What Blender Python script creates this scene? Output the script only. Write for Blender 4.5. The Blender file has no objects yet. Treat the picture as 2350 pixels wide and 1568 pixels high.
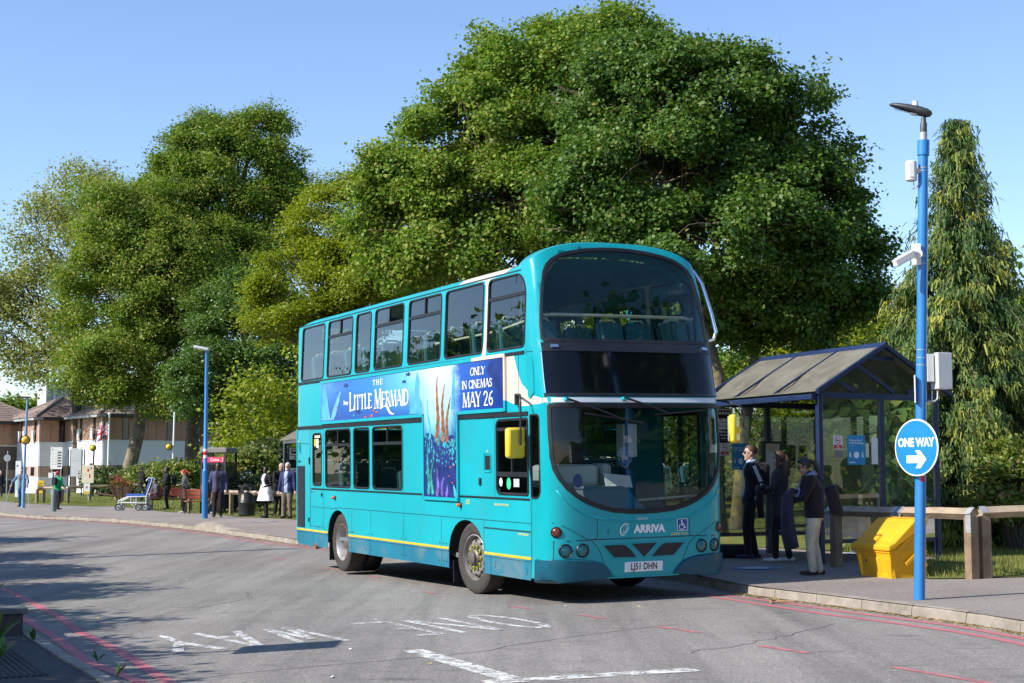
import bpy, bmesh, math, random
import numpy as np
from mathutils import Vector, Matrix, geometry
from math import sin, cos, pi, sqrt, radians, atan2
random.seed(7)
rng = np.random.default_rng(7)
scene = bpy.context.scene
COL = scene.collection
# ------------------------------------------------------------------ camera
CAM_H = 1.5
PITCH = 0.0905536
cam_data = bpy.data.cameras.new("camera")
cam_data.sensor_width = 36.0
cam_data.lens = 53.0585
cam_data.clip_start = 0.1
cam_data.clip_end = 3000.0
cam = bpy.data.objects.new("camera", cam_data)
cam.location = (0, 0, CAM_H)
cam.rotation_euler = (pi / 2 + PITCH, 0, 0)
COL.objects.link(cam)
scene.camera = cam
# ------------------------------------------------------------------ sky and sun
SUN_AZ = radians(246.0)      # clockwise from +Y
SUN_EL = radians(37.5)
world = bpy.data.worlds.new("World")
scene.world = world
world.use_nodes = True
nt = world.node_tree
nt.nodes.clear()
w_out = nt.nodes.new("ShaderNodeOutputWorld")
w_bg = nt.nodes.new("ShaderNodeBackground")
w_sky = nt.nodes.new("ShaderNodeTexSky")
w_sky.sky_type = 'NISHITA'
w_sky.sun_disc = False
w_sky.sun_elevation = SUN_EL
w_sky.sun_rotation = SUN_AZ
w_sky.altitude = 100
w_sky.air_density = 1.0
w_sky.dust_density = 0.1
w_sky.ozone_density = 2.5
w_bg.inputs[1].default_value = 0.125
w_hsv = nt.nodes.new("ShaderNodeHueSaturation")
w_hsv.inputs["Saturation"].default_value = 1.0
w_mul = nt.nodes.new("ShaderNodeMix")
w_mul.data_type = 'RGBA'
w_mul.blend_type = 'MULTIPLY'
w_mul.inputs[0].default_value = 1.0
w_mul.inputs[7].default_value = (0.98, 1.0, 1.10, 1)
nt.links.new(w_sky.outputs[0], w_hsv.inputs["Color"])
nt.links.new(w_hsv.outputs[0], w_mul.inputs[6])
nt.links.new(w_mul.outputs[2], w_bg.inputs[0])
nt.links.new(w_bg.outputs[0], w_out.inputs[0])
sun_data = bpy.data.lights.new("sun", 'SUN')
sun_data.energy = 4.6
sun_data.angle = radians(0.53)
sun_data.color = (1.0, 0.95, 0.86)
sun = bpy.data.objects.new("sun", sun_data)
to_sun = Vector((sin(SUN_AZ) * cos(SUN_EL), cos(SUN_AZ) * cos(SUN_EL), sin(SUN_EL)))
sun.rotation_euler = to_sun.to_track_quat('Z', 'Y').to_euler()
sun.location = to_sun * 100
COL.objects.link(sun)
vs = scene.view_settings
vs.view_transform = 'Standard'
vs.look = 'None'
vs.gamma = 1.0
vs.use_curve_mapping = False
vs.exposure = 0.70
scene.cycles.max_bounces = 10
scene.cycles.transparent_max_bounces = 24
scene.cycles.caustics_reflective = False
scene.cycles.caustics_refractive = False
scene.cycles.use_denoising = True
# ------------------------------------------------------------------ helpers
SLOPE = 0.020058             # the whole site falls gently to the left
def gz(x, y):
 """height of the road surface"""
 r = max(0.0, y - 24.0)
 return SLOPE * x + 0.0125 * (sqrt(r * r + 16.0) - 4.0)
KERB = 0.12
def pv(x, y):
 """height of the pavement: it lifts a little to a boarding platform at the shelter"""
 return gz(x, y) + KERB + 0.05 * math.exp(-((x - 4.0) ** 2 + (y - 24.4) ** 2) / 12.0)
FPX = 6036.874 / 1.743       # focal length in pixels of a 2350 px wide view
def at(px, py, Y):
 """world point that stands at distance Y behind a point of the 2350 x 1568 view"""
 X = (px - 1175.0) / FPX
 Z = -(py - 784.0) / FPX
 dy = cos(PITCH) - Z * sin(PITCH)
 dz = sin(PITCH) + Z * cos(PITCH)
 return Vector((X / dy * Y, Y, CAM_H + dz / dy * Y))
MATS = {}
def nodes_of(name):
 m = bpy.data.materials.new(name)
 m.use_nodes = True
 t = m.node_tree
 t.nodes.clear()
 out = t.nodes.new("ShaderNodeOutputMaterial")
 MATS[name] = m
 return m, t, out
def N(t, kind, **kw):
 n = t.nodes.new(kind)
 for k, v in kw.items():
  setattr(n, k, v)
 return n
def noise(t, scale, detail=3.0, rough=0.55, coord=None, dist=0.0):
 n = N(t, "ShaderNodeTexNoise")
 n.inputs["Scale"].default_value = scale
 n.inputs["Detail"].default_value = detail
 n.inputs["Roughness"].default_value = rough
 n.inputs["Distortion"].default_value = dist
 if coord is not None:
  t.links.new(coord, n.inputs["Vector"])
 return n
def ramp(t, fac, stops):
 r = N(t, "ShaderNodeValToRGB")
 e = r.color_ramp.elements
 while len(e) < len(stops):
  e.new(0.5)
 for k, (p, c) in enumerate(stops):
  e[k].position = p
  e[k].color = c if len(c) == 4 else (*c, 1)
 t.links.new(fac, r.inputs[0])
 return r
def mixc(t, fac, a, b, mode='MIX'):
 m = N(t, "ShaderNodeMix", data_type='RGBA', blend_type=mode)
 for sock, v in ((m.inputs[0], fac), (m.inputs[6], a), (m.inputs[7], b)):
  if isinstance(v, (int, float)):
   sock.default_value = v
  elif isinstance(v, tuple):
   sock.default_value = (*v[:3], 1)
  else:
   t.links.new(v, sock)
 return m.outputs[2]
def pmat(name, col, rough=0.5, metal=0.0, var=0.12, vs_=3.0, bump=0.0, bs=60.0, spec=0.5, coat=0.0, coat_r=0.05, dirt=None, sheen=0.0):
 """painted / woven / cast material: base colour broken up by noise, a little relief"""
 m, t, out = nodes_of(name)
 b = N(t, "ShaderNodeBsdfPrincipled")
 tc = N(t, "ShaderNodeTexCoord")
 n1 = noise(t, vs_, 4.0, 0.6, tc.outputs["Object"])
 lo = tuple(c * (1 - var) for c in col)
 hi = tuple(min(1, c * (1 + var)) for c in col)
 r = ramp(t, n1.outputs[0], [(0.3, lo), (0.7, hi)])
 c = r.outputs[0]
 if dirt:
  n3 = noise(t, dirt[1], 5.0, 0.65, tc.outputs["Object"], 0.6)
  rr = ramp(t, n3.outputs[0], [(dirt[2], (0, 0, 0)), (dirt[2] + 0.18, (1, 1, 1))])
  c = mixc(t, rr.outputs[0], c, dirt[0])
 t.links.new(c, b.inputs["Base Color"])
 rv = ramp(t, n1.outputs[0], [(0.3, (rough * 0.85,) * 3), (0.7, (min(1, rough * 1.15),) * 3)])
 t.links.new(rv.outputs[0], b.inputs["Roughness"])
 b.inputs["Metallic"].default_value = metal
 b.inputs["Specular IOR Level"].default_value = spec
 b.inputs["Coat Weight"].default_value = coat
 b.inputs["Coat Roughness"].default_value = coat_r
 b.inputs["Sheen Weight"].default_value = sheen
 if bump:
  n2 = noise(t, bs, 4.0, 0.6, tc.outputs["Object"])
  bp = N(t, "ShaderNodeBump")
  bp.inputs["Strength"].default_value = bump
  bp.inputs["Distance"].default_value = 0.01
  t.links.new(n2.outputs[0], bp.inputs["Height"])
  t.links.new(bp.outputs[0], b.inputs["Normal"])
 t.links.new(b.outputs[0], out.inputs[0])
 return m
def glassmat(name, tint, refl=1.0, milky=0.0, milk=(0.3, 0.32, 0.28), ripple=0.0, rough=0.0, streak=0.0):
 """thin pane: clear with a tint, mirror-like at a glance, optionally dusty"""
 m, t, out = nodes_of(name)
 tr = N(t, "ShaderNodeBsdfTransparent")
 tr.inputs[0].default_value = (*tint, 1)
 gl = N(t, "ShaderNodeBsdfGlossy")
 gl.inputs["Roughness"].default_value = rough
 gl.inputs["Color"].default_value = (0.95, 0.98, 1, 1)
 fr = N(t, "ShaderNodeFresnel")
 fr.inputs[0].default_value = 1.55
 mu = N(t, "ShaderNodeMath", operation='MULTIPLY')
 t.links.new(fr.outputs[0], mu.inputs[0])
 mu.inputs[1].default_value = refl
 mu.use_clamp = True
 mx = N(t, "ShaderNodeMixShader")
 t.links.new(mu.outputs[0], mx.inputs[0])
 t.links.new(tr.outputs[0], mx.inputs[1])
 t.links.new(gl.outputs[0], mx.inputs[2])
 tc = N(t, "ShaderNodeTexCoord")
 if ripple:
  n2 = noise(t, 2.2, 2.0, 0.5, tc.outputs["Object"])
  bp = N(t, "ShaderNodeBump")
  bp.inputs["Strength"].default_value = ripple
  bp.inputs["Distance"].default_value = 0.02
  t.links.new(n2.outputs[0], bp.inputs["Height"])
  t.links.new(bp.outputs[0], gl.inputs["Normal"])
 last = mx
 if milky:
  df = N(t, "ShaderNodeBsdfDiffuse")
  df.inputs[0].default_value = (*milk, 1)
  n3 = noise(t, 1.6, 5.0, 0.65, tc.outputs["Object"], 0.4)
  r = ramp(t, n3.outputs[0], [(0.3, (milky * 0.55,) * 3), (0.75, (min(1, milky * 1.5),) * 3)])
  m2 = N(t, "ShaderNodeMixShader")
  t.links.new(r.outputs[0], m2.inputs[0])
  t.links.new(mx.outputs[0], m2.inputs[1])
  t.links.new(df.outputs[0], m2.inputs[2])
  last = m2
 t.links.new(last.outputs[0], out.inputs[0])
 return m
class MB:
 """collects shapes that become ONE mesh"""
 def __init__(s, origin=None):
  s.v, s.f, s.m = [], [], []
  s.o = Vector(origin) if origin is not None else None
 def add(s, verts, faces, mi=0):
  k = len(s.v)
  s.v.extend([tuple(p) for p in verts])
  for q in faces:
   s.f.append(tuple(i + k for i in q))
   s.m.append(mi)
 def box(s, c, d, R=None, mi=0):
  c = Vector(c)
  pts = []
  for x, y, z in ((-1, -1, -1), (1, -1, -1), (1, 1, -1), (-1, 1, -1), (-1, -1, 1), (1, -1, 1), (1, 1, 1), (-1, 1, 1)):
   p = Vector((x * d[0] / 2, y * d[1] / 2, z * d[2] / 2))
   pts.append(c + (R @ p if R is not None else p))
  s.add(pts, [(0, 3, 2, 1), (4, 5, 6, 7), (0, 1, 5, 4), (1, 2, 6, 5), (2, 3, 7, 6), (3, 0, 4, 7)], mi)
  return s
 def hexa(s, p, mi=0):
  s.add(p, [(0, 3, 2, 1), (4, 5, 6, 7), (0, 1, 5, 4), (1, 2, 6, 5), (2, 3, 7, 6), (3, 0, 4, 7)], mi)
  return s
 def tube(s, path, r, n=8, mi=0, cap=True, flat=None):
  path = [Vector(p) for p in path]
  rs = list(r) if isinstance(r, (list, tuple)) else [r] * len(path)
  rings = []
  prev = None
  for i, p in enumerate(path):
   a = path[max(0, i - 1)]
   b = path[min(len(path) - 1, i + 1)]
   d = (b - a)
   if d.length < 1e-9:
    d = Vector((0, 0, 1))
   d.normalize()
   if prev is None:
    up = Vector((0, 0, 1)) if abs(d.z) < 0.9 else Vector((1, 0, 0))
    x = d.cross(up).normalized()
   else:
    x = prev - d * prev.dot(d)
    x = x.normalized() if x.length > 1e-6 else d.orthogonal().normalized()
   prev = x
   y = d.cross(x)
   rings.append([p + x * (cos(2 * pi * k / n) * rs[i]) + y * (sin(2 * pi * k / n) * rs[i] * (flat or 1)) for k in range(n)])
  vs_ = [q for ring in rings for q in ring]
  fs = []
  for i in range(len(rings) - 1):
   for k in range(n):
    a, b = i * n + k, i * n + (k + 1) % n
    fs.append((a, b, b + n, a + n))
  if cap:
   fs.append(tuple(range(n - 1, -1, -1)))
   fs.append(tuple((len(rings) - 1) * n + k for k in range(n)))
  s.add(vs_, fs, mi)
  return s
 def lathe(s, prof, c=(0, 0, 0), R=None, n=24, mi=0, close=False, cap=False):
  """prof: (radius, height) pairs round the local Z axis"""
  c = Vector(c)
  vs_, fs = [], []
  for (r, h) in prof:
   for k in range(n):
    p = Vector((r * cos(2 * pi * k / n), r * sin(2 * pi * k / n), h))
    vs_.append(c + (R @ p if R is not None else p))
  m = len(prof)
  for i in range(m - 1 + (1 if close else 0)):
   for k in range(n):
    a, b = i * n + k, i * n + (k + 1) % n
    a2, b2 = ((i + 1) % m) * n + k, ((i + 1) % m) * n + (k + 1) % n
    fs.append((a, b, b2, a2))
  if cap and not close:
   if prof[0][0] > 1e-6:
    fs.append(tuple(range(n - 1, -1, -1)))
   if prof[-1][0] > 1e-6:
    fs.append(tuple((m - 1) * n + k for k in range(n)))
  s.add(vs_, fs, mi)
  return s
 def prism(s, poly, vec, mi=0):
  """poly: planar 3D outline, extruded along vec"""
  poly = [Vector(p) for p in poly]
  vec = Vector(vec)
  n = len(poly)
  nrm = Vector((0, 0, 0))
  for i in range(n):
   nrm += poly[i].cross(poly[(i + 1) % n])
  flip = nrm.dot(vec) > 0
  fs = [tuple(range(n)), tuple(range(2 * n - 1, n - 1, -1))]
  for i in range(n):
   j = (i + 1) % n
   fs.append((i, i + n, j + n, j))
  if flip:
   fs = [tuple(reversed(q)) for q in fs]
  s.add(poly + [p + vec for p in poly], fs, mi)
  return s
 def ell(s, c, r, nu=12, nv=8, R=None, mi=0):
  c = Vector(c)
  vs_, fs = [], []
  for j in range(nv + 1):
   th = pi * j / nv
   for k in range(nu):
    a = 2 * pi * k / nu
    p = Vector((r[0] * sin(th) * cos(a), r[1] * sin(th) * sin(a), r[2] * cos(th)))
    vs_.append(c + (R @ p if R is not None else p))
  for j in range(nv):
   for k in range(nu):
    a, b = j * nu + k, j * nu + (k + 1) % nu
    fs.append((a, a + nu, b + nu, b))
  s.add(vs_, fs, mi)
  return s
 def build(s, name, mats, parent=None, smooth=None, bevel=0.0, kind=None, weld=False):
  me = bpy.data.meshes.new(name)
  v = s.v if s.o is None else [tuple(Vector(p) - s.o) for p in s.v]
  me.from_pydata(v, [], s.f)
  if not isinstance(mats, (list, tuple)):
   mats = [mats]
  for m in mats:
   me.materials.append(MATS[m] if isinstance(m, str) else m)
  if len(mats) > 1:
   me.polygons.foreach_set("material_index", s.m)
  if weld:
   b = bmesh.new()
   b.from_mesh(me)
   bmesh.ops.remove_doubles(b, verts=b.verts, dist=1e-5)
   b.to_mesh(me)
   b.free()
  if smooth is not None:
   me.polygons.foreach_set("use_smooth", [True] * len(me.polygons))
   if smooth < 180:
    me.set_sharp_from_angle(angle=radians(smooth))
  me.update()
  o = bpy.data.objects.new(name, me)
  COL.objects.link(o)
  if parent is not None:
   o.parent = parent
  elif s.o is not None:
   o.location = s.o
  if bevel:
   bm_ = o.modifiers.new("edge", 'BEVEL')
   bm_.width = bevel
   bm_.segments = 2
   bm_.limit_method = 'ANGLE'
   bm_.angle_limit = radians(35)
  if kind:
   o["kind"] = kind
  return o
def tag(o, label=None, cat=None, group=None, kind=None):
 if label:
  o["label"] = label
 if cat:
  o["category"] = cat
 if group:
  o["group"] = group
 if kind:
  o["kind"] = kind
 return o
def thing(name, label, cat, loc=(0, 0, 0), rz=0.0, group=None):
 o = bpy.data.objects.new(name, None)
 o.empty_display_size = 0.2
 o.location = loc
 o.rotation_euler = (0, 0, rz)
 COL.objects.link(o)
 return tag(o, label, cat, group)
def reuse(o, parent=None, name=None):
 """a copy of one object that shares its mesh"""
 c = o.copy()
 COL.objects.link(c)
 if parent is not None:
  c.parent = parent
 return c
def copy_tree(o, parent=None):
 c = o.copy()
 COL.objects.link(c)
 if parent is not None:
  c.parent = parent
 for ch in [k for k in bpy.data.objects if k.parent == o]:
  copy_tree(ch, c)
 return c
def Rz(a):
 return Matrix.Rotation(a, 3, 'Z')
def Rx(a):
 return Matrix.Rotation(a, 3, 'X')
def Ry(a):
 return Matrix.Rotation(a, 3, 'Y')
def inpoly(pts, poly):
 """vectorised point in polygon"""
 pts = np.asarray(pts, float)
 x, y = pts[:, 0], pts[:, 1]
 r = np.zeros(len(pts), bool)
 n = len(poly)
 for i in range(n):
  x0, y0 = poly[i]
  x1, y1 = poly[(i + 1) % n]
  c = ((y0 > y) != (y1 > y))
  with np.errstate(divide='ignore', invalid='ignore'):
   xi = (x1 - x0) * (y - y0) / ((y1 - y0) if y1 != y0 else 1e-12) + x0
  r ^= c & (x < xi)
 return r
def cdt(outer, holes=(), grid=None, lines=()):
 """triangles of a 2D region with holes, optional interior grid points and constraint lines"""
 vs_, es = [], []
 def loop(P, closed=True):
  k = len(vs_)
  vs_.extend([Vector(p) for p in P])
  n = len(P)
  for i in range(n if closed else n - 1):
   es.append((k + i, k + (i + 1) % n))
 loop(outer)
 for h in holes:
  loop(h)
 for l in lines:
  loop(l, False)
 if grid:
  xs = [p[0] for p in outer]
  ys = [p[1] for p in outer]
  gx = np.arange(min(xs) + grid[0] * 0.5, max(xs), grid[0])
  gy = np.arange(min(ys) + grid[1] * 0.5, max(ys), grid[1])
  G = np.array([(a, b) for a in gx for b in gy]) if len(gx) and len(gy) else np.zeros((0, 2))
  if len(G):
   ok = inpoly(G, outer)
   for h in holes:
    ok &= ~inpoly(G, h)
   for p in G[ok]:
    vs_.append(Vector(p))
 V, E, F, *_ = geometry.delaunay_2d_cdt(vs_, es, [], 0, 1e-6)
 P = np.array([(v[0], v[1]) for v in V])
 F = [f for f in F if len(f) == 3]
 cen = np.array([P[list(f)].mean(axis=0) for f in F])
 ok = inpoly(cen, outer)
 for h in holes:
  ok &= ~inpoly(cen, h)
 F = [f for f, o_ in zip(F, ok) if o_]
 return P, F
def rrect(x0, y0, x1, y1, r, n=5):
 """rounded rectangle, counter-clockwise; r a number or four (bl, br, tr, tl)"""
 rr = r if isinstance(r, (list, tuple)) else [r] * 4
 pts = []
 for (cx, cy, a0, q) in ((x0 + rr[0], y0 + rr[0], pi, rr[0]), (x1 - rr[1], y0 + rr[1], 1.5 * pi, rr[1]), (x1 - rr[2], y1 - rr[2], 0, rr[2]), (x0 + rr[3], y1 - rr[3], 0.5 * pi, rr[3])):
  for k in range(n + 1):
   a = a0 + 0.5 * pi * k / n
   pts.append((cx + q * cos(a), cy + q * sin(a)))
 return pts
def inset(P, d):
 """outline moved inwards by d (counter-clockwise input)"""
 n = len(P)
 out = []
 for i in range(n):
  p = Vector(P[i])
  a = p - Vector(P[i - 1])
  b = Vector(P[(i + 1) % n]) - p
  a = a.normalized() if a.length > 1e-9 else b.normalized()
  b = b.normalized() if b.length > 1e-9 else a
  na, nb = Vector((-a.y, a.x)), Vector((-b.y, b.x))
  m = na + nb
  m = m / max(m.length_squared, 0.5) * 2 if m.length > 1e-6 else na
  out.append(tuple(p + m * d))
 return out
def sheet(name, poly, h, m, kind='structure', grid=3.0, holes=(), zf=None, parent=None):
 """flat ground sheet that follows the fall of the site"""
 P, F = cdt(poly, holes, (grid, grid))
 mb = MB()
 zz = zf or gz
 mb.add([(x, y, zz(x, y) + h) for x, y in P], F)
 o = mb.build(name, m, parent, smooth=180)
 if kind:
  o["kind"] = kind
 return o
def text_mesh(s, size=1.0, bold=0.0, sx=1.0, align='CENTER'):
 """2D outline of a piece of lettering as verts and faces (x right, y up)"""
 cu = bpy.data.curves.new("letters", 'FONT')
 cu.body = s
 cu.size = size
 cu.offset = bold
 cu.align_x = align
 cu.align_y = 'CENTER'
 cu.resolution_u = 3
 o = bpy.data.objects.new("letters", cu)
 COL.objects.link(o)
 dg = bpy.context.evaluated_depsgraph_get()
 me = o.evaluated_get(dg).to_mesh()
 v = [(p.co.x * sx, p.co.y) for p in me.vertices]
 f = [tuple(q.vertices) for q in me.polygons]
 o.evaluated_get(dg).to_mesh_clear()
 bpy.data.objects.remove(o)
 bpy.data.curves.remove(cu)
 return v, f
def letters(name, s, org, ux, uy, size, m, parent=None, bold=0.0, sx=1.0, align='CENTER', off=0.0):
 """flat lettering on a plane given by origin and two unit axes"""
 v, f = text_mesh(s, size, bold, sx, align)
 org, ux, uy = Vector(org), Vector(ux), Vector(uy)
 n = ux.cross(uy)
 mb = MB()
 mb.add([org + ux * x + uy * y + n * off for x, y in v], f)
 return mb.build(name, m, parent)
# ------------------------------------------------------------------ materials
pmat("teal_paint", (0.006, 0.345, 0.405), 0.42, var=0.08, vs_=1.2, bump=0.25, bs=1.6, spec=0.25, coat=0.15, coat_r=0.06, dirt=((0.02, 0.30, 0.345), 0.9, 0.54))
pmat("front_teal", (0.006, 0.33, 0.375), 0.3, var=0.06, vs_=1.2, spec=0.3, coat=0.35, coat_r=0.04)
pmat("skirt_blue", (0.012, 0.16, 0.25), 0.45, var=0.12, vs_=1.5, spec=0.3, dirt=((0.12, 0.19, 0.22), 1.0, 0.52))
pmat("bumper_blue", (0.006, 0.085, 0.13), 0.35, var=0.1, vs_=2, spec=0.3, coat=0.12)
pmat("cream_paint", (0.66, 0.56, 0.45), 0.4, var=0.04, coat=0.2)
pmat("yellow_paint", (0.78, 0.47, 0.02), 0.4, var=0.06, coat=0.3)
pmat("letter_gold", (0.75, 0.62, 0.12), 0.5, var=0.05)
pmat("rubber", (0.012, 0.013, 0.016), 0.5, var=0.3, spec=0.4)
pmat("tyre_rubber", (0.055, 0.05, 0.046), 0.85, var=0.2, vs_=9, bump=0.3, bs=40, spec=0.2)
pmat("black_trim", (0.014, 0.015, 0.02), 0.35, var=0.2)
pmat("black_gloss", (0.003, 0.004, 0.006), 0.05, var=0.1, spec=0.35)
pmat("seam_dark", (0.004, 0.05, 0.06), 0.6, var=0.1)
pmat("underside", (0.006, 0.006, 0.007), 0.9, var=0.3)
pmat("mesh_grille", (0.02, 0.022, 0.022), 0.7, var=0.5, vs_=30, bump=0.6, bs=120)
pmat("rim_silver", (0.42, 0.41, 0.40), 0.45, metal=0.5, var=0.15, vs_=10, bump=0.1, dirt=((0.2, 0.12, 0.07), 7, 0.62))
pmat("rim_worn", (0.27, 0.245, 0.225), 0.5, metal=0.4, var=0.2, vs_=10, bump=0.1, dirt=((0.14, 0.09, 0.06), 6, 0.52))
pmat("hub_metal", (0.17, 0.15, 0.13), 0.5, metal=0.5, var=0.25, vs_=12)
pmat("nut_marker", (0.35, 0.4, 0.02), 0.5, var=0.2)
pmat("rust_lip", (0.22, 0.1, 0.05), 0.7, var=0.3, vs_=14)
pmat("white_metal", (0.78, 0.78, 0.77), 0.4, var=0.04)
pmat("white_print", (0.85, 0.85, 0.85), 0.5, var=0.02)
pmat("grey_white", (0.62, 0.64, 0.68), 0.35, var=0.05)
pmat("chrome", (0.75, 0.75, 0.76), 0.18, metal=1.0, var=0.05)
pmat("lamp_mirror", (0.85, 0.86, 0.9), 0.2, metal=0.55, var=0.05, bump=0.5, bs=40)
pmat("amber", (0.65, 0.12, 0.01), 0.25, var=0.1, coat=0.5)
pmat("amber_dark", (0.13, 0.025, 0.008), 0.2, var=0.2, coat=0.6)
pmat("mirror_yellow", (0.80, 0.56, 0.03), 0.4, var=0.04, coat=0.3)
pmat("seat_fabric", (0.03, 0.15, 0.19), 0.9, var=0.35, vs_=40)
pmat("seat_back", (0.045, 0.075, 0.08), 0.6, var=0.1)
pmat("rail_cream", (0.62, 0.62, 0.46), 0.35, var=0.05)
pmat("pole_blue_dark", (0.02, 0.09, 0.26), 0.35, var=0.08)
pmat("interior_grey", (0.16, 0.17, 0.18), 0.6, var=0.12)
pmat("interior_pale", (0.42, 0.45, 0.45), 0.6, var=0.08)
pmat("ceiling_pale", (0.09, 0.11, 0.115), 0.6, var=0.08)
pmat("dash_dark", (0.02, 0.021, 0.024), 0.6, var=0.2)
pmat("paper_white", (0.75, 0.75, 0.74), 0.7, var=0.04)
pmat("paper_red", (0.5, 0.03, 0.03), 0.6, var=0.08)
pmat("sign_blue", (0.015, 0.2, 0.62), 0.35, var=0.05, coat=0.3, dirt=((0.25, 0.42, 0.7), 3, 0.7))
pmat("poster_blue", (0.02, 0.25, 0.52), 0.5, var=0.05)
pmat("badge_blue", (0.02, 0.05, 0.26), 0.4, var=0.05)
pmat("green_sticker", (0.04, 0.55, 0.25), 0.5, var=0.05)
pmat("text_black", (0.01, 0.01, 0.012), 0.5, var=0.1)
pmat("plate_white", (0.78, 0.79, 0.8), 0.3, var=0.03)
glassmat("bus_glass", (0.76, 0.83, 0.82), 1.25, ripple=0.10)
glassmat("screen_glass", (0.82, 0.90, 0.89), 0.8, ripple=0.02)
glassmat("cab_glass", (0.70, 0.77, 0.76), 0.8, ripple=0.04)
glassmat("lens_glass", (0.92, 0.94, 0.95), 1.0)
# ------------------------------------------------------------------ the bus
fwd = Vector((0.432545, -0.901612, -0.000174))
nrm = Vector((-0.0200542, 0.0000121, 0.999799))
near = nrm.cross(fwd)                      # towards the kerb
PB = 0.0095                                # it stands a little nose-down
bx = (fwd - nrm * PB).normalized()
bz = bx.cross(near).normalized()
M = Matrix((bx, near, bz)).transposed().to_4x4()
M.translation = Vector((0.598308, 20.556589, 0.012))
bus = thing("double_decker_bus", "turquoise double decker bus with cream flash and blue film advert, standing at the kerb", "bus")
bus.matrix_world = M
HW0 = 1.25
def hw(w):
 return HW0 - 0.045 * max(0.0, w - 3.1)
def u_front(w):
 return float(np.interp(w, [.2, .4, .65, 1.0, 1.9, 2.45, 2.53, 3.09, 3.2, 4.1, 4.5], [2.28, 2.31, 2.335, 2.35, 2.36, 2.31, 2.285, 2.15, 2.09, 1.88, 1.72]))
def u_corner(w):
 return float(np.interp(w, [.2, .65, 1.9, 2.45, 2.6, 3.1, 3.85, 4.1, 4.5], [1.75, 1.785, 1.79, 1.77, 1.74, 1.70, 1.68, 1.55, 1.35]))
_q = np.linspace(0, pi / 2, 400) ** 1.0
_sq = np.sin(_q) ** 0.4
_cq = np.cos(_q) ** 0.4
def plan(w):
 D = u_front(w) - u_corner(w)
 y = hw(w) * _sq
 u = u_corner(w) + D * _cq
 L = np.concatenate([[0], np.cumsum(np.hypot(np.diff(y), np.diff(u)))])
 return y, u, L / L[-1]
SW = 1.62                                  # half width of the unrolled front
def fs(s, w):
 """front skin: s in -SW..SW (plus = kerb side), w height"""
 y, u, L = plan(w)
 k = min(abs(s) / SW, 1.0)
 return Vector((float(np.interp(k, L, u)), float(np.interp(k, L, y)) * (1 if s > 0 else -1), w))
def s_of(y, w):
 yy, u, L = plan(w)
 k = float(np.interp(min(abs(y), hw(w)), yy, L))
 return k * SW * (1 if y > 0 else -1)
def fy(P):
 """outline given as (y, w) in photograph sense (plus y = driver's side) -> (s, w)"""
 return [(s_of(-y, w), w) for y, w in P]
def off_side(u, w):
 return Vector((u, -hw(w), w))
def near_side(u, w):
 return Vector((u, hw(w), w))
def skin_n(S, a, b):
 e = 1e-3
 d1 = S(a + e, b) - S(a - e, b)
 d2 = S(a, b + e) - S(a, b - e)
 n = d1.cross(d2)
 return n.normalized() if n.length > 1e-12 else Vector((1, 0, 0))
OUTW = {off_side: 1.0, near_side: -1.0, fs: 1.0}
def on(S, a, b, off=0.0):
 p = S(a, b)
 if off:
  p = p + skin_n(S, a, b) * off * OUTW[S]
 return p
def skin(name, S, outer, holes, mats, regions=(), grid=None, parent=bus, off=0.0, smooth=None, lines=()):
 P, F = cdt(outer, holes, grid, [list(r[0]) + [r[0][0]] for r in regions] + list(lines))
 mb = MB()
 vs_ = [on(S, a, b, off) for a, b in P]
 if OUTW[S] < 0:
  F = [tuple(reversed(f)) for f in F]
 cen = np.array([P[list(f)].mean(axis=0) for f in F])
 idx = np.zeros(len(F), int)
 for poly, k in regions:
  idx[inpoly(cen, poly)] = k
 mb.add(vs_, F)
 mb.m = [int(i) for i in idx]
 return mb.build(name, mats, parent, smooth=smooth)
def gasket(S, P, w_=0.035, h=0.012, name="window_frame", m="rubber", parent=bus, inner=-0.02):
 secs = [(0.0, -0.004), (0.006, h * 0.8), (w_ * 0.5, h), (w_ - 0.006, h * 0.7), (w_, inner)]
 rings = [[on(S, a, b, o_) for a, b in inset(P, d)] for d, o_ in secs]
 n = len(P)
 mb = MB()
 vs_ = [p for r in rings for p in r]
 fs_ = []
 for i in range(len(rings) - 1):
  for k in range(n):
   a, b = i * n + k, i * n + (k + 1) % n
   q = (a, b, b + n, a + n)
   fs_.append(q if OUTW[S] > 0 else tuple(reversed(q)))
 mb.add(vs_, fs_)
 return mb.build(name, m, parent, smooth=50)
def bar(S, p, q, w_=0.03, h=0.008, name="window_bar", m="rubber", parent=bus, k=6, deep=0.02):
 """a flat strip along a straight line on the skin"""
 mb = MB()
 d = Vector((q[0] - p[0], q[1] - p[1])).normalized()
 nn = Vector((-d.y, d.x)) * w_ / 2
 top, base = [], []
 for i in range(k + 1):
  t = i / k
  a, b = p[0] + (q[0] - p[0]) * t, p[1] + (q[1] - p[1]) * t
  for sgn in (-1, 1):
   top.append(on(S, a + nn.x * sgn, b + nn.y * sgn, h))
   base.append(on(S, a + nn.x * sgn, b + nn.y * sgn, -deep))
 vs_ = top + base
 n2 = len(top)
 fs_ = []
 for i in range(k):
  a, b, c, d_ = 2 * i, 2 * i + 1, 2 * i + 3, 2 * i + 2
  fs_ += [(a, d_, c, b), (b, c, c + n2, b + n2), (d_, a, a + n2, d_ + n2)]
 fs_ += [(0, 1, 1 + n2, n2), (n2 - 1, n2 - 2, 2 * n2 - 2, 2 * n2 - 1)]
 if OUTW[S] < 0:
  fs_ = [tuple(reversed(f)) for f in fs_]
 mb.add(vs_, fs_)
 return mb.build(name, m, parent)
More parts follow.
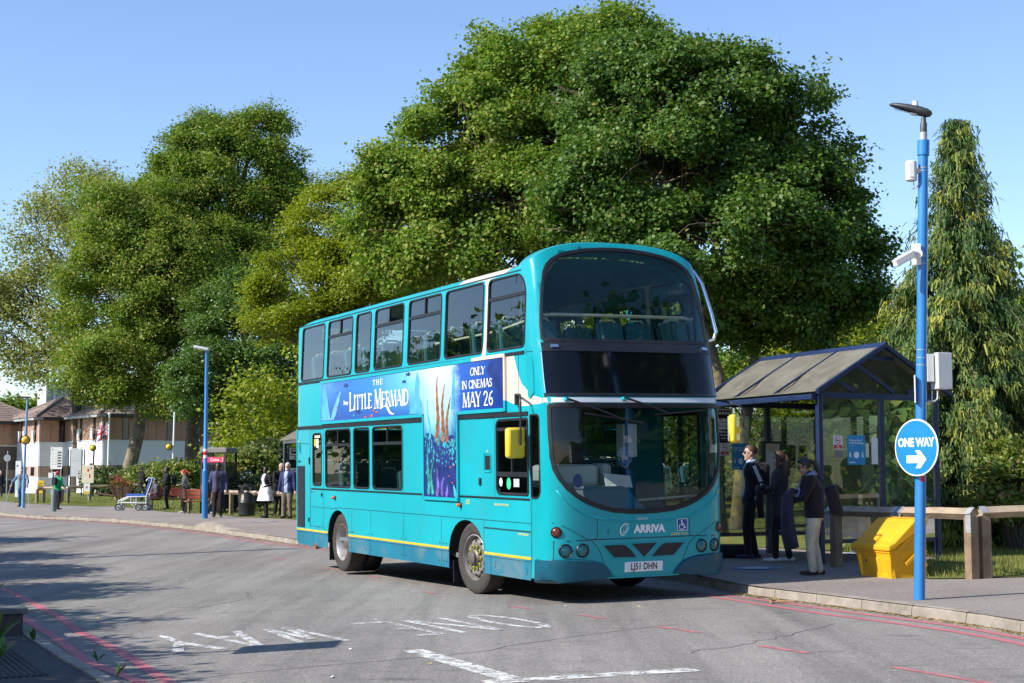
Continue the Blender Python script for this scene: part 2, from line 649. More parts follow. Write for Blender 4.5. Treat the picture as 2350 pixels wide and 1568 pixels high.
def seam(S, P, parent=bus, w_=0.008, m="seam_dark", name="panel_seam", h=0.0025):
 """thin dark strip standing for the joint between body panels, along a polyline"""
 o = None
 mb = MB()
 for p, q in zip(P[:-1], P[1:]):
  k = max(1, int(Vector((q[0] - p[0], q[1] - p[1])).length / 0.15))
  d = Vector((q[0] - p[0], q[1] - p[1])).normalized()
  nn = Vector((-d.y, d.x)) * w_ / 2
  vs_ = []
  for i in range(k + 1):
   t = i / k
   a, b = p[0] + (q[0] - p[0]) * t, p[1] + (q[1] - p[1]) * t
   vs_ += [on(S, a - nn.x, b - nn.y, h), on(S, a + nn.x, b + nn.y, h)]
  fs_ = [(2 * i, 2 * i + 2, 2 * i + 3, 2 * i + 1) for i in range(k)]
  if OUTW[S] < 0:
   fs_ = [tuple(reversed(f)) for f in fs_]
  mb.add(vs_, fs_)
 return mb.build(name, m, parent)
def patch(name, S, P, m, off=0.004, grid=None, parent=bus, thick=0.0):
 """a piece of print or trim lying on the skin"""
 Q, F = cdt(P, (), grid)
 mb = MB()
 if OUTW[S] < 0:
  F = [tuple(reversed(f)) for f in F]
 mb.add([on(S, a, b, off) for a, b in Q], F)
 if thick:
  n = len(P)
  vs_ = [on(S, a, b, off) for a, b in P] + [on(S, a, b, off - thick) for a, b in inset(P, -thick * 0.4)]
  f2 = [(i, i + n, (i + 1) % n + n, (i + 1) % n) for i in range(n)]
  if OUTW[S] < 0:
   f2 = [tuple(reversed(f)) for f in f2]
  mb.add(vs_, f2)
 return mb.build(name, m, parent, smooth=40, weld=True)
def wmark(name, S, s, a, b, size, m, bold=0.0, sx=1.0, off=0.006, parent=bus, flip=1, align='CENTER'):
 """lettering on the skin, centred at (a, b)"""
 v, f = text_mesh(s, size, bold, sx, align)
 mb = MB()
 mb.add([on(S, a + x * flip, b + y, off) for x, y in v], f if OUTW[S] > 0 else [tuple(reversed(q)) for q in f])
 return mb.build(name, m, parent)
# --- window outlines on the driver's side (u, height)
WT, WB_ = 4.085, 3.13
UP = [(-7.29, -6.04, None), (-5.885, -4.64, 'h'), (-4.50, -3.79, None), (-3.64, -2.41, 'o'), (-2.235, -0.985, 'h'), (-0.865, 0.425, None), (0.545, 1.675, 'b')]
LO = [(-6.63, -6.14, 'd'), (-5.955, -4.69, 'h'), (-4.56, -3.82, None), (-3.70, -2.43, 'o')]
win_up = []
for i, (a, b, k) in enumerate(UP):
 win_up.append(rrect(a, WB_, b, WT, (0.09, 0.09, 0.30 if k == 'b' else 0.09, 0.09), 6))
win_lo = []
for a, b, k in LO:
 win_lo.append(rrect(a, 1.305 if k != 'd' else 1.32, b, 2.275 if k != 'd' else 2.225, 0.09, 6))
cab = rrect(0.805, 1.31, 1.745, 2.275, (0.11, 0.06, 0.05, 0.11), 6)
def arch(c, r, top, base=0.26, n=14):
 pts = []
 for k in range(n + 1):
  a = pi * k / n
  pts.append((c + r * cos(a), 0.48 + (top - 0.48) * sin(a) ** 0.85))
 return [(c + r, base)] + pts + [(c - r, base)]
arch_r = arch(-5.32, 0.51, 0.945)
arch_f = arch(-0.165, 0.575, 0.965)
def side_outline(w0, w1, rear=-7.52, zz=None):
 P = [(rear, w0 + 0.06), (rear + 0.1, w0)]
 for ar in (arch_r, arch_f):
  pts = list(reversed(ar))
  P += [(pts[0][0], w0)] + pts[1:-1] + [(pts[-1][0], w0)]
 P += [(u_corner(w0) , w0)]
 for w in (0.65, 1.25, 1.9, 2.45, 2.6, 3.1, 3.4, 3.85, 3.95, w1):
  P.append((u_corner(w), w))
 P += [(rear + 0.06, w1), (rear, w1 - 0.1)]
 return P
cream = [(-0.48, 4.2), (-0.50, 4.115), (0.43, 4.09), (0.47, 4.0), (0.45, 3.3), (0.40, 3.11), (0.18, 3.05), (1.36, 3.05), (1.44, 2.88), (1.56, 2.70), (1.8, 2.56), (1.95, 2.45), (1.8, 2.41), (1.5, 2.42), (1.3, 2.455), (1.13, 2.50), (1.12, 3.05),
         (0.50, 3.06), (0.535, 3.3), (0.53, 3.95), (0.60, 4.09), (1.02, 4.11), (1.08, 4.2)]
skirt = [(-8, 0.1), (2.5, 0.1), (2.5, 0.548), (-8, 0.548)]
skin("side_panel", off_side, side_outline(0.30, 4.11), [inset(p, 0.012) for p in win_up + win_lo + [cab]], ["teal_paint", "cream_paint", "skirt_blue"], [(cream, 1), (skirt, 2)])
# kerb side: same windows, two doorways
door_f = rrect(0.75, 0.38, 1.70, 2.35, 0.05, 3)
near_win = win_up + [rrect(a, 1.305, b, 2.275, 0.09, 5) for a, b in ((-7.0, -5.75), (-5.6, -4.4), (-4.25, -3.05), (-2.9, -1.7), (-1.55, -0.35))]
skin("side_panel", near_side, side_outline(0.30, 4.11), [inset(p, 0.012) for p in near_win] + [door_f], ["teal_paint", "cream_paint", "skirt_blue"], [(cream, 1), (skirt, 2)])
for p in near_win:
 w = gasket(near_side, p, name="window")
 patch("pane", near_side, inset(p, 0.03), "bus_glass", -0.01, parent=w)
dr = gasket(near_side, door_f, 0.05, 0.01, name="entrance_door")
patch("pane", near_side, inset(door_f, 0.045), "screen_glass", -0.02, parent=dr)
bar(near_side, (1.22, 0.4), (1.22, 2.33), 0.07, 0.012, "door_edge", parent=dr)
# --- windows, driver's side
for P, (a, b, k) in list(zip(win_up, UP)) + list(zip(win_lo, LO)):
 upper = P in win_up
 top = WT if upper else 2.275
 bot = WB_ if upper else 1.305
 w = gasket(off_side, P, name="window")
 if k in ('h', 'o', 'b'):
  hb = 3.815 if upper else 2.01
  bar(off_side, (a + 0.03, hb), (b - 0.03, hb), 0.045, 0.008, "hopper_rail", parent=w)
  mid = (a + b) / 2
  low = [p for p in inset(P, 0.03) if p[1] < hb - 0.01] + [(b - 0.03, hb - 0.01), (a + 0.03, hb - 0.01)]
  low = sorted(low, key=lambda p: atan2(p[1] - (bot + hb) / 2, p[0] - mid))
  patch("pane", off_side, low, "bus_glass" if upper else "cab_glass", -0.01, parent=w)
  hi = [p for p in inset(P, 0.03) if p[1] > hb + 0.01] + [(b - 0.03, hb + 0.01), (a + 0.03, hb + 0.01)]
  hi = sorted(hi, key=lambda p: atan2(p[1] - (top + hb) / 2, p[0] - mid))
  if k == 'b':
   patch("pane", off_side, hi, "bus_glass", -0.01, parent=w)
  else:
   bar(off_side, (mid, hb), (mid, top - 0.03), 0.035, 0.004, "hopper_post", parent=w)
   lo_half = [(mid if p[0] > mid else p[0], p[1]) for p in hi]
   hi_half = [(mid if p[0] < mid else p[0], p[1]) for p in hi]
   def clean(Q):
    out = []
    for p in Q:
     if not out or (abs(p[0] - out[-1][0]) + abs(p[1] - out[-1][1])) > 1e-4:
      out.append(p)
    return out
   L = [(a + 0.035, hb + 0.01), (mid, hb + 0.01), (mid, top - 0.03), (a + 0.09, top - 0.03), (a + 0.035, top - 0.09)]
   R = [(mid, hb + 0.01), (b - 0.035, hb + 0.01), (b - 0.035, top - 0.09), (b - 0.09, top - 0.03), (mid, top - 0.03)]
   g = "bus_glass" if upper else "cab_glass"
   if k == 'o' and upper:
    patch("pane", off_side, L, g, -0.01, parent=w)
    patch("pane", off_side, [(p[0] - 0.56, p[1]) for p in R], g, -0.03, parent=w)
   elif k == 'o':
    patch("pane", off_side, R, g, -0.01, parent=w)
    patch("pane", off_side, [(p[0] + 0.52, p[1]) for p in L], g, -0.03, parent=w)
   else:
    patch("pane", off_side, L, g, -0.01, parent=w)
    patch("pane", off_side, R, g, -0.014, parent=w)
 else:
  patch("pane", off_side, inset(P, 0.03), "bus_glass" if upper else "cab_glass", -0.01, parent=w)
 if k == 'd':
  patch("sticker", off_side, [(-6.56, 2.0), (-6.46, 2.0), (-6.46, 2.12), (-6.56, 2.12)], "yellow_paint", -0.004, parent=w)
  patch("sticker", off_side, [(-6.44, 1.97), (-6.33, 1.97), (-6.33, 2.12), (-6.44, 2.12)], "paper_white", -0.004, parent=w)
  patch("sticker", off_side, [(-6.54, 2.14), (-6.25, 2.14), (-6.25, 2.18), (-6.54, 2.18)], "cream_paint", -0.004, parent=w)
# driver's cab window
w = gasket(off_side, cab, 0.04, 0.014, name="cab_window")
bar(off_side, (0.83, 2.14), (1.73, 2.14), 0.04, 0.01, "window_rail", parent=w)
bar(off_side, (0.83, 1.575), (1.73, 1.575), 0.06, 0.012, "window_rail", "black_trim", parent=w)
bar(off_side, (1.27, 1.59), (1.27, 2.13), 0.03, 0.008, "window_post", parent=w)
patch("pane", off_side, inset(cab, 0.035), "cab_glass", -0.01, parent=w)
def disc(a, b, ra, rb, n=16):
 return [(a + ra * cos(2 * pi * k / n), b + rb * sin(2 * pi * k / n)) for k in range(n)]
patch("sticker", off_side, disc(0.93, 1.475, 0.045, 0.055), "paper_white", -0.004, parent=w)
patch("sticker", off_side, disc(1.16, 1.46, 0.062, 0.075), "green_sticker", -0.004, parent=w)
patch("sticker", off_side, [(1.30, 1.42), (1.46, 1.42), (1.46, 1.52), (1.30, 1.52)], "interior_pale", -0.004, parent=w)
# --- the front
ws_half = [(0, 1.083), (.2, 1.088), (.42, 1.108), (.6, 1.15), (.77, 1.213), (.925, 1.30), (1.04, 1.395), (1.13, 1.52), (1.178, 1.63), (1.2, 1.78), (1.208, 2.05), (1.205, 2.40), (1.185, 2.43)]
ws = ws_half[:] + [(-y, w) for y, w in reversed(ws_half[1:])]
uw_half = [(0, 3.17), (.4, 3.17), (.8, 3.17), (1.16, 3.172), (1.19, 3.21), (1.187, 3.4), (1.168, 3.6), (1.145, 3.78), (1.115, 3.93), (1.085, 4.06), (1.03, 4.16), (.95, 4.235), (.84, 4.295), (.67, 4.345), (.45, 4.385), (.2, 4.408), (0, 4.414)]
uw = uw_half[:] + [(-y, w) for y, w in reversed(uw_half[1:-1])]
def dense(P, step=0.09):
 out = []
 n = len(P)
 for i in range(n):
  a, b = P[i], P[(i + 1) % n]
  k = max(1, int(math.hypot(b[0] - a[0], b[1] - a[1]) / step))
  for j in range(k):
   out.append((a[0] + (b[0] - a[0]) * j / k, a[1] + (b[1] - a[1]) * j / k))
 return out
def ccw(P):
 a = sum(P[i][0] * P[(i + 1) % len(P)][1] - P[(i + 1) % len(P)][0] * P[i][1] for i in range(len(P)))
 return P if a > 0 else list(reversed(P))
ws_s = ccw(fy(dense(ws)))
uw_s = ccw(fy(dense(uw)))
def rim(y):
 return 4.10 + 0.365 * max(0.0, 1 - min(abs(y) / 1.25, 1) ** 3) ** 0.625
front_out = [(-SW, 0.33), (SW, 0.33)]
front_out = [(s, 0.33) for s in np.linspace(-SW, SW, 30)]
front_out += [(SW, w) for w in (0.5, 0.8, 1.2, 1.6, 2.0, 2.4, 2.8, 3.2, 3.6, 3.95)]
top_ = []
for y in [-1.2495, -1.245, -1.235, -1.215, -1.18, -1.13, -1.07, -1.0, -.92, -.83, -.73, -.6, -.45, -.3, -.15, 0]:
 top_.append((s_of(y, rim(y)), rim(y)))
top_ = [(-SW, 4.10)] + top_
front_out += [(-s, w) for s, w in top_] + list(reversed(top_[:-1]))
front_out += [(-SW, w) for w in (3.95, 3.6, 3.2, 2.8, 2.4, 2.0, 1.6, 1.2, 0.8, 0.5)]
quarter = ccw(rrect(-SW + 0.012, 1.29, -SW + 0.245, 2.30, (0.03, 0.10, 0.06, 0.02), 4))
quarter_n = [(-a, b) for a, b in reversed(quarter)]
# cream flash runs round the corner and the white band under the dark panel
flash = [(-2, 2.41), (-SW + 0.3, 2.43), (-1.3, 2.435), (-1.3, 2.49), (-SW + 0.2, 2.52), (-SW - 0.1, 2.57), (-2, 2.7)]
front_o = skin("front_panel", fs, front_out, [inset(ws_s, 0.015), inset(uw_s, 0.015), quarter, quarter_n], ["front_teal", "cream_paint"], [(flash, 1)], grid=(0.055, 0.07), smooth=180)
w = gasket(fs, ws_s, 0.062, 0.012, name="windscreen", inner=-0.015)
patch("pane", fs, inset(ws_s, 0.055), "screen_glass", -0.008, grid=(0.09, 0.12), parent=w)
w = gasket(fs, uw_s, 0.055, 0.012, name="upper_windscreen", inner=-0.015)
patch("pane", fs, inset(uw_s, 0.05), "screen_glass", -0.008, grid=(0.09, 0.12), parent=w)
for Q in (quarter, quarter_n):
 w = gasket(fs, inset(Q, -0.012), 0.03, 0.008, name="quarter_window", inner=-0.015)
 patch("pane", fs, inset(Q, 0.012), "cab_glass", -0.008, grid=(0.06, 0.12), parent=w)
def strip(name, m, w0, w1, y0, off, n=24, th=0.0, parent=bus):
 P = [(s_of(y, w0), w0) for y in np.linspace(-y0, y0, n)] + [(s_of(y, w1), w1) for y in np.linspace(y0, -y0, n)]
 return patch(name, fs, P, m, off, parent=parent, thick=th)
dp = strip("destination_panel", "black_gloss", 2.545, 3.055, 1.205, 0.014, th=0.014)
strip("dark_band", "black_trim", 3.06, 3.165, 1.19, 0.022, th=0.02)
strip("panel_edge", "black_trim", 2.515, 2.545, 1.21, 0.02, th=0.02)
strip("white_band", "grey_white", 2.438, 2.492, 1.222, 0.012, th=0.012)
for y in (1.06, -1.06):
 patch("catch", fs, fy([(y - .045, 3.095), (y - .045, 3.13), (y + .045, 3.13), (y + .045, 3.095)])[::-1], "chrome", 0.034, thick=0.012)
for y in (-1.2, 1.2):
 seam(fs, fy([(y, 2.55), (y, 3.05)]), w_=0.012, m="chrome", name="panel_trim", h=0.016)
# crease below the windscreen
crease = [(1.18, 1.50), (1.139, 1.39), (1.07, 1.29), (.976, 1.20), (.83, 1.115), (.665, 1.055), (.5, 1.022), (.307, 1.003), (0, 0.996)]
crease = crease + [(-y, w) for y, w in reversed(crease[:-1])]
mb = MB()
mb.tube([on(fs, *p, 0.001) for p in fy([q for q in dense(crease, 0.07) if q[1] < 1.499])], 0.011, 6)
mb.build("front_crease", "front_teal", bus, smooth=180)
seam(fs, fy([(1.249, 1.008), (1.178, 1.004), (1.08, .97), (.985, .919), (.87, .855), (.757, .797)]))
seam(fs, fy([(-1.249, 1.008), (-1.178, 1.004), (-1.08, .97), (-.985, .919), (-.87, .855), (-.757, .797)]))
seam(fs, fy([(1.249, .775), (1.17, .783), (.70, .797), (-.70, .797), (-1.17, .783), (-1.249, .775)]), w_=0.012)
for q in (1, -1):
 seam(fs, fy([(q * 1.17, .783), (q * 1.169, .57)]))
 seam(fs, fy([(q * .70, .797), (q * .646, .82), (q * .646, 1.045)]))
 seam(fs, fy([(q * .72, .79), (q * .64, .70), (q * .60, .635), (q * .549, .50), (q * 0.52, .42)]))
seam(fs, fy([(.50, .92), (.50, .86)]), w_=0.012)
# corner seams between the front moulding and the side
for q in (-1, 1):
 seam(fs, [(q * (SW - 0.006), 0.34), (q * (SW - 0.006), 1.28)], w_=0.012)
 seam(fs, [(q * (SW - 0.35), 3.06), (q * (SW - 0.005), 3.075)], w_=0.01)
# bumper corners
for q in (1, -1):
 P = [(1.2495, .30), (1.2495, .555), (1.18, .563), (1.0, .563), (.82, .552), (.695, .534), (.60, .508), (.53, .470), (.47, .41), (.44, .36), (.60, .335), (.85, .318), (1.1, .305)]
 P = ccw(fy([(y * q, w_) for y, w_ in dense(P, 0.12)]))
 patch("bumper_corner", fs, P, "bumper_blue", 0.035, grid=(0.08, 0.08), thick=0.05)
strip("bumper_underlip", "front_teal", 0.325, 0.345, 0.5, 0.01)
# lower grilles (three openings)
gl1 = [(.575, .73), (.55, .70), (.421, .571), (.115, .563), (.10, .572), (.185, .665), (.245, .712), (.30, .73)]
gl2 = [(.182, .735), (.175, .72), (.02, .575), (0, .565), (-.02, .575), (-.175, .72), (-.182, .737)]
for P in (gl1, gl2, [(-y, w_) for y, w_ in gl1]):
 g = patch("grille", fs, ccw(fy(P)), "mesh_grille", -0.0, grid=None)
 for v_ in g.data.vertices:
  v_.co.x += 0.004
 mb = MB()
 Q = ccw(fy(P))
 mb.tube([on(fs, *p, 0.003) for p in Q] + [on(fs, *Q[0], 0.003)], 0.008, 5, cap=False)
 mb.build("grille_rim", "front_teal", g, smooth=180)
def lens(name, y, w_, r, kind):
 s_ = s_of(-y, w_)
 c = on(fs, s_, w_, 0.0)
 n = skin_n(fs, s_, w_)
 R = n.to_track_quat('Z', 'Y').to_matrix()
 mb = MB()
 if kind == 'head':
  mb.lathe([(r * 1.22, -0.03), (r * 1.22, 0.004), (r * 1.12, 0.012), (r * 1.02, 0.006), (r, -0.02)], c, R, 28)
  o = mb.build(name, "black_trim", bus, smooth=60)
  mb = MB()
  mb.lathe([(r, -0.012), (r * 0.95, -0.03), (r * 0.6, -0.06), (0.02, -0.075), (0.0001, -0.075)], c, R, 24)
  mb.lathe([(0.022, -0.075), (0.02, -0.03), (0.0001, -0.025)], c, R, 12)
  mb.build("reflector", "lamp_mirror", o, smooth=60)
  mb = MB()
  mb.lathe([(r, 0.0), (r * 0.8, 0.012), (r * 0.4, 0.02), (0.0001, 0.022)], c, R, 24)
  mb.build("lens", "lens_glass", o, smooth=180)
  return o
 mb.lathe([(r * 1.12, -0.02), (r * 1.12, 0.006), (r, 0.012), (r * 0.95, 0.004)], c, R, 24)
 o = mb.build(name, "black_trim", bus, smooth=60)
 mb = MB()
 mb.lathe([(r * 0.97, -0.01), (r * 0.9, 0.012), (r * 0.5, 0.024), (0.0001, 0.028)], c, R, 24)
 mb.build("lens", "amber_dark", o, smooth=180)
 return o
for y in (1.046, .838, -1.046, -.83):
 lens("headlight", y, 0.672, 0.07, 'head')
for y in (1.145, -1.13):
 lens("indicator", y, 0.893, 0.06, 'ind')
# number plate, badges and lettering on the front
Pp = fy([(.262, .395), (-.262, .395), (-.262, .508), (.262, .508)])
pl = patch("number_plate", fs, ccw(Pp), "plate_white", 0.012, thick=0.014)
wmark("plate_text", fs, "LJ51 DHN", 0.0, 0.452, 0.112, "text_black", 0.0026, 0.78, 0.0135, pl)
wmark("fleet_name", fs, "ARRIVA", s_of(0.072, .9), 0.902, 0.128, "white_print", 0.006, 0.96, 0.006)
mb = MB()
for (r0, r1, a0, a1, tilt) in ((0.078, 0.064, 40, 300, 0), (0.054, 0.044, -150, 110, 0), (0.033, 0.024, -160, 60, 0)):
 n_ = 26
 vs_ = []
 for k in range(n_ + 1):
  a = radians(a0 + (a1 - a0) * k / n_)
  tt = max(0.0, sin(pi * k / n_)) ** 0.6
  ri = r0 - (r0 - r1) * tt
  for r_ in (r0, ri):
   vs_.append(on(fs, s_of(-0.272, .902) + r_ * cos(a) * 0.85 + r_ * sin(a) * 0.25, 0.905 + r_ * sin(a) * 0.95, 0.006))
 mb.add(vs_, [(2 * k, 2 * k + 2, 2 * k + 3, 2 * k + 1) for k in range(n_)])
o = mb.build("fleet_emblem", "white_print", bus)
wmark("maker_badge", fs, "VOLVO", s_of(-0.028, 1.03), 1.028, 0.036, "grey_white", 0.001, 1.25, 0.006)
P = fy([(-.466, .866), (-.466, 1.012), (-.615, 1.012), (-.615, .866)])
bd = patch("access_badge", fs, ccw(P), "white_print", 0.005)
patch("badge_field", fs, inset(ccw(P), 0.007), "badge_blue", 0.0065, parent=bd)
# wheelchair figure
cx_, cz_ = s_of(0.541, .94), 0.935
mb = MB()
def sstroke(pts, w_):
 for p, q in zip(pts[:-1], pts[1:]):
  d = Vector((q[0] - p[0], q[1] - p[1])).normalized()
  nn = Vector((-d.y, d.x)) * w_ / 2
  e = d * w_ * 0.25
  mb.add([on(fs, cx_ + a, cz_ + b, 0.008) for a, b in ((p[0] - e.x + nn.x, p[1] - e.y + nn.y), (p[0] - e.x - nn.x, p[1] - e.y - nn.y), (q[0] + e.x - nn.x, q[1] + e.y - nn.y), (q[0] + e.x + nn.x, q[1] + e.y + nn.y))], [(0, 1, 2, 3)])
mb.add([on(fs, cx_ - 0.012 + 0.011 * cos(a), cz_ + 0.052 + 0.011 * sin(a), 0.008) for a in np.linspace(0, 2 * pi, 12, endpoint=False)], [tuple(range(12))])
sstroke([(-0.012, 0.038), (-0.008, 0.0), (0.022, 0.0), (0.035, -0.035), (0.047, -0.03)], 0.011)
sstroke([(-0.01, 0.022), (0.016, 0.02)], 0.009)
sstroke([(-0.012 + 0.033 * cos(a), -0.022 + 0.033 * sin(a)) for a in np.linspace(radians(120), radians(350), 14)], 0.009)
mb.build("badge_figure", "white_print", bd)
wmark("screen_wash_text", fs, "SCREEN WASH", s_of(0.5, .83), 0.829, 0.036, "letter_gold", 0.0006, 1.0, 0.005)
wmark("fleet_number", fs, "6127", s_of(1.13, 1.33), 1.33, 0.06, "letter_gold", 0.001, 0.7, 0.006)
# wipers hang from spindles on the white band
for (y0, pts, bl) in ((1.007, [(1.007, 2.47), (.66, 2.36), (.354, 2.255)], [(.79, 2.30), (.35, 2.245), (.0, 2.18)]), (.244, [(.244, 2.48), (-.053, 2.405), (-.35, 2.31)], [(-.17, 2.285), (-.45, 2.305), (-.97, 2.345)])):
 mb = MB()
 mb.tube([on(fs, *p, 0.05) for p in fy(pts)], [0.016, 0.012, 0.009], 6)
 w = mb.build("wiper", "black_trim", bus, smooth=60)
 mb = MB()
 mb.tube([on(fs, *p, 0.035) for p in fy(bl)], 0.011, 6)
 mb.build("blade", "rubber", w, smooth=60)
 mb = MB()
 c = on(fs, *fy([pts[0]])[0], 0.0)
 mb.tube([c, c + Vector((0.06, 0, 0.0))], [0.03, 0.02], 10)
 mb.build("spindle", "front_teal", w, smooth=60)
# sticker column inside the windscreen
patch("windscreen_sticker", fs, disc(s_of(-.89, 1.5), 1.50, 0.062, 0.085), "badge_blue", -0.014)
patch("windscreen_sticker", fs, ccw(fy([(.93, 1.41), (.81, 1.405), (.81, 1.435), (.93, 1.44)])), "paper_white", -0.014)
patch("windscreen_sticker", fs, ccw(fy([(.935, 1.29), (.80, 1.275), (.83, 1.39), (.915, 1.395)])), "paper_white", -0.014)
# --- roof
mb = MB()
us = [-7.46, -7.40, -7.30, -7.1, -6, -4, -2, 0, 1.38]
ts = np.linspace(-1, 1, 25)
def roof_z(t, crown):
 return 4.11 + crown * max(0.0, 1 - abs(t) ** 2.6) ** 0.6
vs_ = []
for i, u in enumerate(us):
 k = (0.0, 0.55, 0.85, 1.0)[i] if i < 4 else 1.0
 for t in ts:
  vs_.append((u, t * hw(4.11) * (0.985 if i == 0 else 1), 4.11 + (roof_z(t, 0.20) - 4.11) * k))
n_ = len(ts)
mb.add(vs_, [(i * n_ + j, (i + 1) * n_ + j, (i + 1) * n_ + j + 1, i * n_ + j + 1) for i in range(len(us) - 1) for j in range(n_ - 1)])
roof = mb.build("roof", "teal_paint", bus, smooth=70)
# cream saddle on the roof side
mb = MB()
vs_ = []
for u in (-0.46, 0.3, 1.03):
 for t in ts[:9]:
  uu = u + (0.05 if u > 0.5 else -0.03) * (t + 1) * 2
  vs_.append((uu, t * hw(4.11) - 0.002, roof_z(t, 0.20) + 0.004))
mb.add(vs_, [(i * 9 + j, (i + 1) * 9 + j, (i + 1) * 9 + j + 1, i * 9 + j + 1) for i in range(2) for j in range(8)])
mb.build("cream_saddle", "cream_paint", roof, smooth=70)
# front dome
mb = MB()
rows = []
ys = np.array([-1.2499, -1.245, -1.235, -1.215, -1.18, -1.13, -1.07, -1.0, -.92, -.83, -.73, -.6, -.45, -.3, -.15, 0, .15, .3, .45, .6, .73, .83, .92, 1.0, 1.07, 1.13, 1.18, 1.215, 1.235, 1.245, 1.2499])
for t in np.linspace(0, 1, 9):
 row = []
 for y in ys:
  z1 = rim(y)
  p = fs(s_of(y, z1), z1)
  tt = y / 1.25
  z0 = 4.105 + 0.355 * max(0.0, 1 - abs(tt) ** 3) ** 0.625
  a = t * pi / 2
  uu = 1.36 + (p.x - 1.36) * max(0.0, sin(a)) ** 0.9
  zz = z1 + (z0 + 0.03 * (1 - abs(tt) ** 4) - z1) * cos(a)
  yy = p.y * sin(a) + tt * hw(4.11) * (1 - sin(a))
  row.append((uu, yy, zz))
 rows.append(row)
mb.add([p for r in rows for p in r], [(i * 31 + j, (i + 1) * 31 + j, (i + 1) * 31 + j + 1, i * 31 + j + 1) for i in range(8) for j in range(30)])
k0 = rows[0]
mb.add(list(k0) + [(p[0], p[1], p[2] - 0.16) for p in k0], [(j, j + 1, j + 32, j + 31) for j in range(30)])
mb.build("roof_dome", "front_teal", bus, smooth=60)
bar(off_side, (-7.44, 4.112), (1.5, 4.112), 0.014, 0.008, "gutter", "seam_dark", k=10)
# --- rear
mb = MB()
mb.prism([(-7.52, -1.25, 0.36), (-7.52, 1.25, 0.36), (-7.52, 1.25, 2.3), (-7.52, -1.25, 2.3)], (-0.05, 0, 0))
mb.box((-7.5, 0, 2.75), (0.06, 2.44, 0.7))
mb.box((-7.48, -1.0, 3.6), (0.06, 0.42, 1.02))
mb.box((-7.48, 1.0, 3.6), (0.06, 0.42, 1.02))
mb.build("rear_panel", "teal_paint", bus, bevel=0.03)
mb = MB()
mb.box((-7.5, 0, 3.62), (0.02, 1.6, 1.0))
mb.build("rear_window", "bus_glass", bus)
mb = MB()
mb.box((-7.57, -1.12, 1.35), (0.03, 0.11, 0.2))
mb.build("tail_light", "paper_red", bus, bevel=0.01)
# --- rub strips, seams, stripe on the driver's side
bar(off_side, (-7.5, 3.105), (1.66, 3.075), 0.035, 0.016, "rub_strip", k=8)
bar(off_side, (-7.5, 2.325), (-1.62, 2.325), 0.05, 0.016, "rub_strip", k=6)
bar(off_side, (-0.385, 2.325), (1.74, 2.32), 0.05, 0.016, "rub_strip", k=6)
bar(off_side, (-6.70, 1.275), (-1.62, 1.275), 0.02, 0.012, "rub_strip", k=6)
bar(off_side, (-0.38, 1.275), (1.76, 1.275), 0.02, 0.012, "rub_strip", k=6)
for a, b in ((-7.5, -5.83), (-4.81, -0.74), (0.41, 1.78)):
 bar(off_side, (a, 0.562), (b, 0.562), 0.03, 0.006, "yellow_stripe", "yellow_paint", k=4, deep=0.002)
 bar(off_side, (a, 0.535), (b, 0.535), 0.02, 0.009, "skirt_lip", "skirt_blue", k=4, deep=0.002)
seam(off_side, [(-6.72, 0.968), (-5.37, 0.968)])
seam(off_side, [(-5.37, 0.985), (0.41, 0.985), (1.78, 0.985)])
for u in (-5.375, -4.65, -3.80, -2.41, -1.0, 0.41):
 seam(off_side, [(u, 0.985), (u, 0.31 if u > -4.7 else 0.95)])
seam(off_side, [(-6.76, 2.28), (-6.05, 2.28), (-6.06, 0.64), (-6.76, 0.64), (-6.76, 2.28)])
seam(off_side, [(-7.45, 2.06), (-6.77, 2.04), (-6.77, 0.6)])
seam(off_side, [(-7.44, 2.06), (-7.44, 0.6)])
seam(off_side, [(-6.6, 0.52), (-6.6, 0.3)])
seam(off_side, [(0.18, 2.29), (0.76, 2.29), (0.76, 1.30)])
seam(off_side, [(1.49, 3.05), (1.49, 2.33)])
seam(off_side, [(-2.405, 2.29), (-2.405, 1.3)], w_=0.006)
seam(off_side, [(0.41, 0.885), (1.77, 0.882)], w_=0.02)
seam(off_side, [(0.62, 0.53), (0.62, 0.31)])
# louvred radiator grille by the rear corner
g = patch("radiator_grille", off_side, [(-7.47, 0.60), (-7.06, 0.60), (-7.06, 1.66), (-7.47, 1.66)], "mesh_grille", 0.008, thick=0.01)
mb = MB()
for k in range(30):
 z = 0.62 + k * 0.0352
 p0, p1 = off_side(-7.46, z), off_side(-7.07, z)
 mb.hexa([p0 + Vector((0, -0.008, 0)), p1 + Vector((0, -0.008, 0)), p1 + Vector((0, -0.02, -0.004)), p0 + Vector((0, -0.02, -0.004)),
             p0 + Vector((0, -0.008, 0.016)), p1 + Vector((0, -0.008, 0.016)), p1 + Vector((0, -0.018, 0.006)), p0 + Vector((0, -0.018, 0.006))])
mb.build("louvres", "black_trim", g, kind="stuff")
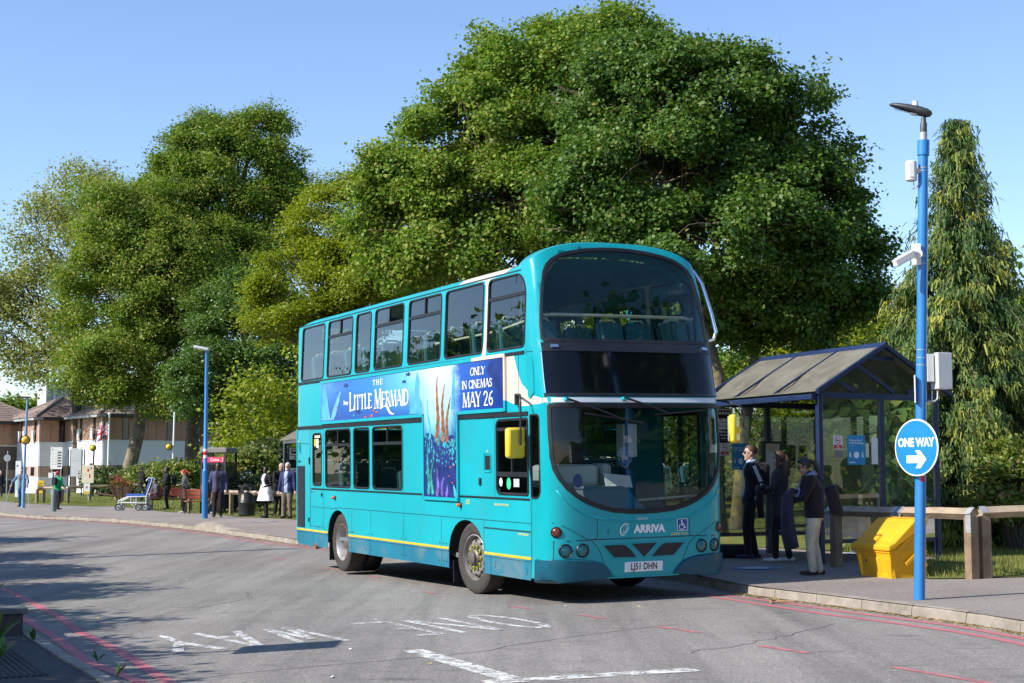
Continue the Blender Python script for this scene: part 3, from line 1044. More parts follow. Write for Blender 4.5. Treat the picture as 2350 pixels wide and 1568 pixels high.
# small fittings
for (u, z) in ((-5.45, 1.145), (-0.32, 1.155)):
 mb = MB()
 p = off_side(u, z)
 mb.lathe([(0.034, 0), (0.036, 0.016), (0.024, 0.018)], p, Matrix.Rotation(pi / 2, 3, 'X'), 14)
 o = mb.build("side_repeater", "rubber", bus, smooth=50)
 mb = MB()
 mb.lathe([(0.026, 0.016), (0.021, 0.06), (0.013, 0.066), (0.0001, 0.067)], p, Matrix.Rotation(pi / 2, 3, 'X'), 14)
 mb.build("lens", "amber", o, smooth=50)
for (u, z, du, dz, m_) in ((-6.13, 1.18, .022, .06, "black_trim"), (-6.83, 0.74, .022, .07, "black_trim"), (-6.13, 1.9, .02, .05, "black_trim"), (-6.8, 1.75, .02, .12, "black_trim"), (-6.68, 1.225, .06, .025, "chrome"), (-7.36, 1.74, .045, .03, "rubber"), (0.32, 1.475, .04, .095, "rubber")):
 mb = MB()
 mb.box(off_side(u, z) + Vector((0, -0.008, 0)), (du * 1.6, 0.02, dz))
 mb.build("panel_catch", m_, bus, bevel=0.004)
# fuel filler pocket and rear air inlet
for (u, z, du, dz) in ((0.545, 1.72, 0.105, 0.12), (-7.33, 1.98, 0.05, 0.10)):
 mb = MB()
 P = disc(u, z, du * 0.55, dz, 18) if u < 0 else rrect(u - du, z - dz, u + du, z + dz, 0.02, 3)
 mb.tube([on(off_side, *p, 0.004) for p in P] + [on(off_side, *P[0], 0.004)], 0.007, 5, cap=False)
 o = mb.build("filler_pocket", "teal_paint", bus, smooth=180)
 patch("pocket_recess", off_side, inset(rrect(u - du, z - dz, u + du, z + dz, 0.02, 3), 0.03) if u > 0 else inset(P, 0.008), "rubber", 0.004, parent=o)
wmark("fleet_number", off_side, "6127", -0.09, 1.20, 0.085, "letter_gold", 0.001, 0.7, 0.004)
wmark("panel_text", off_side, "ISOLATOR SWITCH IN CAB", 0.95, 1.19, 0.036, "letter_gold", 0.0006, 0.95, 0.004)
wmark("panel_text", off_side, "BATTERY UNDER FLAP", 1.57, 0.845, 0.033, "letter_gold", 0.0006, 0.85, 0.004)
wmark("panel_text", off_side, "FUEL", 0.545, 1.865, 0.03, "letter_gold", 0.0006, 0.95, 0.004)
wmark("panel_text", off_side, "OIL", -7.42, 2.09, 0.05, "letter_gold", 0.0006, 0.95, 0.004)
for u, z in ((0.66, 0.40), (1.57, 0.37)):
 o = patch("skirt_catch", off_side, rrect(u, z, u + 0.1, z + 0.09, 0.01, 2), "skirt_blue", 0.006, thick=0.006)
mb = MB()
for u in (-4.72, -4.58, -3.9, -3.72, -2.49, -2.32, -1.06, -0.92, -0.82, -4.6, -6.0, -6.3):
 for z in (0.62,):
  mb.lathe([(0.011, 0), (0.009, 0.006), (0.0001, 0.007)], off_side(u, z), Matrix.Rotation(pi / 2, 3, 'X'), 8)
for u in (-4.72, -4.0, -3.72, -2.49, -2.32, -1.06, -0.92, -0.82):
 mb.lathe([(0.011, 0), (0.009, 0.006), (0.0001, 0.007)], off_side(u, 0.38), Matrix.Rotation(pi / 2, 3, 'X'), 8)
mb.build("panel_screws", "rubber", bus, kind="stuff")
# raised capsule on the corner below the upper deck
P = [(-SW + 0.02, 2.52), (-SW + 0.06, 2.50), (-SW + 0.17, 2.56), (-SW + 0.19, 2.66), (-SW + 0.19, 2.95), (-SW + 0.16, 3.01), (-SW + 0.03, 3.02), (-SW + 0.015, 2.9)]
patch("corner_capsule", fs, ccw(dense(P, 0.06)), "front_teal", 0.016, grid=(0.05, 0.08), thick=0.016)
# --- wheel arches, wheels
for ar in (arch_r, arch_f):
 for S, q in ((off_side, 1), (near_side, -1)):
  mb = MB()
  pts = ar[1:-1]
  n_ = len(pts)
  mb.add([(a, -q * (1.235), b) for a, b in pts] + [(a, -q * 0.62, b) for a, b in pts], [(i, i + 1, i + 1 + n_, i + n_) for i in range(n_ - 1)])
  mb.add([(ar[1][0], -q * 0.62, 0.3), (ar[-2][0], -q * 0.62, 0.3), (ar[-2][0], -q * 0.62, 0.98), (ar[1][0], -q * 0.62, 0.98)], [(0, 1, 2, 3)])
  mb.build("wheel_arch", "underside", bus)
mb = MB()
mb.box((-2.9, 0, 0.42), (9.1, 1.2, 0.2))
mb.box((-6.6, 0, 0.62), (1.6, 2.2, 0.5))
mb.box((1.3, 0, 0.4), (1.4, 2.2, 0.12))
mb.box((-2.7, 0.0, 0.36), (3.9, 2.4, 0.08))
mb.build("chassis", "underside", bus)
mb = MB()
mb.tube([(-6.42, -1.15, 0.33), (-6.42, -1.28, 0.30)], [0.05, 0.05], 10)
mb.build("exhaust_pipe", "rust_lip", bus, smooth=50)
def wheel(u, side, front, steer=0.0):
 q = -1 if side == 'off' else 1
 t = bpy.data.objects.new("wheel", None)
 COL.objects.link(t)
 t.parent = bus
 zc = 0.474 + PB * u
 t.location = (u, q * 1.085, zc)
 t.rotation_euler = (0, 0, steer)
 R = Matrix.Rotation(pi / 2 * (1 if q < 0 else -1), 3, 'X')      # local Z points outwards
 T = 0.474
 tyre = [(0.30, -0.115), (0.36, -0.135), (0.43, -0.135), (0.462, -0.115), (T, -0.08), (T, 0.08), (0.462, 0.115), (0.43, 0.133), (0.40, 0.136), (0.38, 0.130), (0.36, 0.133), (0.31, 0.122), (0.295, 0.11), (0.295, -0.1)]
 mb = MB()
 mb.lathe(tyre, (0, 0, 0), R, 48, close=True)
 if not front:
  mi_ = MB()
  mi_.lathe([(r, h - 0.32) for r, h in tyre], (0, 0, 0), R, 40, close=True)
  mi_.build("inner_tyre", "rubber", t, smooth=40)  # darker rubber paints in the shade under the bus
 mb.build("tyre", "tyre_rubber" if q < 0 else "rubber", t, smooth=40)  # kerb-side tyres darkened likewise, under-bus shade put into the colour
 mb = MB()
 if front:
  mb.lathe([(0.302, 0.112), (0.29, 0.118), (0.28, 0.10), (0.268, 0.02), (0.262, -0.02)], (0, 0, 0), R, 40)
  mb.lathe([(0.262, -0.03), (0.255, 0.03), (0.245, 0.075), (0.225, 0.098), (0.195, 0.104), (0.165, 0.10), (0.15, 0.092), (0.10, 0.092)], (0, 0, 0), R, 40)
 else:
  mb.lathe([(0.302, 0.112), (0.292, 0.12), (0.28, 0.105), (0.262, 0.05), (0.245, 0.0), (0.24, -0.06), (0.20, -0.075), (0.10, -0.07), (0.1, -0.02), (0.0001, -0.015)], (0, 0, 0), R, 40)
 rim = mb.build("rim", "rim_worn" if front else "rim_silver", t, smooth=35)
 mb = MB()
 mb.lathe([(0.300, 0.110), (0.305, 0.122), (0.294, 0.124)], (0, 0, 0), R, 40)
 mb.build("rim_lip", "rust_lip" if not front else "rim_silver", rim, smooth=180)
 mb = MB()
 if front:
  mb.lathe([(0.115, 0.09), (0.11, 0.125), (0.085, 0.14), (0.08, 0.175), (0.05, 0.185), (0.0001, 0.186)], (0, 0, 0), R, 28)
  mb.build("hub", "hub_metal", rim, smooth=35)
  mb = MB()
  for k in range(10):
   a = 2 * pi * k / 10
   c = R @ Vector((0.145 * cos(a), 0.145 * sin(a), 0.092))
   mb.lathe([(0.021, 0), (0.021, 0.03), (0.012, 0.032), (0.012, 0.05), (0.0001, 0.05)], c, R, 6)
  mb.build("wheel_nuts", "hub_metal", rim)
  mb = MB()
  for k in range(10):
   a = 2 * pi * k / 10
   c = R @ Vector((0.145 * cos(a), 0.145 * sin(a), 0.115))
   mb.lathe([(0.028, 0), (0.028, 0.008), (0.018, 0.009)], c, R, 8)
   c2 = R @ Vector((0.165 * cos(a + 0.1), 0.165 * sin(a + 0.1), 0.122))
   mb.lathe([(0.012, 0), (0.0001, 0.006)], c2, R, 3)
  mb.build("nut_markers", "nut_marker", rim)
  mb = MB()
  for k in range(10):
   a = 2 * pi * (k + 0.5) / 10
   c = R @ Vector((0.222 * cos(a), 0.222 * sin(a), 0.097))
   mb.lathe([(0.0001, 0.006), (0.021, 0.005), (0.022, -0.01)], c, R, 10)
  mb.build("hand_holes", "underside", rim)
 else:
  mb.lathe([(0.16, -0.07), (0.15, 0.02), (0.11, 0.035), (0.10, 0.06), (0.0001, 0.065)], (0, 0, 0), R, 24)
  mb.build("hub", "hub_metal", rim, smooth=35)
 return t
wheel(0.0, 'off', True, radians(5))
wheel(0.0, 'near', True, radians(5))
wheel(-5.25, 'off', False)
wheel(-5.25, 'near', False)
for u in (-0.62, -5.78):
 mb = MB()
 mb.box((u, -1.13, 0.26), (0.02, 0.22, 0.3))
 mb.build("mud_flap", "rubber", bus)
# --- mirrors
def mirror(base, path, c, dims, yaw):
 mb = MB()
 mb.tube(path, 0.013, 8)
 m_ = mb.build("door_mirror", "black_trim", bus, smooth=60)
 mb = MB()
 R = Rz(yaw)
 mb.box(c, dims, R)
 h = mb.build("mirror_housing", "mirror_yellow", m_, smooth=40, bevel=0.035)
 mb = MB()
 mb.box(Vector(c) + R @ Vector((-dims[0] / 2 - 0.003, 0, 0)), (0.01, dims[1] - 0.05, dims[2] - 0.05), R)
 mb.build("mirror_glass", "chrome", m_)
 mb = MB()
 cc = Vector(c) + R @ Vector((dims[0] / 2, dims[1] * 0.26 * (1 if c[1] < 0 else -0.0), -0.02))
 mb.ell(cc, (0.03, 0.045, 0.045), 12, 8)
 mb.build("mirror_boss", "mirror_yellow", m_, smooth=180)
 return m_
mirror(None, [(1.48, -1.24, 2.52), (1.60, -1.32, 2.56), (1.83, -1.40, 2.54), (1.88, -1.42, 2.45), (1.87, -1.42, 1.93)], (1.80, -1.46, 1.96), (0.10, 0.26, 0.37), radians(10))
mirror(None, [(1.95, 1.22, 2.50), (2.15, 1.34, 2.46), (2.35, 1.42, 2.40), (2.37, 1.47, 2.34), (2.36, 1.47, 2.12)], (2.31, 1.36, 2.11), (0.10, 0.22, 0.36), radians(41))
mb = MB()
mb.box((1.47, -1.27, 2.50), (0.05, 0.05, 0.14))
mb.build("mirror_bracket", "rubber", bus, bevel=0.008)
# tree guard hoop on the kerb-side front corner
mb = MB()
mb.tube([(1.55, 1.10, 4.22), (1.70, 1.20, 4.16), (1.78, 1.265, 4.0), (1.93, 1.305, 3.6), (2.0, 1.32, 3.36), (1.98, 1.30, 3.26), (1.93, 1.18, 3.22)], 0.024, 10)
mb.build("branch_guard", "chrome", bus, smooth=180)
# --- interior
mb = MB()
mb.box((-2.85, 0, 2.44), (9.2, 2.38, 0.06))
mb.build("upper_floor", "ceiling_pale", bus)
mb = MB()
mb.box((-2.9, 0, 0.47), (9.1, 2.3, 0.06))
mb.build("lower_floor", "interior_grey", bus)
mb = MB()
mb.box((1.55, -0.6, 0.95), (0.9, 1.15, 0.5))
mb.box((2.0, 0.3, 0.72), (0.4, 1.5, 0.3))
mb.build("dash_cover", "interior_grey", bus, bevel=0.04)
mb = MB()
P = [(2.0, -1.0, 1.15), (2.19, -1.0, 1.18), (2.19, -0.1, 1.18), (2.1, 0.25, 1.12), (1.95, 0.3, 1.1)]
mb.hexa([(1.75, -1.12, 1.0), (2.22, -1.08, 1.06), (2.24, 0.2, 1.06), (1.75, 0.2, 1.0), (1.75, -1.12, 1.42), (2.12, -1.05, 1.42), (2.12, -0.1, 1.42), (1.75, -0.1, 1.42)])
mb.build("dashboard", "skirt_blue", bus, bevel=0.05)
mb = MB()
mb.box((1.62, -0.7, 1.55), (0.35, 0.8, 0.28))
mb.box((1.45, -0.1, 1.35), (0.4, 0.14, 0.7))
mb.build("instrument_binnacle", "interior_pale", bus, bevel=0.06)
mb = MB()
Rw = Ry(radians(-35))
for k in range(28):
 a0, a1 = 2 * pi * k / 28, 2 * pi * (k + 1) / 28
 mb.tube([Vector((1.35, -0.62, 1.55)) + Rw @ Vector((0.23 * cos(a), 0.23 * sin(a), 0)) for a in (a0, a1)], 0.016, 6, cap=False)
mb.tube([(1.35, -0.62, 1.55), (1.5, -0.62, 1.3)], 0.03, 8)
mb.build("steering_wheel", "dash_dark", bus, smooth=180)
mb = MB()
mb.box((0.7, -0.65, 1.05), (0.5, 0.5, 0.14))
mb.box((0.48, -0.65, 1.5), (0.14, 0.5, 0.9))
mb.build("driver_seat", "dash_dark", bus, bevel=0.05)
mb = MB()
mb.box((0.35, -0.45, 1.55), (0.04, 1.4, 1.7))
mb.build("cab_bulkhead", "dash_dark", bus)
mb = MB()
mb.box((1.2, -0.02, 1.1), (1.2, 0.03, 0.8))
mb.build("cab_door", "interior_grey", bus)
mb = MB()
mb.box((1.75, 0.12, 1.98), (0.2, 0.2, 0.42))
mb.build("ticket_unit", "interior_pale", bus, bevel=0.02)
mb = MB()
mb.tube([(1.85, 0.06, 0.55), (1.85, 0.06, 2.4)], 0.022, 10)
mb.build("grab_pole", "pole_blue_dark", bus, smooth=60)
mb = MB()
mb.tube([(1.9, -0.1, 1.22), (1.85, 0.4, 1.24), (1.8, 1.1, 1.27)], 0.018, 8)
mb.tube([(1.75, -0.25, 0.6), (1.75, -0.25, 1.0), (1.75, -0.18, 1.08), (1.75, 0.1, 1.1), (1.75, 0.18, 1.02), (1.75, 0.2, 0.6)], 0.018, 8)
mb.tube([(1.7, 0.55, 1.0), (1.7, 1.1, 1.0)], 0.018, 8)
mb.build("grab_rail", "rail_cream", bus, smooth=60)
mb = MB()
mb.tube([(1.72, -1.12, 3.53), (1.88, -0.9, 3.53), (1.90, 0.9, 3.53), (1.72, 1.12, 3.53)], 0.022, 10)
mb.tube([(1.62, -1.1, 2.5), (1.62, -1.1, 4.2)], 0.02, 8)
mb.tube([(1.55, -0.75, 4.25), (0.7, -0.72, 3.9), (0.6, -0.7, 2.5)], 0.02, 8)
mb.tube([(0.2, -0.5, 4.3), (0.05, -0.5, 3.9), (0.0, -0.5, 2.5)], 0.02, 8)
mb.tube([(1.5, -1.08, 3.5), (0.5, -1.08, 3.42), (-1.5, -1.1, 3.4)], 0.018, 8)
mb.build("grab_rail", "rail_cream", bus, smooth=60)
# paper notice lying on the dashboard
mb = MB()
mb.hexa([(2.0, -0.32, 1.40), (2.02, 0.04, 1.40), (2.01, 0.04, 1.40), (1.99, -0.32, 1.40), (1.90, -0.30, 1.58), (1.92, 0.06, 1.54), (1.91, 0.06, 1.54), (1.89, -0.30, 1.58)])
pn = mb.build("dash_notice", "paper_white", bus)
# seats
seat = MB()
seat.box((0.0, 0, 0.43), (0.42, 0.86, 0.1))
for sy_ in (-0.22, 0.22):
 seat.box((-0.24, sy_, 0.78), (0.08, 0.40, 0.64), Ry(radians(-10)))
first_seat = None
def add_seat(u, y, z):
 global first_seat
 if first_seat is None:
  s_ = seat.build("seat", "seat_fabric", bus, bevel=0.035)
  g = MB()
  for sy_ in (-0.22, 0.22):
   g.tube([(-0.27, sy_ - 0.17, 0.8), (-0.31, sy_ - 0.16, 1.02), (-0.33, sy_ - 0.09, 1.13), (-0.33, sy_ + 0.09, 1.13), (-0.31, sy_ + 0.16, 1.02), (-0.27, sy_ + 0.17, 0.8)], 0.016, 8)
  g.box((-0.29, 0, 0.72), (0.03, 0.84, 0.7), Ry(radians(-10)), 1)
  g.box((0, 0, 0.2), (0.08, 0.08, 0.4), None, 1)
  h = g.build("grab_handle", ["rail_cream", "seat_back"], s_, smooth=50)
  first_seat = (s_, h)
  s_.location = (u, y, z)
  return
 s_ = reuse(first_seat[0], bus)
 s_.location = (u, y, z)
 h = reuse(first_seat[1], s_)
for u in (0.95, 0.1, -0.75, -1.6, -2.45, -3.3, -4.15, -5.0, -5.85, -6.7):
 for y in (-0.72, 0.72):
  add_seat(u, y, 2.47)
for u in (-2.6, -3.5, -4.4, -5.3, -6.2):
 for y in (-0.72, 0.72):
  add_seat(u, y, 0.5 if u > -4 else 0.62)
# ------------------------------------------------------------------ film advert on the side (printed panels in a frame)
def advert_material():
 m, t, out = nodes_of("advert_print")
 b = N(t, "ShaderNodeBsdfPrincipled")
 tc = N(t, "ShaderNodeTexCoord")
 sx = N(t, "ShaderNodeSeparateXYZ")
 t.links.new(tc.outputs["Object"], sx.inputs[0])
 n1 = noise(t, 1.7, 5.0, 0.6, tc.outputs["Object"], 0.8)
 mr = N(t, "ShaderNodeMapRange")
 mr.inputs[1].default_value, mr.inputs[2].default_value = -6.13, 1.11
 t.links.new(sx.outputs[0], mr.inputs[0])
 ad = N(t, "ShaderNodeMath", operation='MULTIPLY_ADD')
 t.links.new(n1.outputs[0], ad.inputs[0])
 ad.inputs[1].default_value = 0.14
 t.links.new(mr.outputs[0], ad.inputs[2])
 sb = N(t, "ShaderNodeMath", operation='SUBTRACT')
 t.links.new(ad.outputs[0], sb.inputs[0])
 sb.inputs[1].default_value = 0.07
 ru = ramp(t, sb.outputs[0], [(0.0, (.04, .24, .62)), (.13, (.02, .14, .52)), (.34, (.03, .22, .62)), (.55, (.14, .5, .78)), (.68, (.62, .84, .88)), (.77, (.5, .78, .88)), (.81, (.03, .12, .48)), (1.0, (.012, .035, .24))])
 m2 = N(t, "ShaderNodeMapRange")
 m2.inputs[1].default_value, m2.inputs[2].default_value = 1.24, 3.05
 t.links.new(sx.outputs[2], m2.inputs[0])
 a2 = N(t, "ShaderNodeMath", operation='MULTIPLY_ADD')
 t.links.new(n1.outputs[0], a2.inputs[0])
 a2.inputs[1].default_value = 0.12
 t.links.new(m2.outputs[0], a2.inputs[2])
 rw = ramp(t, a2.outputs[0], [(0.05, (.03, .05, .26)), (.3, (.015, .03, .2)), (.52, (.05, .32, .5)), (.68, (.55, .82, .86)), (1, (1, 1, 1))])
 c = mixc(t, 1.0, ru.outputs[0], rw.outputs[0], 'MULTIPLY')
 lowr = ramp(t, m2.outputs[0], [(.60, (1, 1, 1)), (.86, (0, 0, 0))])
 left = ramp(t, mr.outputs[0], [(.57, (1, 1, 1)), (.66, (0, 0, 0))])
 f = mixc(t, 1.0, lowr.outputs[0], left.outputs[0], 'MULTIPLY')
 c = mixc(t, f, c, (.01, .06, .36))
 t.links.new(c, b.inputs["Base Color"])
 b.inputs["Roughness"].default_value = 0.25
 b.inputs["Coat Weight"].default_value = 0.3
 t.links.new(b.outputs[0], out.inputs[0])
advert_material()
pmat("ad_navy", (0.012, 0.028, 0.16), 0.3, var=0.3, vs_=4)
pmat("ad_teal", (0.04, 0.36, 0.42), 0.3, var=0.7, vs_=9)
pmat("ad_cyan", (0.07, 0.34, 0.66), 0.3, var=0.3, vs_=6)
pmat("ad_pale", (0.14, 0.40, 0.72), 0.3, var=0.35, vs_=9)
pmat("ad_russet", (0.30, 0.09, 0.035), 0.3, var=0.6, vs_=8)
pmat("ad_sand", (0.55, 0.30, 0.2), 0.3, var=0.3, vs_=8)
pmat("ad_violet", (0.18, 0.12, 0.45), 0.3, var=0.6, vs_=9)
pmat("ad_orange", (0.55, 0.1, 0.03), 0.3, var=0.3, vs_=9)
pmat("ad_green", (0.03, 0.30, 0.25), 0.3, var=0.6, vs_=8)
advert = bpy.data.objects.new("advert", None)
COL.objects.link(advert)
advert.parent = bus
for a, b in ((-6.125, -4.655), (-4.645, -3.125), (-3.115, -1.56)):
 patch("advert_panel", off_side, [(a, 2.405), (b, 2.405), (b, 3.045), (a, 3.045)], "advert_print", 0.022, parent=advert, thick=0.02)
patch("advert_panel", off_side, [(-1.55, 1.245), (-0.395, 1.245), (-0.395, 3.05), (-1.55, 3.05)], "advert_print", 0.022, parent=advert, thick=0.02)
patch("advert_panel", off_side, [(-0.385, 2.405), (1.105, 2.405), (1.105, 3.05), (-0.385, 3.05)], "advert_print", 0.022, parent=advert, thick=0.02)
AD = 0.0245
def frame_bar(p, q, m_="teal_paint"):
 bar(off_side, p, q, 0.045, 0.032, "advert_frame", m_, parent=advert, k=4, deep=0.0)
frame_bar((-6.13, 2.385), (-1.58, 2.385))
frame_bar((-6.13, 3.065), (0.13, 3.07))
frame_bar((0.13, 3.07), (1.12, 3.07), "cream_paint")
frame_bar((1.125, 3.09), (1.125, 2.5), "cream_paint")
frame_bar((1.125, 2.5), (1.125, 2.365))
frame_bar((-0.36, 2.385), (1.12, 2.385))
frame_bar((-1.575, 2.37), (-1.575, 1.21))
frame_bar((-0.37, 2.37), (-0.37, 1.21))
frame_bar((-1.59, 1.225), (-0.35, 1.225))
def print_shape(name, P, m_, off):
 patch(name, off_side, ccw(P), m_, off, parent=advert)
# rock with coral, weeds and fish (plain underwater picture)
rock = [(-1.545, 1.25), (-0.40, 1.25), (-0.40, 2.02), (-0.55, 2.10), (-0.8, 2.06), (-1.05, 2.0), (-1.3, 2.14), (-1.545, 2.12)]
print_shape("print_rock", rock, "ad_navy", AD)
rg = random.Random(4)
mb = MB()
for k in range(150):
 u = rg.uniform(-1.54, -0.41)
 z = 2.13 - 0.30 * abs(rg.gauss(0, 0.6)) - 0.05 * (1 + sin(u * 9))
 r = rg.uniform(0.008, 0.026)
 if z > 1.5:
  mb.add([on(off_side, min(max(u + r * cos(a), -1.545), -0.4), z + r * sin(a) * 1.1, AD + 0.001) for a in np.linspace(0, 2 * pi, 6, endpoint=False)], [tuple(range(6))])
mb.build("print_coral", "ad_teal", advert, kind="stuff")
# fronds of russet, green and violet weed swaying from the rock
def frond(pts, w_, m_, off):
 L, R = [], []
 n_ = len(pts)
 for i, p in enumerate(pts):
  a, b = Vector(pts[max(0, i - 1)]), Vector(pts[min(n_ - 1, i + 1)])
  d = (b - a).normalized()
  k = w_ * (1 - (i / (n_ - 1)) ** 2 * 0.85)
  k *= 1.25 if i % 2 else 0.8
  L.append((p[0] - d.y * k, p[1] + d.x * k))
  R.append((p[0] + d.y * k, p[1] - d.x * k))
 print_shape("print_weed", L + R[::-1], m_, off)
def sway(u, z0, z1, amp, ph, lean):
 return [(u + amp * sin(ph + 5.0 * t) + lean * t, z0 + (z1 - z0) * t) for t in np.linspace(0, 1, 15)]
frond(sway(-1.12, 2.0, 2.93, .05, 0.3, .12), .06, "ad_russet", AD + .0005)
frond(sway(-0.92, 2.0, 2.80, .05, 1.2, .14), .055, "ad_russet", AD + .001)
frond(sway(-0.74, 2.0, 2.62, .04, 2.2, .12), .045, "ad_russet", AD + .0015)
frond(sway(-1.36, 2.05, 2.62, .04, 0.8, -.02), .03, "ad_teal", AD + .0008)
frond(sway(-1.42, 1.28, 1.95, .04, 0.8, .05), .045, "ad_green", AD + .001)
frond(sway(-1.28, 1.28, 1.78, .05, 2.0, .06), .04, "ad_green", AD + .0014)
frond(sway(-1.12, 1.27, 1.62, .04, 0.2, .1), .045, "ad_violet", AD + .001)
frond(sway(-0.95, 1.27, 1.52, .03, 1.4, .12), .04, "ad_violet", AD + .0014)
frond(sway(-0.78, 1.27, 1.42, .02, 0.4, .1), .035, "ad_violet", AD + .0018)
frond(sway(-0.47, 1.26, 1.42, .02, 0.4, -.01), .045, "ad_teal", AD + .001)
# pale spires and dark shells at the ends
for P, m_ in (([(-6.1, 2.42), (-6.06, 2.7), (-5.95, 2.98), (-5.88, 3.03), (-5.8, 2.9), (-5.72, 2.65), (-5.6, 2.42)], "ad_cyan"), ([(-5.62, 2.42), (-5.45, 2.62), (-5.2, 2.83), (-5.06, 2.9), (-5.15, 2.74), (-5.35, 2.5), (-5.45, 2.42)], "ad_pale"),
              ([(-2.1, 2.42), (-2.05, 2.58), (-1.88, 2.68), (-1.86, 2.9), (-1.78, 3.03), (-1.70, 2.9), (-1.72, 2.66), (-1.62, 2.56), (-1.6, 2.42)], "ad_cyan"),
              ([(0.58, 2.9), (0.7, 3.0), (0.9, 3.035), (1.08, 3.03), (1.09, 2.6), (0.98, 2.56), (0.9, 2.66), (0.8, 2.72), (0.72, 2.82)], "ad_navy"),
              ([(-0.58, 2.45), (-.5, 2.95), (-.46, 3.0), (-.43, 2.7), (-.44, 2.45)], "ad_cyan")):
 print_shape("print_reef", P, m_, AD)
for (u, z, L, m_) in ((-4.27, 2.52, .11, "ad_navy"), (-4.46, 2.465, .05, "ad_green"), (-3.56, 2.52, .05, "ad_orange"), (-3.42, 2.49, .06, "ad_orange"), (-3.67, 2.44, .07, "ad_orange"), (-3.94, 2.43, .06, "ad_orange"), (-2.29, 2.90, .08, "ad_navy"), (-2.13, 3.0, .09, "ad_navy"), (-4.84, 2.96, .11, "ad_navy"), (-0.62, 1.66, .035, "ad_orange"), (-0.66, 1.54, .03, "ad_orange"), (-0.48, 1.69, .03, "ad_orange"), (-0.55, 1.45, .03, "ad_orange")):
 print_shape("print_fish", [(u + L, z), (u + L * .3, z + L * .35), (u - L * .5, z + L * .12), (u - L, z + L * .35), (u - L * .85, z), (u - L, z - L * .35), (u - L * .5, z - L * .12), (u + L * .3, z - L * .35)], m_, AD + 0.001)
# serif lettering drawn stroke by stroke: (points, heavy?) in a unit-high cell, and the width
GL = {
 'T': ([([(.4, 0), (.4, .97)], 1), ([(.02, .97), (.78, .97)], 0), ([(.03, .97), (.03, .80)], 0), ([(.77, .97), (.77, .80)], 0)], .8),
 'H': ([([(.12, 0), (.12, 1)], 1), ([(.68, 0), (.68, 1)], 1), ([(.12, .52), (.68, .52)], 0)], .8),
 'E': ([([(.12, 0), (.12, 1)], 1), ([(.05, .97), (.58, .97)], 0), ([(.05, .03), (.62, .03)], 0), ([(.12, .52), (.48, .52)], 0), ([(.57, .97), (.57, .82)], 0), ([(.61, .03), (.61, .2)], 0)], .68),
 'L': ([([(.12, 0), (.12, 1)], 1), ([(.05, .03), (.6, .03)], 0), ([(.6, .03), (.6, .22)], 0)], .64),
 'I': ([([(.14, 0), (.14, 1)], 1)], .28),
 'M': ([([(.08, 0), (.14, 1)], 0), ([(.16, 1), (.46, .05)], 1), ([(.46, .05), (.78, 1)], 0), ([(.80, 1), (.86, 0)], 1)], .98),
 'R': ([([(.12, 0), (.12, 1)], 1), ([(.12, .97), (.38, .97), (.54, .9), (.58, .76), (.53, .6), (.38, .53), (.12, .53)], 0), ([(.34, .53), (.68, 0)], 1)], .72),
 'A': ([([(.06, 0), (.38, 1)], 0), ([(.38, 1), (.72, 0)], 1), ([(.18, .34), (.60, .34)], 0)], .78),
 'D': ([([(.12, 0), (.12, 1)], 1), ([(.12, .97), (.42, .95), (.62, .8), (.68, .5), (.62, .2), (.42, .05), (.12, .03)], .5)], .8),
 'O': ([([(.4 + .34 * cos(a), .5 + .49 * sin(a)) for a in np.linspace(0, 2 * pi, 17)], .6)], .8),
 'N': ([([(.1, 0), (.1, 1)], 0), ([(.1, .97), (.68, .03)], 1), ([(.68, 0), (.68, 1)], 0)], .8),
 'Y': ([([(.05, 1), (.36, .48)], 1), ([(.36, .48), (.68, 1)], 0), ([(.36, .5), (.36, 0)], 1)], .7),
 'C': ([([(.66, .8), (.52, .96), (.36, .98), (.18, .86), (.1, .5), (.18, .14), (.36, .02), (.54, .06), (.67, .22)], .6)], .72),
 'S': ([([(.5, .8), (.4, .96), (.22, .96), (.1, .8), (.16, .62), (.42, .44), (.52, .26), (.42, .06), (.22, .03), (.08, .2)], .6)], .6),
 '2': ([([(.08, .76), (.16, .94), (.34, .98), (.5, .86), (.48, .64), (.1, .04), (.56, .04)], .5)], .64),
 '6': ([([(.5, .95), (.26, .8), (.11, .5), (.11, .25), (.26, .04), (.44, .05), (.54, .26), (.46, .48), (.28, .5), (.12, .36)], .5)], .64),
 ' ': ([], .34),
}
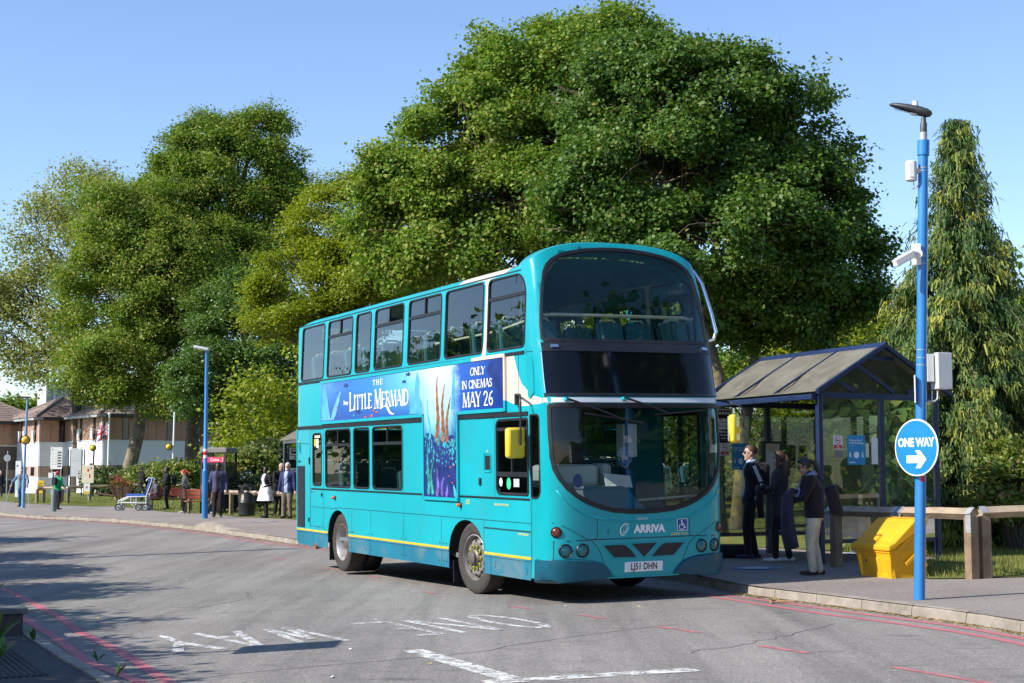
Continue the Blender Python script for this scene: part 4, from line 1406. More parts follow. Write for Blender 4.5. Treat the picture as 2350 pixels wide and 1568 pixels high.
def serif_text(name, s, u0, z0, h, width, heavy=0.13, thin=0.055, caps=(), cap_h=1.0, slant=0.0):
 adv = sum(GL[c][1] * (cap_h if i in caps else 1) for i, c in enumerate(s))
 kx = width / adv
 x = u0
 mb = MB()
 for i, c in enumerate(s):
  strokes, w_ = GL[c]
  ch = cap_h if i in caps else 1.0
  for pts, wt in strokes:
   wd = thin + (heavy - thin) * wt
   n_ = len(pts)
   for j in range(n_ - 1):
    p, q = Vector(pts[j]), Vector(pts[j + 1])
    d = (q - p).normalized()
    nn = Vector((-d.y, d.x)) * wd / 2
    e = d * wd * 0.3
    quad = [p - e + nn, p - e - nn, q + e - nn, q + e + nn]
    mb.add([on(off_side, x + (a.x * kx + slant * a.y * h) * ch, z0 + a.y * h * ch - (h * (ch - 1) * 0.25), AD + 0.004) for a in quad], [(0, 1, 2, 3)])
   if wt >= 1 or (wt == 0 and abs(pts[0][0] - pts[-1][0]) < 0.1 and abs(pts[0][1] - pts[-1][1]) > 0.6):
    for p in (pts[0], pts[-1]):
     if p[1] < 0.1 or p[1] > 0.9:
      y = 0.02 if p[1] < 0.5 else 0.98
      quad = [Vector((p[0] - .15, y - .022)), Vector((p[0] + .15, y - .022)), Vector((p[0] + .13, y + .022)), Vector((p[0] - .13, y + .022))]
      mb.add([on(off_side, x + (a.x * kx + slant * a.y * h) * ch, z0 + a.y * h * ch - (h * (ch - 1) * 0.25), AD + 0.0045) for a in quad], [(0, 1, 2, 3)])
  x += w_ * kx * ch
 return mb.build(name, "white_print", advert)
serif_text("advert_title", "LITTLE MERMAID", -4.66, 2.56, 0.225, 2.56, 0.17, 0.06, (0, 7), 1.25)
serif_text("advert_title", "T H E", -3.59, 2.905, 0.08, 0.42, 0.16, 0.1)
wmark("advert_title", off_side, "Disney", -4.84, 2.68, 0.095, "white_print", 0.002, 0.85, AD + 0.003, advert)
# sweeping tail of the R
mb = MB()
P = [(-3.03, 2.62), (-2.95, 2.53), (-2.86, 2.465), (-2.76, 2.44), (-2.68, 2.445)]
W_ = [0.045, 0.04, 0.03, 0.018, 0.004]
vs_ = []
for p, w_ in zip(P, W_):
 vs_ += [on(off_side, p[0] - w_ / 2, p[1] - w_ / 2, AD + 0.004), on(off_side, p[0] + w_ / 2, p[1] + w_ / 2, AD + 0.004)]
mb.add(vs_, [(2 * i, 2 * i + 2, 2 * i + 3, 2 * i + 1) for i in range(4)])
mb.build("advert_title", "white_print", advert)
serif_text("advert_title", "ONLY", 0.08, 2.865, 0.10, 0.46, 0.16, 0.07, slant=0.12)
serif_text("advert_title", "IN CINEMAS", -0.19, 2.695, 0.105, 0.96, 0.15, 0.06)
serif_text("advert_title", "MAY 26", -0.17, 2.455, 0.185, 0.97, 0.15, 0.06)
# ------------------------------------------------------------------ ground materials
def asphalt(name, c0, c1, speck=0.5, patch_s=0.25, streak=True, rough=0.9, pinkish=None):
 m, t, out = nodes_of(name)
 b = N(t, "ShaderNodeBsdfPrincipled")
 tc = N(t, "ShaderNodeTexCoord")
 co = tc.outputs["Object"]
 n1 = noise(t, patch_s, 6.0, 0.62, co, 0.3)
 base = ramp(t, n1.outputs[0], [(0.32, c0), (0.68, c1)]).outputs[0]
 if streak:
  mp = N(t, "ShaderNodeMapping")
  mp.inputs["Rotation"].default_value = (0, 0, radians(-25.6))
  mp.inputs["Scale"].default_value = (1.5, 0.09, 1)
  t.links.new(co, mp.inputs[0])
  n2 = noise(t, 1.0, 5.0, 0.65, mp.outputs[0], 0.4)
  r2 = ramp(t, n2.outputs[0], [(0.35, (0.72,) * 3), (0.6, (1.08,) * 3)])
  base = mixc(t, 1.0, base, r2.outputs[0], 'MULTIPLY')
  mp3 = N(t, "ShaderNodeMapping")
  mp3.inputs["Scale"].default_value = (0.8, 4.0, 1)
  t.links.new(co, mp3.inputs[0])
  n4 = noise(t, 1.6, 4.0, 0.7, mp3.outputs[0], 0.5)
  r4 = ramp(t, n4.outputs[0], [(0.32, (0.5,) * 3), (0.42, (1.0,) * 3)])
  base = mixc(t, 0.7, base, r4.outputs[0], 'MULTIPLY')
 v = N(t, "ShaderNodeTexVoronoi")
 v.inputs["Scale"].default_value = 85.0
 t.links.new(co, v.inputs["Vector"])
 rs = ramp(t, v.outputs["Color"], [(0.0, (0.35,) * 3), (0.45, (0.95,) * 3), (0.8, (1.35,) * 3), (0.96, (2.9,) * 3)])
 base = mixc(t, speck, base, rs.outputs[0], 'MULTIPLY')
 v2 = N(t, "ShaderNodeTexVoronoi")
 v2.inputs["Scale"].default_value = 34.0
 t.links.new(co, v2.inputs["Vector"])
 rs2 = ramp(t, v2.outputs["Color"], [(0.0, (0.55,) * 3), (0.25, (0.95,) * 3), (0.9, (1.15,) * 3), (0.985, (2.2,) * 3)])
 base = mixc(t, speck * 0.8, base, rs2.outputs[0], 'MULTIPLY')
 t.links.new(base, b.inputs["Base Color"])
 b.inputs["Roughness"].default_value = rough
 b.inputs["Specular IOR Level"].default_value = 0.35
 n3 = noise(t, 140.0, 3.0, 0.6, co)
 n5 = noise(t, 1.1, 4.0, 0.6, co)
 ad = N(t, "ShaderNodeMath", operation='MULTIPLY_ADD')
 t.links.new(n5.outputs[0], ad.inputs[0])
 ad.inputs[1].default_value = 1.5
 t.links.new(n3.outputs[0], ad.inputs[2])
 bp = N(t, "ShaderNodeBump")
 bp.inputs["Strength"].default_value = 0.5
 bp.inputs["Distance"].default_value = 0.008
 t.links.new(ad.outputs[0], bp.inputs["Height"])
 t.links.new(bp.outputs[0], b.inputs["Normal"])
 t.links.new(b.outputs[0], out.inputs[0])
def paint(name, col, wear=0.5, ws_=(9.0, 40.0)):
 """road paint, rubbed through to the asphalt in patches"""
 m, t, out = nodes_of(name)
 b = N(t, "ShaderNodeBsdfPrincipled")
 tc = N(t, "ShaderNodeTexCoord")
 n0 = noise(t, 3.0, 4.0, 0.6, tc.outputs["Object"])
 c = ramp(t, n0.outputs[0], [(0.3, tuple(x * 0.82 for x in col)), (0.7, col)])
 t.links.new(c.outputs[0], b.inputs["Base Color"])
 b.inputs["Roughness"].default_value = 0.75
 n1 = noise(t, ws_[0], 3.0, 0.6, tc.outputs["Object"], 0.5)
 n2 = noise(t, ws_[1], 3.0, 0.7, tc.outputs["Object"])
 ad = N(t, "ShaderNodeMath", operation='MULTIPLY_ADD')
 t.links.new(n2.outputs[0], ad.inputs[0])
 ad.inputs[1].default_value = 0.8
 t.links.new(n1.outputs[0], ad.inputs[2])
 r = ramp(t, ad.outputs[0], [(wear + 0.24, (0, 0, 0)), (wear + 0.42, (1, 1, 1))])
 tr = N(t, "ShaderNodeBsdfTransparent")
 mx = N(t, "ShaderNodeMixShader")
 t.links.new(r.outputs[0], mx.inputs[0])
 t.links.new(tr.outputs[0], mx.inputs[1])
 t.links.new(b.outputs[0], mx.inputs[2])
 t.links.new(mx.outputs[0], out.inputs[0])
asphalt("asphalt_road", (0.195, 0.178, 0.162), (0.258, 0.236, 0.214), 0.55, 0.22)
asphalt("asphalt_path", (0.205, 0.175, 0.154), (0.28, 0.242, 0.214), 0.5, 0.35, streak=False)
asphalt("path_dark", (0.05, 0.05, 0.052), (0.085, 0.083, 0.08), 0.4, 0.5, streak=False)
paint("paint_white", (0.68, 0.67, 0.64), 0.53)
paint("paint_white_worn", (0.68, 0.67, 0.64), 0.58, (14.0, 50.0))
paint("paint_red", (0.50, 0.17, 0.18), 0.46)
paint("paint_red_fresh", (0.50, 0.15, 0.165), 0.34)
paint("paint_red_worn", (0.50, 0.13, 0.14), 0.80, (3.0, 22.0))
paint("sticker_blue", (0.10, 0.22, 0.42), 0.46)
paint("sticker_white", (0.6, 0.62, 0.62), 0.5)
pmat("kerb_stone", (0.28, 0.245, 0.205), 0.9, var=0.25, vs_=4, bump=0.5, bs=60, dirt=((0.17, 0.15, 0.12), 2.2, 0.52))
pmat("kerb_pale", (0.40, 0.36, 0.31), 0.9, var=0.15, vs_=4, bump=0.4, bs=60)
pmat("crack_dark", (0.075, 0.07, 0.066), 0.95, var=0.3)
pmat("dry_litter", (0.36, 0.26, 0.11), 0.9, var=0.4, vs_=12)
pmat("dry_leaf", (0.42, 0.36, 0.15), 0.8, var=0.4, vs_=12)
pmat("chip_white", (0.7, 0.7, 0.66), 0.8, var=0.2)
def grass_mat():
 m, t, out = nodes_of("lawn_turf")
 b = N(t, "ShaderNodeBsdfPrincipled")
 tc = N(t, "ShaderNodeTexCoord")
 n1 = noise(t, 0.8, 6.0, 0.65, tc.outputs["Object"], 0.4)
 n2 = noise(t, 26.0, 4.0, 0.7, tc.outputs["Object"])
 c1 = ramp(t, n1.outputs[0], [(0.3, (0.075, 0.115, 0.02)), (0.55, (0.16, 0.175, 0.045)), (0.75, (0.26, 0.225, 0.085))])
 c2 = ramp(t, n2.outputs[0], [(0.3, (0.5,) * 3), (0.7, (1.35,) * 3)])
 t.links.new(mixc(t, 1.0, c1.outputs[0], c2.outputs[0], 'MULTIPLY'), b.inputs["Base Color"])
 b.inputs["Roughness"].default_value = 0.95
 b.inputs["Specular IOR Level"].default_value = 0.15
 bp = N(t, "ShaderNodeBump")
 bp.inputs["Strength"].default_value = 0.9
 bp.inputs["Distance"].default_value = 0.03
 t.links.new(n2.outputs[0], bp.inputs["Height"])
 t.links.new(bp.outputs[0], b.inputs["Normal"])
 t.links.new(b.outputs[0], out.inputs[0])
grass_mat()
# ------------------------------------------------------------------ terrain and road
KERBLINE = [(5.9, 8.6), (5.2, 11.5), (4.78, 13.41), (4.5, 14.6), (4.28, 15.3), (4.0, 16.05), (3.56, 17.25), (3.2, 18.2), (3.0, 18.75), (2.86, 19.25), (2.66, 20.3), (2.40, 21.6), (1.72, 23.6), (0.2, 26.5), (-2.0, 30.2), (-3.8, 33.2), (-5.08, 35.24),
   (-6.9, 39.18), (-8.7, 43.07), (-10.14, 45.66), (-12.1, 49.3), (-13.76, 51.9), (-15.6, 54.3), (-17.24, 55.92), (-18.51, 57.87), (-20.85, 61.85), (-25.0, 68.5), (-31, 76), (-45, 88), (-70, 104), (-110, 125)]
LAWNLINE = [(60, 26), (14, 20.3), (6.49, 19.32), (5.71, 19.22), (5.3, 19.27), (5.22, 19.6), (5.0, 20.9), (6.75, 23.5), (4.9, 27.0), (2.0, 31.2), (-2.0, 38.4), (-6.88, 47.53), (-8.9, 50.42), (-10.84, 54.36), (-13.23, 58.0), (-15.6, 63.5), (-17.6, 67.6), (-18.9, 68.2), (-21.02, 71.45), (-24.56, 76.73), (-28.5, 84.46), (-36, 96), (-60, 120)]
NEARKERB = [(-2.15, 9.6), (-2.55, 10.6), (-2.95, 11.5), (-3.62, 12.85), (-4.25, 14.2), (-5.0, 15.85), (-5.75, 17.4), (-7.1, 20.4), (-9.6, 25.8), (-14.0, 35.5), (-19.5, 46.0), (-27, 57), (-40, 70), (-70, 90), (-110, 112)]
gx = [(-320, -60), (320, -60), (320, 520), (-320, 520)]
P, F = cdt(gx, (), (22, 22))
mb = MB()
mb.add([(x, y, gz(x, y) - 0.06) for x, y in P], F)
mb.build("ground", "lawn_turf", kind="structure", smooth=180)
road = [(8, -6)] + KERBLINE + list(reversed(NEARKERB)) + [(-1.8, 8.4), (-1.2, -6)]
sheet("road", road, 0.0, "asphalt_road", grid=3.0)
# carriageway behind and beside the camera
sheet("pavement", [(60, 5), (9, 5), (6.2, 8.5)] + KERBLINE[0:] + [(-120, 150), (-60, 120)] + list(reversed(LAWNLINE))[0:], 0.0, "asphalt_path", grid=1.5, zf=pv)
sheet("lawn", list(LAWNLINE) + [(-60, 190), (40, 190), (120, 90)], 0.012, "lawn_turf", grid=1.6, zf=pv)
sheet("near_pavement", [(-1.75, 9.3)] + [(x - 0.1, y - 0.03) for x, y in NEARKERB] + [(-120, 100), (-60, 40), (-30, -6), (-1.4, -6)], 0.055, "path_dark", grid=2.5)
def kerb_run(name, line, side, w_=0.15, h=KERB, step=0.92, m="kerb_stone", drop=0.0, group=None, nmax=300, i0=0):
 """a row of kerb stones, each stone its own object"""
 root = bpy.data.objects.new(name, None)
 COL.objects.link(root)
 root["kind"] = "structure"
 pts = [Vector((x, y)) for x, y in line]
 acc = [0.0]
 for a, b in zip(pts[:-1], pts[1:]):
  acc.append(acc[-1] + (b - a).length)
 def pos(s_):
  s_ = min(max(s_, 0), acc[-1] - 1e-6)
  for i in range(len(pts) - 1):
   if acc[i + 1] >= s_:
    t = (s_ - acc[i]) / (acc[i + 1] - acc[i])
    return pts[i].lerp(pts[i + 1], t)
 n = min(int(acc[-1] / step), nmax)
 for k in range(n):
  a, b = pos(k * step + 0.005), pos((k + 1) * step - 0.005)
  d = (b - a).normalized()
  o_ = Vector((-d.y, d.x)) * side
  vs_ = []
  hh = h + rng.uniform(-0.004, 0.004)
  for p in (a, b):
   z = gz(p.x, p.y)
   vs_ += [(p.x - o_.x * 0.012, p.y - o_.y * 0.012, z - 0.05), (p.x + o_.x * 0.006, p.y + o_.y * 0.006, z + hh - 0.022), (p.x + o_.x * 0.028, p.y + o_.y * 0.028, z + hh + 0.004), (p.x + o_.x * w_, p.y + o_.y * w_, z + hh + 0.006), (p.x + o_.x * w_, p.y + o_.y * w_, z - 0.05)]
  mb = MB()
  fs_ = [(i, i + 1, i + 6, i + 5) for i in range(4)] + [(4, 3, 2, 1, 0), (5, 6, 7, 8, 9)]
  if side > 0:
   pass
  mb.add(vs_, fs_)
  mb.build("kerb_stone", m, root)
 return root
kerb_run("kerb", KERBLINE[:27], -1, h=KERB)
kerb_run("near_kerb", NEARKERB[:10], 1, h=0.06, w_=0.14)
# boarding kerb in front of the far stop: a pale raised hump
hump = MB()
hp = [(-7.25, 40.05), (-7.75, 41.05), (-8.3, 42.2), (-8.85, 43.35), (-9.3, 44.25)]
hh = [0.125, 0.155, 0.25, 0.25, 0.125]
vs_ = []
for (x, y), h in zip(hp, hh):
 z = gz(x, y)
 ox, oy = 0.91 * 0.3, 0.42 * 0.3
 vs_ += [(x - 0.05, y - 0.02, z - 0.02), (x - 0.02, y - 0.01, z + h - 0.04), (x + 0.1, y + 0.05, z + h), (x + ox, y + oy, z + h + 0.004), (x + ox * 1.6, y + oy * 1.6, z + 0.1)]
hump.add(vs_, [(5 * k + i, 5 * k + i + 1, 5 * k + i + 6, 5 * k + i + 5) for k in range(4) for i in range(4)])
hump.build("boarding_kerb", "kerb_stone", kind="structure")
def line_sheet(name, line, w_, h, m, kind="structure"):
 pts = [Vector((x, y)) for x, y in line]
 fine = []
 for a, b in zip(pts[:-1], pts[1:]):
  k = max(1, int((b - a).length / 0.5))
  fine += [a.lerp(b, i / k) for i in range(k)]
 fine.append(pts[-1])
 mb = MB()
 vs_ = []
 n = len(fine)
 for i, p in enumerate(fine):
  d = (fine[min(i + 1, n - 1)] - fine[max(i - 1, 0)]).normalized()
  o_ = Vector((-d.y, d.x)) * w_ / 2
  for q in (p - o_, p + o_):
   vs_.append((q.x, q.y, gz(q.x, q.y) + h))
 mb.add(vs_, [(2 * i, 2 * i + 2, 2 * i + 3, 2 * i + 1) for i in range(n - 1)])
 o = mb.build(name, m)
 o["kind"] = kind
 return o
def offset_line(L, d):
 out = []
 n = len(L)
 for i in range(n):
  a, b = Vector(L[max(i - 1, 0)]), Vector(L[min(i + 1, n - 1)])
  t = (b - a).normalized()
  out.append((L[i][0] - t.y * d, L[i][1] + t.x * d))
 return out
line_sheet("red_line", [(2.5, 19.2), (2.65, 18.89), (3.1, 17.84), (3.55, 16.5), (3.97, 15.45), (4.22, 14.8), (4.40, 14.1), (4.52, 13.46), (4.72, 12.2), (5.0, 10.6), (5.6, 8.6)], 0.10, 0.004, "paint_red_fresh")
line_sheet("red_line", [(2.3, 19.15), (2.44, 18.84), (2.87, 17.55), (3.32, 16.2), (3.80, 15.05), (4.08, 14.3), (4.26, 13.66), (4.37, 13.06), (4.52, 12.0), (4.8, 10.5), (5.4, 8.6)], 0.10, 0.004, "paint_red_fresh")
RL1 = [(-2.3, 10.2), (-2.83, 11.73), (-3.67, 13.22), (-4.68, 15.57), (-5.39, 17.11), (-6.74, 20.11), (-9.2, 25.5), (-13.5, 34.8)]
RL2 = [(-2.05, 10.2), (-2.63, 11.73), (-3.74 + .15, 14.0), (-4.5, 15.9), (-5.28, 17.8), (-6.6, 20.7), (-9.0, 25.8), (-13.2, 35.0)]
line_sheet("red_line", RL1, 0.11, 0.004, "paint_red_fresh")
line_sheet("red_line", RL2, 0.11, 0.004, "paint_red_fresh")
K2 = offset_line(KERBLINE[14:27], 0.28)
line_sheet("red_line", K2, 0.09, 0.004, "paint_red")
line_sheet("red_line", offset_line(KERBLINE[14:27], 0.50), 0.09, 0.004, "paint_red")
for a, b in (((1.45, 15.25), (1.80, 14.55)), ((2.16, 13.38), (2.47, 12.75)), ((2.92, 11.75), (3.6, 10.2)), ((0.75, 16.7), (0.98, 16.2)), ((.0, 18.0), (.2, 17.6)), ((-3.2, 26.5), (-2.9, 25.9)), ((-2.3, 24.3), (-2.05, 23.8)), ((-4.7, 30.0), (-4.4, 29.4)), ((-1.2, 20.6), (-1.05, 20.3))):
 line_sheet("red_dash", [a, b], 0.075, 0.004, "paint_red")
# rubbed red surfacing in the bay mouth
sheet("red_surfacing", [(-12.0, 46.6), (-9.4, 43.4), (-7.1, 39.4), (-5.2, 35.2), (-3.6, 31.0), (-4.9, 30.6), (-6.9, 34.0), (-9.0, 38.5), (-11.6, 43.6)], 0.003, "paint_red_worn", grid=3)
# ONE WAY lettering, read by traffic coming the other way
Bv, Av = Vector((0.9014, 0.4325)), Vector((-0.4325, 0.9016))
def road_strokes(name, glyphs, m):
 mb = MB()
 for b_left, strokes, w_ in glyphs:
  for pts in strokes:
   for p, q in zip(pts[:-1], pts[1:]):
    A0 = Bv * (b_left - p[0]) + Av * (15.36 - p[1] * 1.62)
    A1 = Bv * (b_left - q[0]) + Av * (15.36 - q[1] * 1.62)
    d = (A1 - A0).normalized()
    hor = abs(d.dot(Bv))
    wd = w_ * (1 - hor) + 0.17 * hor
    nn = Vector((-d.y, d.x)) * wd / 2
    quad = [A0 + nn, A0 - nn, A1 - nn, A1 + nn]
    mb.add([(v.x, v.y, gz(v.x, v.y) + 0.0045) for v in quad], [(0, 1, 2, 3)])
 o = mb.build(name, m)
 o["kind"] = "structure"
 return o
oval = [(.20 + .185 * cos(a), .5 + .5 * sin(a)) for a in np.linspace(0, 2 * pi, 21)]
road_strokes("road_lettering", [(7.13, [oval], .075)], "paint_white")
road_strokes("road_lettering", [(6.49, [[(0, 0), (0, 1)], [(0, 1), (.42, 0)], [(.42, 0), (.42, 1)]], .085)], "paint_white")
road_strokes("road_lettering", [(5.84, [[(0, 0), (0, 1)], [(0, .03), (.38, .03)], [(0, .97), (.24, .97)], [(0, .52), (.2, .52)]], .085)], "paint_white_worn")
road_strokes("road_lettering", [(4.86, [[(0, 1), (.11, 0)], [(.11, 0), (.22, .8)], [(.22, .8), (.33, 0)], [(.33, 0), (.42, 1)]], .075)], "paint_white")
road_strokes("road_lettering", [(4.22, [[(0, 0), (.2, 1)], [(.2, 1), (.42, 0)], [(.08, .35), (.34, .35)]], .085)], "paint_white")
road_strokes("road_lettering", [(3.67, [[(0, 1), (.21, .5)], [(.42, 1), (.21, .5)], [(.21, .5), (.21, 0)]], .085)], "paint_white")
def ab(b, a):
 v = Bv * b + Av * a
 return (v.x, v.y)
line_sheet("give_way_line", [ab(5.08, 12.63), ab(4.97, 10.40)], 0.2, 0.0045, "paint_white")
line_sheet("give_way_line", [ab(4.72, 10.32), ab(6.4, 10.05)], 0.22, 0.005, "paint_white")
# zebra crossing at the far left
for x, y in ((-24.6, 70.4), (-22.6, 67.0), (-20.9, 63.9)):
 pass
for a, b in (((-30, 71.5), (-23.3, 69.6)), ((-29, 68.0), (-21.9, 66.9)), ((-26, 61.2), (-19.7, 61.3)), ((-23.5, 56.5), (-18.9, 57.2)), ((-22.5, 53.0), (-17.2, 53.2))):
 line_sheet("crossing_stripe", [a, b], 0.9 if b[1] > 60 else 0.25, 0.0045, "paint_white")
# tar joints and cracks across the road
rg = random.Random(11)
for pts in ([ab(2.2, 11.6), ab(3.6, 12.0), ab(5.2, 12.05), ab(6.6, 12.75), ab(8.4, 13.3)], [ab(-2, 16.7), ab(1.2, 17.3), ab(3.0, 17.75), ab(4.6, 17.6), ab(6.0, 17.4)], [ab(-8, 33), ab(-3, 30.5), ab(1, 28.6)], [ab(7.0, 11.0), ab(8.3, 11.6), ab(9.6, 12.4)], [ab(4.2, 18.0), ab(5.6, 19.6), ab(5.9, 21.0)]):
 fine = []
 for p, q in zip(pts[:-1], pts[1:]):
  for i in range(8):
   t = i / 8
   fine.append((p[0] + (q[0] - p[0]) * t + rg.gauss(0, 0.025), p[1] + (q[1] - p[1]) * t + rg.gauss(0, 0.03)))
 line_sheet("road_crack", fine, 0.012, 0.002, "crack_dark")
# round floor stickers on both pavements
for (x, y, r, ry) in ((3.5, 21.85, 0.36, 0.36), (-7.5, 46.0, 0.42, 0.42), (5.6, 25.0, 0.36, 0.36)):
 for nm, k, m, h in (("floor_sticker", 1.0, "sticker_blue", pv(x, y) - gz(x, y) + 0.004), ("floor_sticker", 0.68, "sticker_white", pv(x, y) - gz(x, y) + 0.008)):
  mb = MB()
  mb.add([(x + r * k * cos(a), y + ry * k * sin(a), gz(x, y) + SLOPE * r * k * cos(a) + h) for a in np.linspace(0, 2 * pi, 28, endpoint=False)], [tuple(range(28))])
  o = mb.build(nm, m)
  o["kind"] = "structure"
# dead grass and litter lying in the gutter and about the road
mb = MB()
mc = MB()
rg = random.Random(5)
for k in range(1500):
 i = rg.randrange(0, 9)
 t = rg.random()
 a, b = Vector(KERBLINE[i]), Vector(KERBLINE[i + 1])
 p = a.lerp(b, t)
 d = (b - a).normalized()
 q = p + Vector((-d.y, d.x)) * (0.02 + abs(rg.gauss(0, 0.05)))
 L = rg.uniform(0.015, 0.06)
 an = rg.uniform(0, pi)
 z = gz(q.x, q.y) + 0.006
 w_ = Vector((-sin(an), cos(an))) * 0.004
 e = Vector((cos(an), sin(an))) * L / 2
 mb.add([(q.x - e.x - w_.x, q.y - e.y - w_.y, z), (q.x + e.x - w_.x, q.y + e.y - w_.y, z + 0.004), (q.x + e.x + w_.x, q.y + e.y + w_.y, z + 0.012), (q.x - e.x + w_.x, q.y - e.y + w_.y, z + 0.008)], [(0, 1, 2, 3)])
for k in range(500):
 i = rg.randrange(15, 25)
 a, b = Vector(KERBLINE[i]), Vector(KERBLINE[i + 1])
 p = a.lerp(b, rg.random())
 d = (b - a).normalized()
 q = p + Vector((-d.y, d.x)) * (0.03 + abs(rg.gauss(0, 0.12)))
 z = gz(q.x, q.y) + 0.008
 r = rg.uniform(0.03, 0.08)
 mb.add([(q.x + r * cos(2 * pi * j / 5), q.y + r * sin(2 * pi * j / 5), z + rg.uniform(0, 0.01)) for j in range(5)], [(0, 1, 2, 3, 4)])
mb.build("gutter_litter", "dry_litter", kind="stuff")
for k in range(90):
 b_ = rg.uniform(-2, 10)
 a_ = rg.uniform(10.5, 30)
 x, y = ab(b_, a_)
 r = rg.uniform(0.012, 0.032)
 z = gz(x, y) + 0.005
 a0 = rg.uniform(0, 6)
 mc.add([(x + r * cos(a0), y + r * sin(a0), z), (x + r * .5 * cos(a0 + 1.6), y + r * .5 * sin(a0 + 1.6), z + 0.01), (x - r * cos(a0), y - r * sin(a0), z + 0.006), (x + r * .5 * cos(a0 - 1.6), y + r * .5 * sin(a0 - 1.6), z + 0.002)], [(0, 1, 2, 3)], rg.randrange(2))
mc.build("leaf_litter", ["dry_leaf", "chip_white"], kind="stuff")
for pts in ([(2.98, 17.6), (3.02, 17.75), (3.1, 17.85)], [(3.05, 17.62), (3.25, 17.6)]):
 mb = MB()
 mb.tube([(x, y, gz(x, y) + 0.025) for x, y in pts], [0.014, 0.012, 0.008][:len(pts)], 6)
 o = mb.build("fallen_twig", "dry_litter", smooth=60)
 tag(o, ["longer dry twig in the gutter by the lit kerb corner", "short straight dry twig in the gutter by the kerb corner"][len(pts) == 2], "twig", "twigs in the gutter")
# grass blades: near lawn densely, far lawn as longer tufts
def blades(name, region, n, h, w_, mats, seed, zoff=KERB + 0.01, patchy=0.35):
 r = np.random.default_rng(seed)
 xs = [p[0] for p in region]
 ys = [p[1] for p in region]
 P = np.stack([r.uniform(min(xs), max(xs), n), r.uniform(min(ys), max(ys), n)], 1)
 P = P[inpoly(P, region)]
 n = len(P)
 a = r.uniform(0, 2 * pi, n)
 hh = h * r.uniform(0.4, 1.4, n) * (0.6 + 0.8 * (np.sin(P[:, 0] * 2.3) * np.cos(P[:, 1] * 1.9) > patchy - 0.6))
 lean = r.uniform(0.1, 0.9, n)
 z = np.array([pv(x, y) for x, y in P]) + zoff - KERB
 dx, dy = np.cos(a) * w_, np.sin(a) * w_
 lx, ly = -np.sin(a) * hh * lean, np.cos(a) * hh * lean
 V = np.zeros((n, 3, 3))
 V[:, 0] = np.stack([P[:, 0] - dx, P[:, 1] - dy, z - 0.005], 1)
 V[:, 1] = np.stack([P[:, 0] + dx, P[:, 1] + dy, z - 0.005], 1)
 V[:, 2] = np.stack([P[:, 0] + lx, P[:, 1] + ly, z + hh], 1)
 o = tri_mesh(name, V.reshape(-1, 3), np.arange(n * 3).reshape(-1, 3), mats, np.repeat(r.uniform(0, 1, n), 3))
 o["kind"] = "stuff"
 return o
def tri_mesh(name, V, F, m, tint=None, parent=None):
 """fast mesh from arrays, with a per-point tint value"""
 me = bpy.data.meshes.new(name)
 k = F.shape[1]
 me.vertices.add(len(V))
 me.vertices.foreach_set("co", V.astype(np.float32).ravel())
 me.loops.add(F.size)
 me.loops.foreach_set("vertex_index", F.astype(np.int32).ravel())
 me.polygons.add(len(F))
 me.polygons.foreach_set("loop_start", np.arange(0, F.size, k, dtype=np.int32))
 me.update(calc_edges=True)
 if tint is not None:
  at_ = me.attributes.new("tint", 'FLOAT', 'POINT')
  at_.data.foreach_set("value", tint.astype(np.float32))
 me.materials.append(MATS[m])
 o = bpy.data.objects.new(name, me)
 COL.objects.link(o)
 if parent is not None:
  o.parent = parent
 return o
def leafmat(name, stops, trans=0.35, gloss=0.4, rough=0.45):
 """leaf: colour varies from leaf to leaf, some light passes through"""
 m, t, out = nodes_of(name)
 a = N(t, "ShaderNodeAttribute", attribute_name="tint")
 r = ramp(t, a.outputs["Fac"], stops)
 b = N(t, "ShaderNodeBsdfPrincipled")
 t.links.new(r.outputs[0], b.inputs["Base Color"])
 b.inputs["Roughness"].default_value = rough
 b.inputs["Specular IOR Level"].default_value = gloss
 tr = N(t, "ShaderNodeBsdfTranslucent")
 c2 = mixc(t, 1.0, r.outputs[0], (1.25, 1.35, 0.55), 'MULTIPLY')
 t.links.new(c2, tr.inputs[0])
 mx = N(t, "ShaderNodeMixShader")
 mx.inputs[0].default_value = trans
 t.links.new(b.outputs[0], mx.inputs[1])
 t.links.new(tr.outputs[0], mx.inputs[2])
 t.links.new(mx.outputs[0], out.inputs[0])
leafmat("grass_blade", [(0, (0.10, 0.15, 0.025)), (0.5, (0.19, 0.21, 0.05)), (1, (0.36, 0.31, 0.12))], 0.3, 0.2, 0.7)
blades("grass", [(4.9, 20.9), (5.25, 19.4), (5.7, 19.28), (6.5, 19.4), (10.5, 19.9), (12.5, 33), (6, 33), (5.6, 25.5), (6.75, 23.5)], 60000, 0.055, 0.006, "grass_blade", 3)
blades("grass", [(-6.9, 47.8), (-13.3, 58.3), (-17.7, 68.0), (-21.1, 71.9), (-28.6, 85), (-22, 92), (-10, 74), (-4, 52)], 60000, 0.055, 0.014, "grass_blade", 4)
